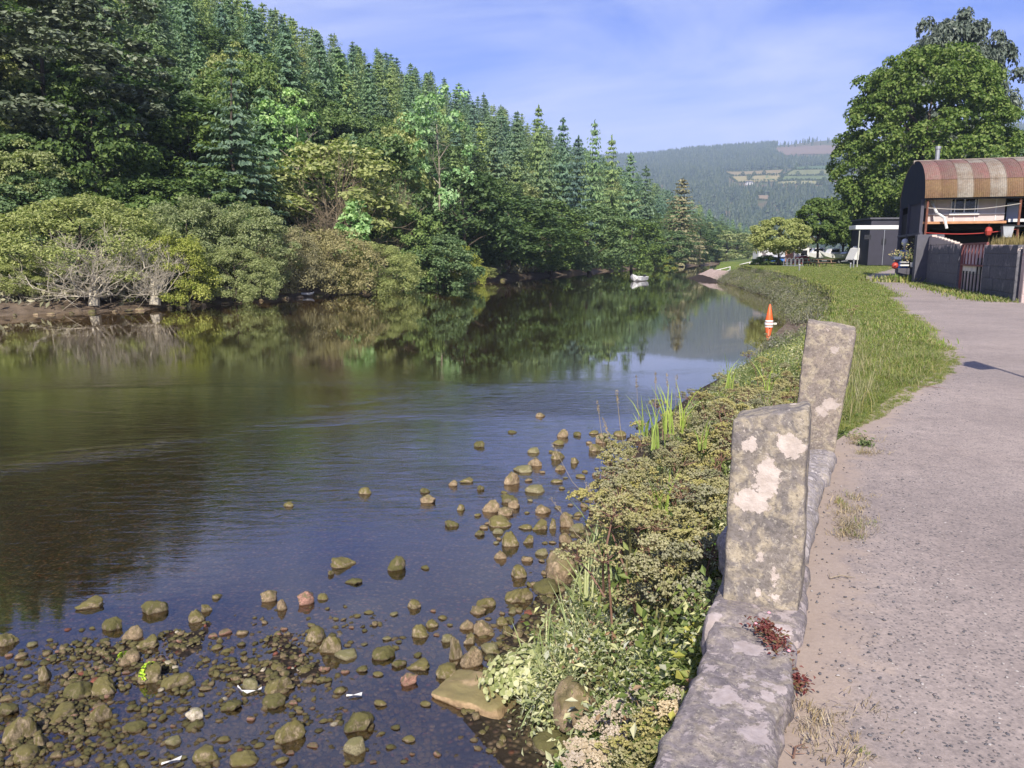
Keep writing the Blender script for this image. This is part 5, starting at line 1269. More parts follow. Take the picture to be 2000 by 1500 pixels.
# ------------------------------------------------------------------ quay wall coping and the two granite posts
def stone_mat(name, base, dark, lich, patches=(), cover=.5, ochre=.35, sc=1.0):
    base, dark, lich = [tuple(v * .80 for v in q) for q in (base, dark, lich)]
    t = NT(name); o = t.obj()
    n1 = t.noise(o, 5 * sc, 8, .65); n2 = t.noise(o, 40, 5, .7); n3 = t.noise(o, 13 * sc, 6, .6, .6); nd = t.noise(o, 22, 6, .65)
    c = t.mix(t.rng(n1, .35, .65), (*base, 1), (*dark, 1))
    c = t.mix(t.math('MULTIPLY', t.rng(n3, .46, .60), ochre * 1.6), c, (0.33, 0.28, 0.205, 1))
    c = t.mix(1.0, c, t.ramp(n2, [(.28, (.62,) * 3), (.5, (1.0,) * 3), (.72, (1.35,) * 3)]), 'MULTIPLY')
    c = t.mix(t.math('MULTIPLY', t.rng(t.noise(o, 60, 3, .7), .57, .62), .65), c, (0.10, 0.09, 0.085, 1)); c = t.mix(t.math('MULTIPLY', t.rng(t.noise(o, 48, 4, .75), .58, .64), .6), c, (0.40, 0.36, 0.30, 1))
    dm = None
    ov = t.n('ShaderNodeVectorMath', {0: o, 1: t.n('ShaderNodeVectorMath', {0: t.noise(o, 17, 4, .6, 0, True), 1: (-.5, -.5, -.5)}, operation='ADD').outputs[0]}, operation='ADD')
    sub = t.n('ShaderNodeVectorMath', {0: t.noise(o, 17, 8, .75, 0, True), 1: (.5, .5, .5)}, operation='SUBTRACT').outputs[0]
    sub = t.n('ShaderNodeVectorMath', {0: sub, 3: .15}, operation='SCALE').outputs[0]
    ow = t.n('ShaderNodeVectorMath', {0: o, 1: sub}, operation='ADD').outputs[0]
    lm = t.rng(t.voro(t.mapv(ow, (7 * sc, 7 * sc, 7 * sc)), 1.0, 'Distance'), .42 * cover + .02, .42 * cover)
    pick = t.rng(t.xyz(t.voro(t.mapv(ow, (7 * sc, 7 * sc, 7 * sc)), 1.0, 'Color'))[0], .50, .51)
    lm = t.math('MULTIPLY', lm, pick)
    lm2 = t.rng(t.voro(t.mapv(ow, (16 * sc, 16 * sc, 16 * sc)), 1.0, 'Distance'), .44 * cover + .02, .44 * cover)
    lm = t.math('MAXIMUM', lm, t.math('MULTIPLY', lm2, t.rng(n1, .5, .54)))
    xs_ = t.xyz(ow)
    for cx_, cz_, rx_, rz_ in patches:
        a = t.math('DIVIDE', t.math('SUBTRACT', xs_[0], cx_), rx_); b2 = t.math('DIVIDE', t.math('SUBTRACT', xs_[2], cz_), rz_)
        d = t.math('ADD', t.math('MULTIPLY', a, a), t.math('MULTIPLY', b2, b2)); lm = t.math('MAXIMUM', lm, t.rng(d, 1.05, .92))
    lc = t.mix(t.rng(nd, .35, .65), (*lich, 1), (lich[0] * .78, lich[1] * .76, lich[2] * .74, 1))
    c = t.mix(t.math('MULTIPLY', lm, .92), c, lc)
    hgt = t.math('ADD', t.math('ADD', t.math('MULTIPLY', n2, .6), n1), t.math('MULTIPLY', lm, .25))
    return t.pbr(c, .92, t.bump(hgt, .55, .012), 0, .15)
POST1 = stone_mat('granite_lichen', (0.255, 0.220, 0.190), (0.185, 0.165, 0.158), (0.66, 0.57, 0.51), ((.09, .35, .055, .05), (.0, .19, .048, .10), (-.055, .085, .075, .055), (-.07, .34, .03, .035), (.05, -.24, .018, .04), (-.02, -.33, .02, .02), (.06, -.33, .025, .022)), .30, .55)
POST2 = stone_mat('granite_lichen_far', (0.285, 0.235, 0.195), (0.215, 0.182, 0.165), (0.56, 0.48, 0.43), ((.05, .38, .03, .03), (.07, -.05, .06, .05), (.02, -.12, .05, .03)), .34, .5)
COPE = stone_mat('coping_lichen', (0.255, 0.220, 0.215), (0.185, 0.160, 0.165), (0.50, 0.43, 0.415), (), .95, .3, .95)
COPE2 = stone_mat('coping_streaked', (0.40, 0.355, 0.345), (0.16, 0.145, 0.15), (0.52, 0.47, 0.45), (), .8, .3, 1.6)
FACE = stone_mat('wall_face_stone', (0.14, 0.125, 0.11), (0.08, 0.072, 0.065), (0.33, 0.31, 0.27), (), .3, .3)
def rbox(name, half, r, mat, seed, n=12, amp=.012, shape=None, freq=5):
    hx, hy, hz = half; V = []; F = []
    lin = np.linspace(-1, 1, n + 1)
    for ax in range(3):
        for s in (-1, 1):
            o_ = len(V)
            for a in lin:
                for b in lin:
                    p = [0, 0, 0]; p[ax] = s; p[(ax + 1) % 3] = a; p[(ax + 2) % 3] = b
                    V.append(p)
            for i in range(n):
                for j in range(n):
                    q = (o_ + i * (n + 1) + j, o_ + (i + 1) * (n + 1) + j, o_ + (i + 1) * (n + 1) + j + 1, o_ + i * (n + 1) + j + 1)
                    F.append(q if s > 0 else q[::-1])
    V = np.array(V) * np.array([hx, hy, hz]); inner = np.clip(V, -(np.array(half) - r), np.array(half) - r); d = V - inner; d /= np.linalg.norm(d, axis=1, keepdims=True) + 1e-9
    V = inner + d * r
    N = np.stack([fbm(V[:, 0] * freq, V[:, 1] * freq, V[:, 2] * freq, 4, seed + k * 11) for k in range(3)], 1)
    V = V + N * amp - d * (np.maximum(fbm(V[:, 0] * freq * 2.2, V[:, 1] * freq * 2.2, V[:, 2] * freq * 2.2, 2, seed + 70) - .25, 0) * amp * 1.6)[:, None] + d * fbm(V[:, 0] * freq * 4, V[:, 1] * freq * 4, V[:, 2] * freq * 4, 2, seed + 50)[:, None] * amp * .5
    if shape: V = shape(V)
    return np_mesh(name, V, np.array(F), mat, True)
WANG = -math.radians(24)
def post_shape1(V):
    t_ = (V[:, 2] + .5); V = V.copy(); V[:, 0] *= 1.04 - .05 * t_; V[:, 2] += np.where(V[:, 2] > .25, V[:, 0] * .20 * (V[:, 2] - .25) / .2, 0); return V
def post_shape2(V):
    V = V.copy(); V[:, 0] *= .88 + .16 * (V[:, 2] + .55); V[:, 2] += np.where(V[:, 2] > .3, -V[:, 0] * .10, 0); return V
q = P(1481, 1190, .05)
o = link('stone_post', rbox('stone_post', (.158, .115, .475), .022, POST1, 3, 18, .010, post_shape1), None, (q[0] + .05, q[1] + .10, .475 - .02), (math.radians(0), math.radians(-.5), WANG)); tag(o, 'nearest granite post with a large white lichen patch on its front', 'post', 'granite posts on the quay edge')
q = P(1590, 893, .0)
o = link('stone_post', rbox('stone_post', (.175, .13, .56), .024, POST2, 8, 18, .014, post_shape2), None, (q[0] + .07, q[1] + .11, .50), (math.radians(2), math.radians(4.0), WANG)); tag(o, 'second granite post leaning to the right, behind the nearest one', 'post', 'granite posts on the quay edge')

qw = empty('quay_wall', (.65, 2.2, 0), 0, 'old stone quay edge with lichen-covered coping blocks beside the path', 'wall')
def coping(c, half, rz, z, seed, mat=COPE, r=.05, tilt=(0, 0), amp=.02, nm='coping_stone', n=12):
    o = link(nm, rbox(nm, half, r, mat, seed, n, amp, None, 4), qw, (c[0] - .65, c[1] - 2.2, z), (tilt[0], tilt[1], rz)); return o
coping((.66, 2.18), (.165, .80, .16), WANG, -.045, 21, amp=.042, r=.032, n=26)
coping((1.16, 3.36), (.20, .42, .15), WANG, -.075, 22, amp=.022, r=.05, n=16)
coping((1.62, 4.52), (.235, .78, .15), WANG - .02, -.01, 23, COPE2, .10, amp=.022, n=16)
coping((2.18, 5.55), (.20, .40, .14), WANG - .03, -.03, 24, COPE2, .07, amp=.02)
coping((2.62, 6.65), (.2, .6, .14), WANG - .03, -.08, 25, COPE2, .07, amp=.02)
coping((.05, .62), (.21, .85, .15), WANG - .1, -.05, 27, amp=.025, r=.06)
rg = random.Random(4)
for row in range(3):
    for k in range(16):
        s = k * .42 + (.2 if row % 2 else 0); p = np.array([.35, 1.6]) + np.array([.405, .914]) * s
        coping((p[0] - .06 + rg.uniform(-.02, .02), p[1]), (.12, .20 + rg.uniform(-.03, .02), .12), WANG + math.pi / 2 * 0, -.30 - row * .24, 60 + row * 20 + k, FACE, .04, amp=.02, nm='face_stone', n=3)

# ------------------------------------------------------------------ river stones
import bmesh
def rock_mesh(name, seed, mat, sub=3, amp=.30, sq=(1, .85, .75), flat=0):
    if sub == 3: sub = 4
    bm = bmesh.new(); bmesh.ops.create_icosphere(bm, subdivisions=sub, radius=1); V = np.array([v.co[:] for v in bm.verts]); F = np.array([[v.index for v in f.verts] for f in bm.faces]); bm.free()
    r_ = np.random.default_rng(seed)
    for k in range(8):                              # a few chopped facets
        n = unit(r_, 1)[0]; d = .52 + .34 * r_.random(); h = V @ n; V = V - np.outer(np.maximum(h - d, 0) * .85, n)
    nrm = V / np.linalg.norm(V, axis=1, keepdims=True)
    V = V + nrm * (amp * 1.15 * fbm(V[:, 0] * 1.2, V[:, 1] * 1.2, V[:, 2] * 1.2, 2, seed) + amp * .42 * fbm(V[:, 0] * 3.6, V[:, 1] * 3.6, V[:, 2] * 3.6, 3, seed + 3) + amp * .22 * np.abs(fbm(V[:, 0] * 10, V[:, 1] * 10, V[:, 2] * 10, 2, seed + 9)))[:, None]
    V = V * np.array(sq) / np.abs(V).max(0)
    return np_mesh(name, V, F, mat, True)
M_ST = rock_mat('mossy_stone', (0.27, 0.215, 0.14), (0.13, 0.10, 0.062), (0.135, 0.122, 0.035), .55)
M_BR = rock_mat('brown_stone', (0.27, 0.205, 0.13), (0.15, 0.105, 0.065), (0.165, 0.14, 0.065), .25)
M_DK = rock_mat('dark_weedy_stone', (0.17, 0.138, 0.088), (0.075, 0.06, 0.038), (0.100, 0.096, 0.030), .65)
M_PK = rock_mat('pink_stone', (0.30, 0.165, 0.125), (0.18, 0.11, 0.08), (0.15, 0.14, 0.07), .15)
M_PALE = rock_mat('pale_stone', (0.52, 0.46, 0.37), (0.36, 0.30, 0.22), (0.30, 0.28, 0.16), .1)
M_RED = rock_mat('red_stone', (0.25, 0.085, 0.062), (0.16, 0.06, 0.045), (0.18, 0.08, 0.04), .05)
M_OLI = rock_mat('olive_smooth_stone', (0.22, 0.195, 0.115), (0.17, 0.145, 0.085), (0.17, 0.16, 0.07), .3)
RK = {}
for nm, m in (('m', M_ST), ('b', M_BR), ('d', M_DK), ('p', M_PK), ('w', M_PALE), ('r', M_RED), ('o', M_OLI)):
    RK[nm] = [rock_mesh('river_stone', 100 + i * 7 + ord(nm), m, 3, .30 if nm != 'o' else .12, (1, .85, .8)) for i in range(3 if nm in 'mbd' else 1)]
    RK[nm + '_s'] = [rock_mesh('river_stone', 300 + i * 7 + ord(nm), m, 2, .34, (1, .8, .55)) for i in range(3 if nm in 'mbd' else 1)]
rs = random.Random(17)
def stone(px, py, w, h, tone, label, group=None, tall=1.0, name='river_stone', small=False, zb=None):
    zb = WATER if zb is None else zb
    q = P(px, py, zb); mp_ = mpp(q[1], zb); wm = w * mp_; el = math.atan2(EYE - zb, q[1])
    dm = wm * .8; hm = max(.25 * wm, (h * mp_ - dm * .55 * math.sin(el)) / math.cos(el)) * tall
    dirx, diry = q[0] / math.hypot(q[0], q[1]), q[1] / math.hypot(q[0], q[1])
    ms_ = RK[tone + ('_s' if small else '')]; me = rs.choice(ms_)
    o = link(name, me, None, (q[0] + dirx * dm * .38, q[1] + diry * dm * .38, zb + hm * .12), (rs.uniform(-.12, .12), rs.uniform(-.12, .12), rs.choice((0, 3.1416)) + rs.uniform(-.5, .5) - math.atan2(q[0], q[1])), (wm / 2, dm / 2, hm * .80 / .75))
    return tag(o, label, 'stone', group)
NAMED = [
 (667, 1110, 56, 27, 'm', 'pointed pale-topped stone alone in calm blue water, left of the round dark one'), (775, 1114, 42, 34, 'd', 'round dark boulder alone in calm blue water with its reflection below'),
 (646, 1124, 14, 14, 'd', 'small dark shard just below the pointed pale-topped stone'), (690, 1142, 38, 16, 'd', 'low flat weedy stone below the pointed pale-topped stone'), (832, 1112, 20, 10, 'd', 'small low weedy stone right of the round dark boulder'),
 (180, 1190, 58, 28, 'm', 'weedy stone with a pinkish foot where the riffle starts at the left'), (301, 1200, 54, 38, 'd', 'round dark weedy stone alone in blue water left of centre'),
 (525, 1176, 36, 26, 'b', 'brown rounded stone with a small upright stone at its right side'), (552, 1192, 22, 24, 'b', 'small upright stone touching the brown rounded one'), (597, 1182, 38, 30, 'p', 'angular stone with red wet base right of the small upright stone'),
 (632, 1172, 24, 14, 'm', 'low pale stone right of the angular stone with a red base'), (12, 1262, 44, 32, 'm', 'yellowish stone cut by the left edge of the photo'),
 (222, 1232, 42, 34, 'd', 'weedy hump just above the pale pair of stones in the left shallows'), (258, 1252, 44, 32, 'b', 'pale brown pointed stone, left one of the pale pair'), (292, 1268, 50, 30, 'm', 'dark-topped stone leaning on the pale brown pointed stone'),
 (386, 1216, 32, 28, 'm', 'stone with a smaller one behind it in blue water above the shallows'), (402, 1196, 24, 20, 'm', 'small stone behind another one in blue water above the shallows'), (424, 1170, 26, 12, 'm', 'small flat stone in blue water, farthest of the left shallows'),
 (88, 1330, 32, 36, 'm', 'upright block-shaped weedy stone in the left shallows'), (156, 1368, 68, 42, 'd', 'large dark hump beside the yellow-green weedy stone'), (206, 1358, 50, 38, 'm', 'yellow-green weedy stone right of the large dark hump'),
 (252, 1300, 44, 32, 'b', 'pale brown block left of the stone with bright green weed'), (298, 1336, 50, 44, 'm', 'stone with a bright green cap of weed'), (345, 1345, 62, 34, 'm', 'broad low weedy stone right of the stone with bright green weed'),
 (38, 1452, 62, 58, 'm', 'large round yellowish boulder in the lower left corner'), (80, 1462, 34, 34, 'm', 'round stone right of the large yellowish corner boulder'), (52, 1492, 56, 38, 'm', 'mossy stone at the bottom edge below the large yellowish boulder'),
 (125, 1408, 62, 36, 'm', 'wide weedy stone in front of the large dark hump'), (196, 1412, 44, 40, 'm', 'rough weedy stone between the wide weedy stone and the pale egg'), (381, 1408, 38, 26, 'w', 'smooth whitish egg-shaped stone, palest in the shallows'),
 (384, 1424, 34, 18, 'd', 'dark square stone right below the whitish egg-shaped one'), (268, 1430, 48, 26, 'd', 'dark rough stone left of the dark square one'), (342, 1456, 36, 20, 'o', 'low oval olive stone near the bottom left of centre'),
 (450, 1390, 46, 26, 'd', 'dark stone with a red base left of the double-stacked stones'), (488, 1348, 38, 26, 'o', 'round olive stone with white scraps at its foot'), (543, 1356, 56, 36, 'm', 'upper stone of the double-stacked pair'), (538, 1384, 50, 36, 'd', 'lower dark stone of the double-stacked pair'),
 (616, 1256, 44, 34, 'm', 'left lump of the long two-lump rock in the middle shallows'), (645, 1278, 48, 44, 'm', 'right lump of the long two-lump rock in the middle shallows'), (680, 1290, 54, 16, 'o', 'flat slab below the two-lump rock'),
 (752, 1290, 52, 34, 'd', 'flat-topped dark rock with a small stone on it, right of the flat slab'), (808, 1190, 30, 20, 'm', 'small stone in line with the red pebbles'), (845, 1226, 26, 18, 'm', 'small stone right of the red pebbles'),
 (822, 1246, 36, 28, 'm', 'mossy double hump left of the planted bank stones'), (872, 1256, 28, 20, 'o', 'smooth olive stone left of the big pile at the bank foot'), (778, 1304, 34, 20, 'd', 'dark low stone left of the weedy log-like rock'), (820, 1312, 54, 26, 'm', 'weedy stone left of the log-like rock'),
 (800, 1338, 40, 26, 'p', 'two-lobed reddish stone near the flat sandstone slab'), (565, 1452, 62, 46, 'm', 'rough rock with a raised right corner, bottom centre'), (700, 1432, 68, 50, 'd', 'weedy two-horned rock above the smooth olive oval stone'), (697, 1476, 52, 38, 'o', 'smooth olive oval stone, bottom centre right'),
 (12, 1398, 48, 32, 'd', 'dark rock at the left edge above the yellowish boulder'), (405, 1490, 56, 34, 'm', 'weedy stone at the bottom edge left of the rough rock'), (480, 1496, 60, 30, 'm', 'stone half out of the bottom edge left of the rough rock'),
 (1002, 948, 40, 34, 'b', 'square brown stone with a mossy ledge behind it, standing in blue water'), (1024, 924, 48, 12, 'o', 'mossy ledge sloping away behind the square brown stone'), (1047, 912, 34, 24, 'b', 'round brown stone right above the mossy ledge'), (1054, 815, 24, 12, 'b', 'lone low stone farthest out in the blue water'),
 (937, 874, 24, 17, 'd', 'lone rounded stone left of the stone cluster, near the ripples'), (1000, 847, 20, 8, 'd', 'thin flat stone in the water right of the lone rounded one'), (1098, 855, 26, 18, 'b', 'round stone at the far end of the cluster'), (1128, 852, 18, 12, 'd', 'small pointed stone right of the far round stone'),
 (1174, 866, 28, 22, 'b', 'blocky stone at the far end nearest the plants'), (1162, 882, 34, 20, 'm', 'round stone in front of the far blocky one'), (1088, 898, 34, 22, 'm', 'mossy stone sloping left in the far cluster'), (1044, 886, 28, 14, 'o', 'flat olive stone left in the far cluster'), (1122, 906, 22, 16, 'm', 'stone under the drooping seed head'),
 (1096, 920, 26, 16, 'b', 'brown round stone below the drooping seed head'), (913, 944, 32, 13, 'm', 'flat weedy stone with pointed ends left of the cluster'), (884, 950, 20, 14, 'b', 'small round stone beside the flat weedy one'), (938, 958, 17, 14, 'd', 'small ball-like stone right of the flat weedy one'), (837, 983, 34, 19, 'b', 'sloping brown stone well left of the cluster'),
 (829, 964, 22, 13, 'd', 'small stone just behind the sloping brown one'), (900, 998, 18, 14, 'm', 'small round stone between the sloping brown one and the cluster'), (881, 1030, 32, 19, 'd', 'round weedy stone in calm water left of the cluster'), (936, 1047, 22, 15, 'd', 'smaller round weedy stone right of the calm-water one'), (714, 966, 28, 16, 'm', 'lone leaning stone far left in the open water'), (565, 990, 24, 11, 'm', 'lone low stone farthest left in the open water'),
 (958, 1002, 40, 28, 'b', 'pale brown stone at the left end of the stacked group'), (994, 984, 44, 26, 'd', 'dark slab lying across the stacked group'), (1005, 994, 26, 20, 'b', 'pale rounded stone leaning on the dark slab'), (986, 1008, 34, 20, 'b', 'brown stone in front of the dark slab'), (978, 1030, 48, 26, 'm', 'long weedy stone below the stacked group'), (971, 1044, 26, 14, 'o', 'flat olive stone in the water under the long weedy stone'),
 (1058, 1004, 38, 24, 'b', 'large light brown stone in the middle of the cluster'), (1056, 1036, 38, 24, 'm', 'stone in front of the large light brown one'), (1080, 1034, 18, 24, 'm', 'narrow upright stone right of the large light brown one'), (1048, 964, 46, 20, 'o', 'long low stone bridging to the bank'), (998, 1068, 36, 32, 'm', 'squarish stone with flat top in calm water'), (1033, 1062, 26, 19, 'm', 'round stone with striped side right of the squarish one'),
 (979, 1094, 30, 24, 'b', 'round stone with a twig at its foot'), (1012, 1130, 36, 28, 'm', 'round-topped grey stone next to the big brown boulder'), (1108, 1030, 32, 32, 'b', 'tall pale stone at the plants'), (1130, 1040, 36, 20, 'o', 'sloping olive stone at the plants'), (1106, 1062, 30, 24, 'b', 'triangular stone behind the big brown boulder'), (1060, 1086, 30, 16, 'o', 'olive stone half under water behind the big brown boulder'),
 (1012, 1178, 58, 34, 'm', 'broad grey-topped stone below the round-topped grey one'), (948, 1188, 40, 24, 'm', 'mossy stone left of the broad grey-topped one'), (932, 1200, 34, 18, 'b', 'flat stone in front of the mossy one'), (1002, 1200, 18, 10, 'o', 'small smooth stone by the broad grey-topped one'),
 (915, 1232, 36, 26, 'b', 'pale stone, left of the bank-foot heap'), (946, 1242, 44, 34, 'b', 'large rounded stone in the bank-foot heap'), (918, 1260, 26, 26, 'm', 'mossy stone tucked below the pale heap stone'), (982, 1222, 26, 18, 'm', 'mossy stone right of the bank-foot heap'), (958, 1278, 44, 24, 'o', 'flat olive boulder in front of the heap'), (990, 1240, 24, 22, 'm', 'upright mossy stone at the right of the heap'),
 (920, 1306, 52, 44, 'b', 'big grey-brown boulder above the flat sandstone slab'), (888, 1290, 30, 56, 'm', 'leaning weedy log-like rock left of the grey-brown boulder'), (876, 1328, 52, 34, 'm', 'green weedy rock left of the flat sandstone slab'),
]
for px, py, w, h, tone, lab in NAMED: stone(px, py, w, h, tone, lab)
def boulder(px, py, w, h, d, tone, lab, zc, rot=0, name='boulder'):
    q = P(px, py, zc); m_ = mpp(q[1], zc); return tag(link(name, RK[tone][0], None, (q[0], q[1] + d * .3, zc + .02), (0, 0, rot), (w * m_ / 2, d / 2, h * m_ / 2 * 1.15)), lab, 'boulder')
boulder(1096, 1118, 80, 84, .5, 'b', 'big brown square-shouldered boulder at the edge of the grassy bank', -1.45, .2)
boulder(1122, 1395, 112, 118, .42, 'b', 'dark brown mossy boulder under the pale round-leaved plants', -1.24, .1)
boulder(1085, 1475, 90, 60, .35, 'd', 'dark wet boulder at the bottom edge left of the cream flower heads', -1.50, .6)
boulder(1185, 1345, 90, 60, .4, 'd', 'dark mossy rock behind the dark brown mossy boulder', -1.12, 1.2)
boulder(1070, 1160, 60, 40, .35, 'd', 'dark flat rock below the big brown square-shouldered boulder', -1.55, .8)
# flat sandstone slab
q = P(930, 1372, WATER); o = link('flat_slab', rbox('flat_slab', (.30, .20, .10), .03, rock_mat('sandstone', (0.30, 0.215, 0.125), (0.22, 0.15, 0.085), (0.19, 0.165, 0.07), .25), 77, 12, .02), None, (q[0] + .02, q[1] + .08, WATER - .01), (math.radians(5), math.radians(-8), -.55)); tag(o, 'flat sandstone slab sloping into the water below the pale plants', 'slab')
# bright green weed caps
WEED = leafmat('green_weed', [(0.16, 0.26, 0.02), (0.28, 0.38, 0.03), (0.20, 0.30, 0.03)], .3, .05)
def weed(lab0, lab, seed, cut):
    st_ = [o_ for o_ in C.objects if o_.get('label') == lab0][0]; r_ = np.random.default_rng(seed); d = unit(r_, 700); d = d[(d[:, 2] > .1) & (d[:, 0] + d[:, 2] * .5 - d[:, 1] * .4 < cut)]
    Pp = d * np.array(st_.scale) * [1.0, .85, .80] * 1.0 + [0, 0, .004]; V, F = leaf_quads(Pp, d + r_.normal(size=d.shape) * .35, .02, .8, r_, .05)
    tag(link('weed_cap', np_mesh('weed_cap', V, F, WEED), None, st_.location), lab, 'weed')
weed('stone with a bright green cap of weed', 'bright green cap of weed on its stone in the left shallows', 1, .35)
weed('pale brown block left of the stone with bright green weed', 'thin smear of green weed on the pale brown block', 2, -.35)
# white scraps
SCR = plain('white_scrap', (.78, .76, .72), .6, .08)
for px, py, pts_, lab in ((485, 1352, [(-.10, .06), (-.05, .0), (.0, -.02), (.06, .0), (.09, .03)], 'thin white scrap draped round the foot of a round olive stone'), (335, 1490, [(-.05, -.03), (.0, .0), (.05, .03)], 'white scrap caught among stones at the bottom edge'), (690, 1362, [(-.05, 0), (.0, .005), (.06, .02)], 'thin white scrap floating in the middle of the shallows')):
    q = P(px, py, WATER); b = MB(); n = len(pts_)
    V = [(x_, y_ + s * (.004 + .005 * ((i * 7 + 3) % 3)), .014 + .008 * ((i + (s > 0)) % 2)) for i, (x_, y_) in enumerate(pts_) for s in (-1, 1)]
    b.add(V, [(2 * i, 2 * i + 2, 2 * i + 3, 2 * i + 1) for i in range(n - 1)]); b.add([(v[0], v[1], v[2] - .004) for v in V], [(2 * i + 1, 2 * i + 3, 2 * i + 2, 2 * i) for i in range(n - 1)])
    tag(b.build('white_scrap', SCR, None, q), lab, 'scrap')
# small stones: those that show largest one by one, the rest as gravel
rq = np.random.default_rng(33); small = []
def inpx(px, py, poly): return in_poly(np.array([float(px)]), np.array([float(py)]), poly)[0]
BAR = [(0, 1262), (150, 1225), (330, 1232), (480, 1240), (620, 1205), (860, 1190), (1000, 1215), (930, 1330), (830, 1400), (880, 1500), (0, 1500)]
STRIP = [(1060, 900), (1110, 850), (1210, 835), (1250, 860), (1200, 960), (1130, 1060), (1060, 1130), (1010, 1090), (960, 1060), (930, 1010)]
placed = [(a[0], a[1], a[2]) for a in NAMED]
TONE = {'m': 'weedy olive', 'b': 'plain brown', 'd': 'dark weedy', 'o': 'smooth olive', 'p': 'pinkish', 'r': 'brick-red'}
def fill(poly, n, wr, tones, label, group, box, dens=None):
    c = 0; cx = rq.uniform(box[0], box[2], 9000); cy = rq.uniform(box[1], box[3], 9000); ok = in_poly(cx, cy, poly)
    for px, py in zip(cx[ok], cy[ok]):
        if c >= n: break
        if dens is not None and rq.random() > dens(px, py): continue
        w = wr[0] + (wr[1] - wr[0]) * rq.random() ** 1.8
        pa = np.array(placed)
        if (np.abs(px - pa[:, 0]) < (w + pa[:, 2]) * .42).__and__(np.abs(py - pa[:, 1]) < (w + pa[:, 2]) * .24).any(): continue
        placed.append((px, py, w)); tn = tones[int(rq.integers(len(tones)))]
        if rq.random() < .03: tn = 'r'
        zn = '' if 'bank' in label else (', near the left edge' if px < 150 else ', around the green-capped stone' if px < 360 and py < 1390 else ', below the whitish egg-shaped stone' if px < 420 else ', around the two-lump rock' if py < 1330 and px < 720 else ', bottom centre' if px < 720 else ', towards the planted bank')
        stone(px, py, w, w * rq.uniform(.45, .7), tn, label % TONE[tn] + zn, group % TONE[tn] + zn, small=True); c += 1
fill(BAR, 150, (13, 30), 'mmmbddopm', 'small %s stone in the gravelly lower left shallows', 'small %s stones in the lower left shallows', (0, 1190, 1000, 1500), lambda px, py: .25 + .75 * math.exp(-px / 330) + .25 * (py < 1330))
fill(STRIP, 48, (13, 30), 'mbbmo', 'small %s stone in the heap along the foot of the planted bank', 'small %s stones along the planted bank', (930, 830, 1260, 1140))
fill([(900, 1200), (1060, 1150), (1100, 1200), (1010, 1330), (930, 1340)], 22, (14, 28), 'mbbo', 'small %s stone in the heap along the foot of the planted bank', 'small %s stones along the planted bank', (900, 1150, 1100, 1340))
gp = [proto('gravel_%d' % i, rock_mesh('gravel', 500 + i, m, 1, .3, (1, .8, .55))) for i, m in enumerate((M_ST, M_BR, M_DK, M_PK, M_PALE, M_RED))]
gp = [proto('gravel_%d' % i, rock_mesh('gravel', 500 + i, m, 1, .3, (1, .8, .55))) for i, m in enumerate((M_ST, M_DK, M_BR, M_ST, M_DK, M_PK, M_RED, M_PALE))]
pts = []; sc = []; ix = []
def Pn(px, py, z):
    cx = (px - 1000) / FPX; cy = (750 - py) / FPX; dz = -math.sin(PITCH) + cy * math.cos(PITCH); t_ = (z - EYE) / dz
    return cx * t_, (math.cos(PITCH) + cy * math.sin(PITCH)) * t_
n = 26000; px = rq.uniform(-60, 1080, n); py = rq.uniform(1180, 1530, n)
ok = (in_poly(np.clip(px, 1, 1080), np.minimum(py, 1498), BAR) | (rq.random(n) < .18)) & (rq.random(n) < .36 + .55 * np.exp(-np.maximum(px, 0) / 380))
x, y = Pn(px[ok], py[ok], WATER); zb = zfun(x, y); s = .010 + .030 * rq.random(len(x)) ** 2.5
k = sstep(-1.72, -1.66, zb) > rq.random(len(x)) * .8; x, y, zb, s = x[k][:7000], y[k][:7000], zb[k][:7000], s[k][:7000]
X1, S1, I1 = np.c_[x, y, zb + s * .3], s, rq.choice(8, len(x), p=[.27, .22, .18, .14, .12, .04, .01, .02])
px = rq.uniform(930, 1240, 1500); py = rq.uniform(840, 1330, 1500); x, y = Pn(px, py, WATER); zb = zfun(x, y); k = zb > -1.66; x, y, zb = x[k], y[k], zb[k]
s = .012 + .045 * rq.random(len(x)) ** 2
pts = np.r_[X1, np.c_[x, y, zb + s * .3]]; sc = np.r_[S1, s]; ix = np.r_[I1, rq.integers(0, 5, len(x))]
scatter('shallows_gravel', gp, pts, rq.uniform(-.4, .4, (len(pts), 3)) + np.c_[np.zeros(len(pts)), np.zeros(len(pts)), rq.uniform(0, 6.28, len(pts))], sc, ix)
# stones at the tide line of the far bank
for k in range(26):
    px = 20 + k * 38 + rs.uniform(-15, 15); py = np.interp(px, [0, 300, 480, 700, 970], [619, 606, 591, 573, 549])
    stone(px, py, rs.uniform(9, 22), rs.uniform(6, 11), rs.choice('bbd'), 'muddy stone lying at the tide line of the far left bank', 'muddy stones along the far bank', small=True)

# ------------------------------------------------------------------ plants of the near bank
LP = leafmat('pale_bank_leaves', [(0.120, 0.140, 0.052), (0.20, 0.215, 0.095), (0.29, 0.295, 0.155), (0.36, 0.35, 0.235)], .28, .18, gain=1.42)
LD = leafmat('mid_bank_leaves', [(0.060, 0.092, 0.026), (0.115, 0.150, 0.045), (0.18, 0.205, 0.075)], .28, .2, gain=1.25)
LY = leafmat('yellow_bank_leaves', [(0.24, 0.25, 0.05), (0.34, 0.33, 0.075), (0.30, 0.26, 0.10)], .3, .1, gain=1.15)
LB = leafmat('dry_brown_leaves', [(0.16, 0.095, 0.06), (0.24, 0.15, 0.10), (0.32, 0.23, 0.15)], .15, .2, gain=1.0)
GB = leafmat('pale_grass_blades', [(0.16, 0.20, 0.085), (0.25, 0.295, 0.135), (0.36, 0.37, 0.22)], .3, .15, gain=1.15)
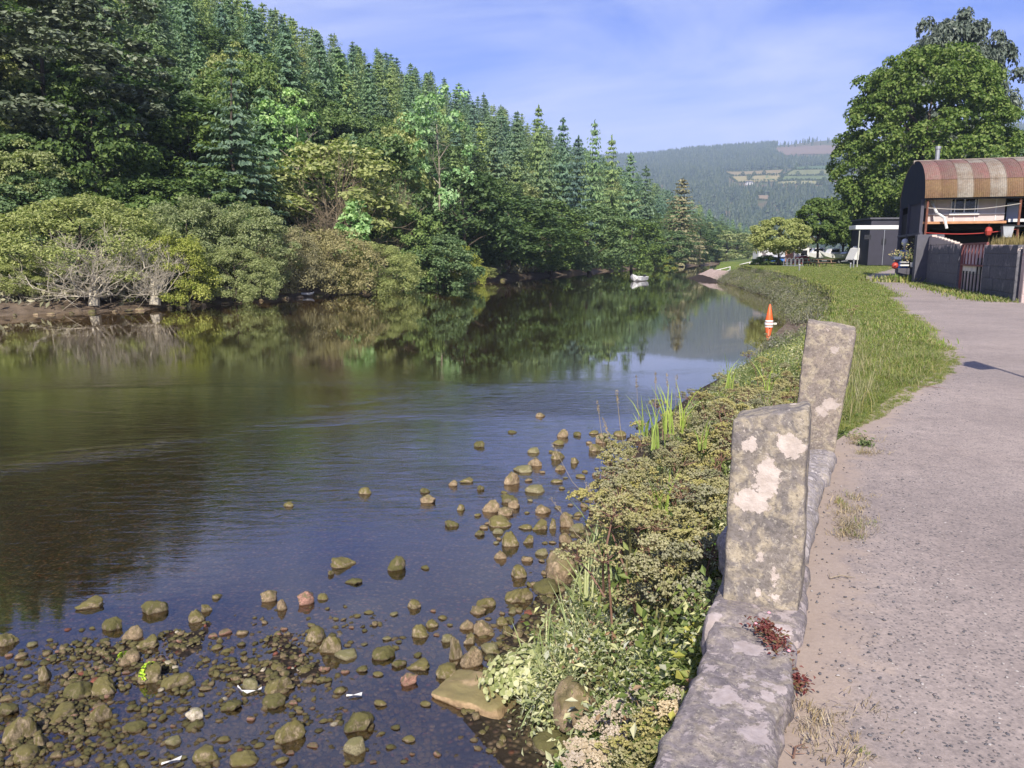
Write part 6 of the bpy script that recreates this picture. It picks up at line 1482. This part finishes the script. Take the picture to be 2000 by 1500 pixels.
GY = leafmat('bright_grass_blades', [(0.19, 0.26, 0.05), (0.30, 0.36, 0.09)], .4, .1, gain=1.2)
GD = leafmat('dry_grass_blades', [(0.22, 0.165, 0.10), (0.33, 0.26, 0.17), (0.40, 0.34, 0.25)], .2, .15, gain=.95)
UMB = leafmat('seed_head_olive', [(0.140, 0.128, 0.050), (0.205, 0.190, 0.085), (0.29, 0.262, 0.130), (0.20, 0.205, 0.060)], .15, .25, gain=1.12)
UMC = leafmat('seed_head_cream', [(0.34, 0.27, 0.18), (0.42, 0.345, 0.25), (0.50, 0.42, 0.32)], .12, .12, gain=.95)
STEM = plain('plant_stem', (0.20, 0.19, 0.07), .7, .2, 6)
STEM_R = plain('reddish_stem', (0.23, 0.13, 0.09), .7, .2, 6)
def sprig(name, seed, mat, n=13, L=.20, leaf=.045, aspect=.55, spread=.09):
    r_ = np.random.default_rng(seed); f = r_.random(n); d = unit(r_, 3)
    Pp = np.c_[r_.normal(size=n) * spread, r_.normal(size=n) * spread, f * L]; Nn = np.c_[r_.normal(size=n) * .6, r_.normal(size=n) * .6 - .2, np.ones(n)]
    V, F = leaf_quads(Pp, Nn, leaf * (.6 + .8 * r_.random(n)), aspect, r_, .14); return np_mesh(name, V, F, mat)
spr = [proto('sprig_%d' % i, sprig('sprig', 900 + i, m, *a)) for i, (m, a) in enumerate(((LP, (16, .2, .045, .5, .08)), (LP, (22, .16, .032, .55, .08)), (LP, (14, .22, .055, .42, .09)), (LD, (16, .2, .042, .55, .09)), (LD, (20, .22, .034, .5, .09)), (LY, (9, .16, .05, .7, .07)), (LB, (9, .16, .05, .4, .07))))]
rp_ = np.random.default_rng(44); n = 13500
y = 2.2 + 24 * rp_.random(n) ** 1.8; mw = mwidth(y); u_ = rp_.uniform(-.02, 1.02, n)
k = (u_ < .88 + .14 * fbm(y * 1.3, y * 0 + .2, 0, 2, 5)) & ~((y < 3.9) & (u_ > .8)); y, mw, u_ = y[k], mw[k], u_[k]; n = len(y)
x = np.interp(y, RSH[:, 1], RSH[:, 0]) - .12 - u_ * mw
lump = .5 + .5 * fbm(x * 2.6, y * 2.6, 0, 2, 77)
lift = (.02 + .42 * rp_.random(n) * lump * 1.4) * (1 - u_ * .7) * np.where(y > 3.4, 1, .6)
lift = lift * (1 + .8 * sstep(6.5, 4.5, y)); bare = np.zeros(n, bool)
for bx_, by_, bz_, br_ in ((1122, 1400, -1.2, .17), (1110, 1370, -1.2, .15), (1085, 1480, -1.45, .2)):
    bq = P(bx_, by_, bz_); bare |= np.hypot(x - bq[0], y - bq[1]) < br_
lift = np.where(bare, -.35, lift)
pts = np.c_[x, y, zfun(x, y) - .04 + lift]; ro = np.c_[rp_.uniform(-.35, .85, n), rp_.uniform(-.8, .4, n), rp_.uniform(0, 6.28, n)]; sc = rp_.uniform(.65, 1.3, n)
v = fbm(x * 1.4, y * 1.4, 0, 2, 61) + rp_.normal(size=n) * .2 - .25 * sstep(6, 4.5, y) + .3 * sstep(8, 13, y)
ix = np.digitize(v, [-.12, .12, .26, .38, .5, 9]); ix = np.where((ix == 5) & (rp_.random(n) < .6), 3, ix); ix = np.where(rp_.random(n) < .04, 6, np.minimum(ix, 5))
scatter('bank_leaf_cover', spr, pts, ro, sc, ix)
# grass blades through the bank cover
bt_ = [proto('bank_blade_%d' % i, tuft('tuft', 16, .42, .07, (GB, GB, LD, GD)[i], 40 + i, .0055, .8)) for i in range(4)]
n = 420; y = 3.6 + 18 * rp_.random(n) ** 1.3; u_ = rp_.uniform(.15, .92, n); x = np.interp(y, RSH[:, 1], RSH[:, 0]) - .12 - u_ * mwidth(y)
ok_ = (y > 4.6) | (u_ < .5); y, u_, x = y[ok_], u_[ok_], x[ok_]; n = len(y)
scatter('bank_grass', bt_, np.c_[x, y, zfun(x, y) + .08 * rp_.random(n)], [(rp_.uniform(-.4, .4), rp_.uniform(-.5, .2), rp_.uniform(0, 6.28)) for _ in range(n)], rp_.uniform(.55, 1.15, n), rp_.choice(4, n, p=[.45, .3, .15, .1]))

# umbel plants one by one
def octa(V, F, c, r):
    o_ = len(V); V += [(c[0] + r, c[1], c[2]), (c[0], c[1] + r, c[2]), (c[0] - r, c[1], c[2]), (c[0], c[1] - r, c[2]), (c[0], c[1], c[2] + r), (c[0], c[1], c[2] - r)]
    F += [(o_ + a, o_ + (a + 1) % 4, o_ + 4) for a in range(4)] + [(o_ + (a + 1) % 4, o_ + a, o_ + 5) for a in range(4)]
def umbel_meshes(seed, mat, H, heads, rad, nu, nb, lump, stem=STEM):
    rg_ = random.Random(seed); st = MB(); hm = []
    for h_ in range(heads):
        V = []; F = []
        a = rg_.uniform(0, 6.28); sp_ = 0 if heads == 1 else rg_.uniform(.07, .20); hz = H * (1 if h_ == 0 else rg_.uniform(.66, .95)); top_ = Vector((math.cos(a) * sp_, math.sin(a) * sp_, hz))
        fk = Vector((0, 0, hz * rg_.uniform(.35, .6))); st.tube([Vector((0, 0, -.1)) if h_ == 0 else fk, fk.lerp(top_, .5) + Vector((0, 0, .01)), top_ - Vector((0, 0, rad * .35))], [.006, .005, .003], 4, False)
        R_ = rad * rg_.uniform(.75, 1.15)
        for u in range(nu):
            f = math.sqrt((u + .5) / nu); an = u * 2.39996 + rg_.uniform(-.25, .25); c = top_ + Vector((math.cos(an) * R_ * f, math.sin(an) * R_ * f, R_ * .55 * (1 - f * f) - R_ * .15 + rg_.uniform(-.12, .12) * R_))
            st.tube([top_ - Vector((0, 0, R_ * .35)), c], [.0018, .0012], 3, False)
            for s in range(nb):
                d = Vector((rg_.gauss(0, 1), rg_.gauss(0, 1), abs(rg_.gauss(0, 1)))).normalized(); octa(V, F, c + d * lump * rg_.uniform(.5, 1.1), lump * rg_.uniform(.28, .5))
        me = bpy.data.meshes.new('seed_head'); me.from_pydata([tuple(v) for v in V], [], F); me.materials.append(mat); hm.append(me)
    return st.mesh('stem', stem), hm
UP = [umbel_meshes(700 + i, UMB, H, hd, rd, 19, 8, .0165, STEM if i % 2 else STEM_R) for i, (H, hd, rd) in enumerate(((.62, 3, .088), (.52, 3, .076), (.72, 2, .098), (.46, 3, .07)))]
ro_leaf = [np_mesh('stem_leaves', *leaf_quads(np.c_[np.random.default_rng(i).normal(size=(16, 2)) * .06, np.random.default_rng(i).uniform(.05, .3, 16)], unit(np.random.default_rng(i + 5), 16) + [0, 0, .6], .06, .45, np.random.default_rng(i + 9), .15), LD) for i in range(2)]
def umbel(x, y, z, k, s, lab, grp, lean=(0, 0), P_=UP, leaves=True):
    o = empty('umbel_plant', (x, y, z), 0, lab, 'plant', grp); o.rotation_euler = (lean[0], lean[1], rp_.uniform(0, 6.28)); o.scale = (s, s, s)
    link('stem', P_[k][0], o)
    for hm in P_[k][1]: link('seed_head', hm, o)
    if leaves: link('leaves', ro_leaf[k % 2], o)
    return o
spots = []
for x0_, y0_, x1_, y1_, Y0_, Y1_, n_, lab_ in ((1195, 855, 1400, 1010, 4.6, 8.0, 42, 'in the thick growth left of the nearest granite post'), (1250, 985, 1405, 1090, 4.2, 5.4, 12, 'low beside the foot of the nearest granite post'), (1390, 735, 1555, 812, 7.5, 11.5, 26, 'behind the top of the nearest granite post'), (1490, 690, 1560, 770, 9.5, 14, 14, 'crowding the left side of the leaning granite post'), (1300, 790, 1420, 860, 7.0, 10, 14, 'near the water between the reeds and the nearest post'), (1180, 1080, 1300, 1160, 4.6, 5.6, 5, 'standing alone in the pale grass of the bank'), (1575, 610, 1660, 690, 15, 23, 12, 'at the bank edge beyond the leaning post')):
    for _ in range(n_):
        px, py = rp_.uniform(x0_, x1_), rp_.uniform(y0_, y1_); f = (py - y0_) / (y1_ - y0_); spots.append((PY(px, py, Y1_ + (Y0_ - Y1_) * f + rp_.uniform(-.3, .3)), lab_))
for q, lab_ in spots:
    zb = zf(q[0], q[1]); k = int(rp_.integers(4)); H = (.62, .52, .72, .46)[k]; need = max(q[2] - zb, .28)
    if need > 1.15: zb = q[2] - .95; need = .95
    s = min(max(need / H, .7), 1.5)
    umbel(q[0], q[1], max(zb, q[2] - H * s), k, s, 'olive-yellow seeding umbel plant ' + lab_, 'umbel plants ' + lab_, (rp_.uniform(-.2, .2), rp_.uniform(-.2, .2)))
UC = [umbel_meshes(800 + i, m, H, 1, rd, 20, 9, lp) for i, (m, H, rd, lp) in enumerate(((UMC, .42, .085, .022), (UMB, .36, .10, .017), (UMC, .30, .075, .020)))]
CREAM = [(1205, 1385, 0, -.78), (1245, 1360, 0, -.74), (1185, 1405, 2, -.82), (1235, 1400, 0, -.74), (1150, 1420, 2, -.86), (1200, 1440, 0, -.72), (1130, 1462, 0, -.78), (1165, 1470, 0, -.72), (1205, 1470, 1, -.66), (1250, 1440, 1, -.60), (1275, 1425, 1, -.56), (1285, 1370, 0, -.62), (1325, 1358, 2, -.52), (1310, 1390, 0, -.50), (1300, 1395, 1, -.56), (1125, 1492, 0, -.72), (1165, 1498, 0, -.66), (1225, 1495, 1, -.58), (1262, 1478, 1, -.52), (1270, 1400, 1, -.6)]
for i, (px, py, k, z_) in enumerate(CREAM):
    q = P(px, py, z_); umbel(q[0], q[1], q[2] - (.42, .36, .30)[k] * 1.0, k, 1.0, 'cream rounded umbel flower head at the bottom edge against the coping' if k != 1 else 'olive-green umbel head among the cream ones at the bottom edge', 'cream umbel heads by the coping' if k != 1 else 'olive umbel heads by the coping', (0, 0), UC, False)
# round pale-leaved trailing plant
r_ = np.random.default_rng(71); n = 620; cx, cy, cz = P(1030, 1330, -1.42); d = unit(r_, n); d[:, 2] = np.abs(d[:, 2]); wob = 1 + .35 * fbm(d[:, 0] * 2, d[:, 1] * 2, d[:, 2] * 2, 2, 5)[:, None]; Pp = d * [.40, .30, .17] * (.55 + .45 * r_.random((n, 1))) * wob; Pp[:, 2] -= .12 * np.abs(Pp[:, 0] / .4) ** 2
def disc_leaves(Pp, Nn, size, rng_):
    n = len(Pp); Nn = Nn / np.linalg.norm(Nn, axis=1, keepdims=True); u = rng_.normal(size=(n, 3)); u -= Nn * (u * Nn).sum(1, keepdims=True); u /= np.linalg.norm(u, axis=1, keepdims=True); w = np.cross(Nn, u)
    s = size[:, None]; an = [0, 1.05, 2.09, 3.14, 4.19, 5.24]; V = np.stack([Pp + (u * math.cos(a) * (1.15 if i == 0 else 1) + w * math.sin(a)) * s + Nn * s * (.25 if i in (1, 2, 4, 5) else 0) for i, a in enumerate(an)], 1)
    return V.reshape(-1, 3), np.arange(n * 6).reshape(n, 6)
V, F = disc_leaves(Pp, d + r_.normal(size=d.shape) * .35 + [-.2, -.5, .2], .012 + .016 * r_.random(n) ** 1.5, r_)
tag(link('trailing_plant', np_mesh('trailing_plant', V, F, LP), None, (cx, cy + .05, cz)), 'pale round-leaved trailing plant spilling over the flat sandstone slab', 'plant')
def leafy(px, py, z, sx, n, leaf, mat, lab, seed, name='leafy_plant', asp=.6, Yd=.2):
    q = P(px, py, z); r2 = np.random.default_rng(seed); d = unit(r2, n); Pp = d * np.array(sx) * (.5 + .5 * r2.random((n, 1))); V, F = leaf_quads(Pp, d + r2.normal(size=d.shape) * .5 + [-.1, -.3, .5], leaf * (.6 + .8 * r2.random(n)), asp, r2, .15)
    o = empty(name, (q[0], q[1], q[2] - sx[2]), 0, lab, 'plant'); link('leaves', np_mesh('leaves', V, F, mat), o, (0, 0, sx[2])); MB().tube([(0, 0, -.25), (.01, 0, 0), (0, .01, sx[2])], [.008, .006, .003], 5).build('stem', STEM, o)
LGRN = leafmat('fresh_green_leaves', [(0.05, 0.13, 0.03), (0.09, 0.19, 0.045)], .35, .05)
leafy(1345, 1045, -.35, (.10, .08, .08), 46, .06, leafmat('acid_leaves', [(0.30, 0.36, 0.03), (0.40, 0.44, 0.05)], .4, .05), 'acid-yellow leafy shoot left of the nearest granite post', 1)
leafy(1385, 1080, -.40, (.13, .10, .08), 70, .055, LGRN, 'fresh green ferny plant close to the nearest granite post', 2)
leafy(1310, 1170, -.62, (.08, .08, .12), 46, .075, LY, 'yellowing broad-leaved plant above the shaded hollow by the wall', 3, asp=.8)
leafy(1302, 1215, -.70, (.07, .06, .14), 34, .06, LY, 'lower yellowing leaves left of the shaded hollow by the wall', 6, asp=.8)
leafy(1288, 1245, -.72, (.06, .06, .20), 44, .09, LB, 'withered brown hanging leaves beside the yellowing plant', 4, 'withered_plant', .35)
leafy(1262, 1285, -.82, (.16, .12, .10), 60, .07, LP, 'pointed pale-leaved plant above the dark mossy boulder', 5, asp=.45)
leafy(1095, 1490, -1.35, (.05, .05, .04), 14, .05, LGRN, 'small bright green sprout at the water beside the cream flower heads', 7)
# tall bright blades and seeding grass stalks
for i, (px, py, Y_, h_) in enumerate(((1308, 768, 7.6, .42), (1283, 800, 7.4, .40), (1342, 770, 7.9, .42), (1262, 790, 7.9, .35), (1372, 812, 7.0, .32), (1430, 705, 9.4, .35), (1502, 712, 9.6, .42), (1490, 760, 8.6, .35), (1290, 930, 5.4, .30), (1235, 985, 5.2, .35), (1160, 1010, 6.3, .42), (1190, 975, 6.6, .4), (1140, 1070, 5.7, .4), (1210, 1060, 5.2, .4))):
    q = PY(px, py, Y_); tag(link('grass_clump', tuft('grass_clump', 9, h_ * 1.35, .035, GY if i < 9 else GB, 60 + i, .008, .55), None, (q[0], q[1], q[2] - h_)), 'upright bright green grass blades rising from the umbel plants' if i < 9 else 'pale arching grass clump at the water side of the bank', 'grass', 'bright grass clumps on the bank' if i < 9 else 'pale grass clumps on the bank')
for i, (px, py, Y_, ln_, lean, lab) in enumerate(((1243, 745, 8.6, 1.0, -.05, 'dry seeding grass stalk standing left of three taller ones over the water'), (1280, 740, 8.4, .9, .0, 'dry seeding grass stalk, first of three close together'), (1303, 742, 8.4, .9, -.03, 'dry seeding grass stalk, second of three close together'), (1321, 746, 8.4, .9, .03, 'dry seeding grass stalk, third of three close together'), (1168, 795, 7.6, 1.0, -.12, 'dry seeding grass stalk leaning left over the stones'), (1205, 775, 8.0, 1.0, -.1, 'dry seeding grass stalk between the leaning one and the tall ones'), (1182, 830, 7.2, .8, -.2, 'short dry seeding grass stalk before the leaning one'), (1085, 880, 7.0, .9, -.45, 'drooping seed head bent over the far stones'), (1085, 985, 6.2, .8, -.5, 'drooping seed head bent over the middle stones'), (1150, 955, 6.2, .7, -.25, 'pale seed head hanging before the dark bank edge'))):
    q = Vector(PY(px, py, Y_)); base = q + Vector((-lean * 1.6 + .02, -.05, -ln_)); mid = base.lerp(q, .6) + Vector((-lean * -.3, 0, .06)); b = MB(); b.tube([base, mid, q], [.0035, .003, .002], 4, False)
    o = empty('seed_grass', base, 0, lab, 'grass'); so = b.build('stalk', GD, o, (-base.x, -base.y, -base.z)); r3 = np.random.default_rng(90 + i); n = 46; f = r3.random(n); dv = np.array((q - mid).normalized()) * .14
    Pp = np.array(q - base) - dv[None] * .5 + f[:, None] * dv[None] + r3.normal(size=(n, 3)) * .007; V, F = leaf_quads(Pp, unit(r3, n), .022, .4, r3, .1, np.repeat((dv + [0, 0, .02])[None], n, 0)); link('seed_head', np_mesh('seed_head', V, F, GD), o)
# red stonecrop in the joint of the coping
r_ = np.random.default_rng(72); q = P(1520, 1268, .10); n = 620; f = r_.random(n); a = r_.normal(size=n)
Pp = np.c_[-.07 + .15 * f + a * .022, .11 - .25 * f + r_.normal(size=n) * .03, .125 - .10 * sstep(.35, .8, f) + .03 * r_.random(n)]
V, F = leaf_quads(Pp, np.c_[r_.normal(size=(n, 2)) * .6, np.ones(n)], .022, .5, r_, .2)
SED = leafmat('red_stonecrop', [(0.085, 0.018, 0.020), (0.13, 0.035, 0.034), (0.16, 0.060, 0.050), (0.12, 0.115, 0.05)], .12, .05, gain=1.0)
o = empty('stonecrop', (q[0], q[1], .0), -.3, 'dark red stonecrop growing in the joint of the coping beside the path', 'plant'); link('leaves', np_mesh('leaves', V, F, SED), o)
b = MB()
for k in range(4): c = Pp[k * 7]; b.lathe([(.002, .0), (.008, .004), (.002, .009)], 6, (c[0], c[1], c[2] + .02))
b.build('flowers', plain('pink_petals', (.75, .35, .42), .6), o)
# dry grass and weeds along the edge of coping and path
ed = [proto('edge_tuft_%d' % i, tuft('tuft', 26, .07, .05, (GD, GD, GR)[i], 80 + i, .0026, .9)) for i in range(3)]
n = 420; y = r_.uniform(2.0, 6.6, n); x = np.interp(y, RSH[:, 1], RSH[:, 0]) + .40 + np.abs(r_.normal(size=n)) * .10 + .05 * fbm(y * 3, y * 0, 0, 2, 4)
kp = fbm(y * 2.1, y * 0 + 3, 0, 2, 14) > .08
scatter('path_edge_grass', ed, np.c_[x, y, np.full(n, .012)][kp], r_.uniform(-.5, .5, (kp.sum(), 3)) * [1, 1, 6], r_.uniform(.3, .8, kp.sum()), r_.choice(3, kp.sum(), p=[.5, .38, .12]))
for i, (px, py, sx) in enumerate(((1640, 815, .12), (1650, 850, .10), (1638, 780, .12), (1690, 870, .05))):
    q = P(px, py, .01); r4 = np.random.default_rng(200 + i); n = 60; Pp = np.c_[r4.normal(size=(n, 2)) * sx * .6, np.abs(r4.normal(size=n)) * .035]; V, F = leaf_quads(Pp, np.c_[r4.normal(size=(n, 2)) * .5, np.ones(n)], .05, .35, r4, .1)
    tag(link('path_weed', np_mesh('path_weed', V, F, LD), None, q), ('green weed tuft at the foot of the leaning post', 'flat dandelion-like weed nearest the leaning post foot', 'green weed at the corner of the verge by the leaning post', 'tiny weed out on the gravel right of the leaning post')[i], 'weed')
for i, (px, py, L_, an, lab) in enumerate(((1645, 1128, .13, .1, 'pale dry branched twig lying on the gravel right of the nearest post'), (1815, 756, .35, -.5, 'thin brown twig lying on the path near the verge'), (1560, 1465, .10, .9, 'small dark twig at the foot of the coping, bottom edge'))):
    q = P(px, py, .016); b = MB(); b.tube([(-L_ / 2, 0, 0), (0, .01, .008), (L_ / 2, -.005, 0)], [.004, .003, .0015], 5)
    for k in range(4): b.tube([(-L_ / 2 + L_ * .2 * k, 0, .004), (-L_ / 2 + L_ * (.2 * k + .12), (.04, -.035)[k % 2] * L_ * 7.6, .010)], [.002, .001], 4)
    tag(b.build('twig', GD if i == 0 else STEM_R, None, q, an), lab, 'twig')
# loose chips lying on the path
ch = [proto('chip_%d' % i, rock_mesh('chip', 600 + i, plain('chip_%d' % i, c_, .85, .2, 3), 1, .3, (1, .75, .45))) for i, c_ in enumerate(((0.11, 0.105, 0.115), (0.17, 0.16, 0.165), (0.42, 0.38, 0.36), (0.24, 0.20, 0.19)))]
n = 2600; y = 1.9 + 9 * r_.random(n) ** 1.6; l = np.interp(y, PL[:, 1], PL[:, 0]); x = l + .05 + (np.minimum(y * .72 + .3, 9) - l) * r_.random(n)
scatter('path_chips', ch, np.c_[x, y, .012 + 0 * x], r_.uniform(-.3, .3, (n, 3)) * [1, 1, 10], .0035 + .0065 * r_.random(n) ** 2.2, r_.choice(4, n, p=[.34, .3, .16, .2]))

# ------------------------------------------------------------------ haze
hz_ = MB().box((200, 1400, 227.5), (9000, 9400, 465)).mesh('haze', [])
t = NT('haze_air'); v = t.n('ShaderNodeVolumePrincipled', {'Color': (0.60, 0.75, 1.0), 'Density': 0.00021, 'Anisotropy': 0.0}); t.t.links.new(v.outputs[0], t.out.inputs['Volume'])
hz_.materials.append(t.m); tag(link('haze', hz_), kind='stuff')
scene.cycles.volume_bounces = 0
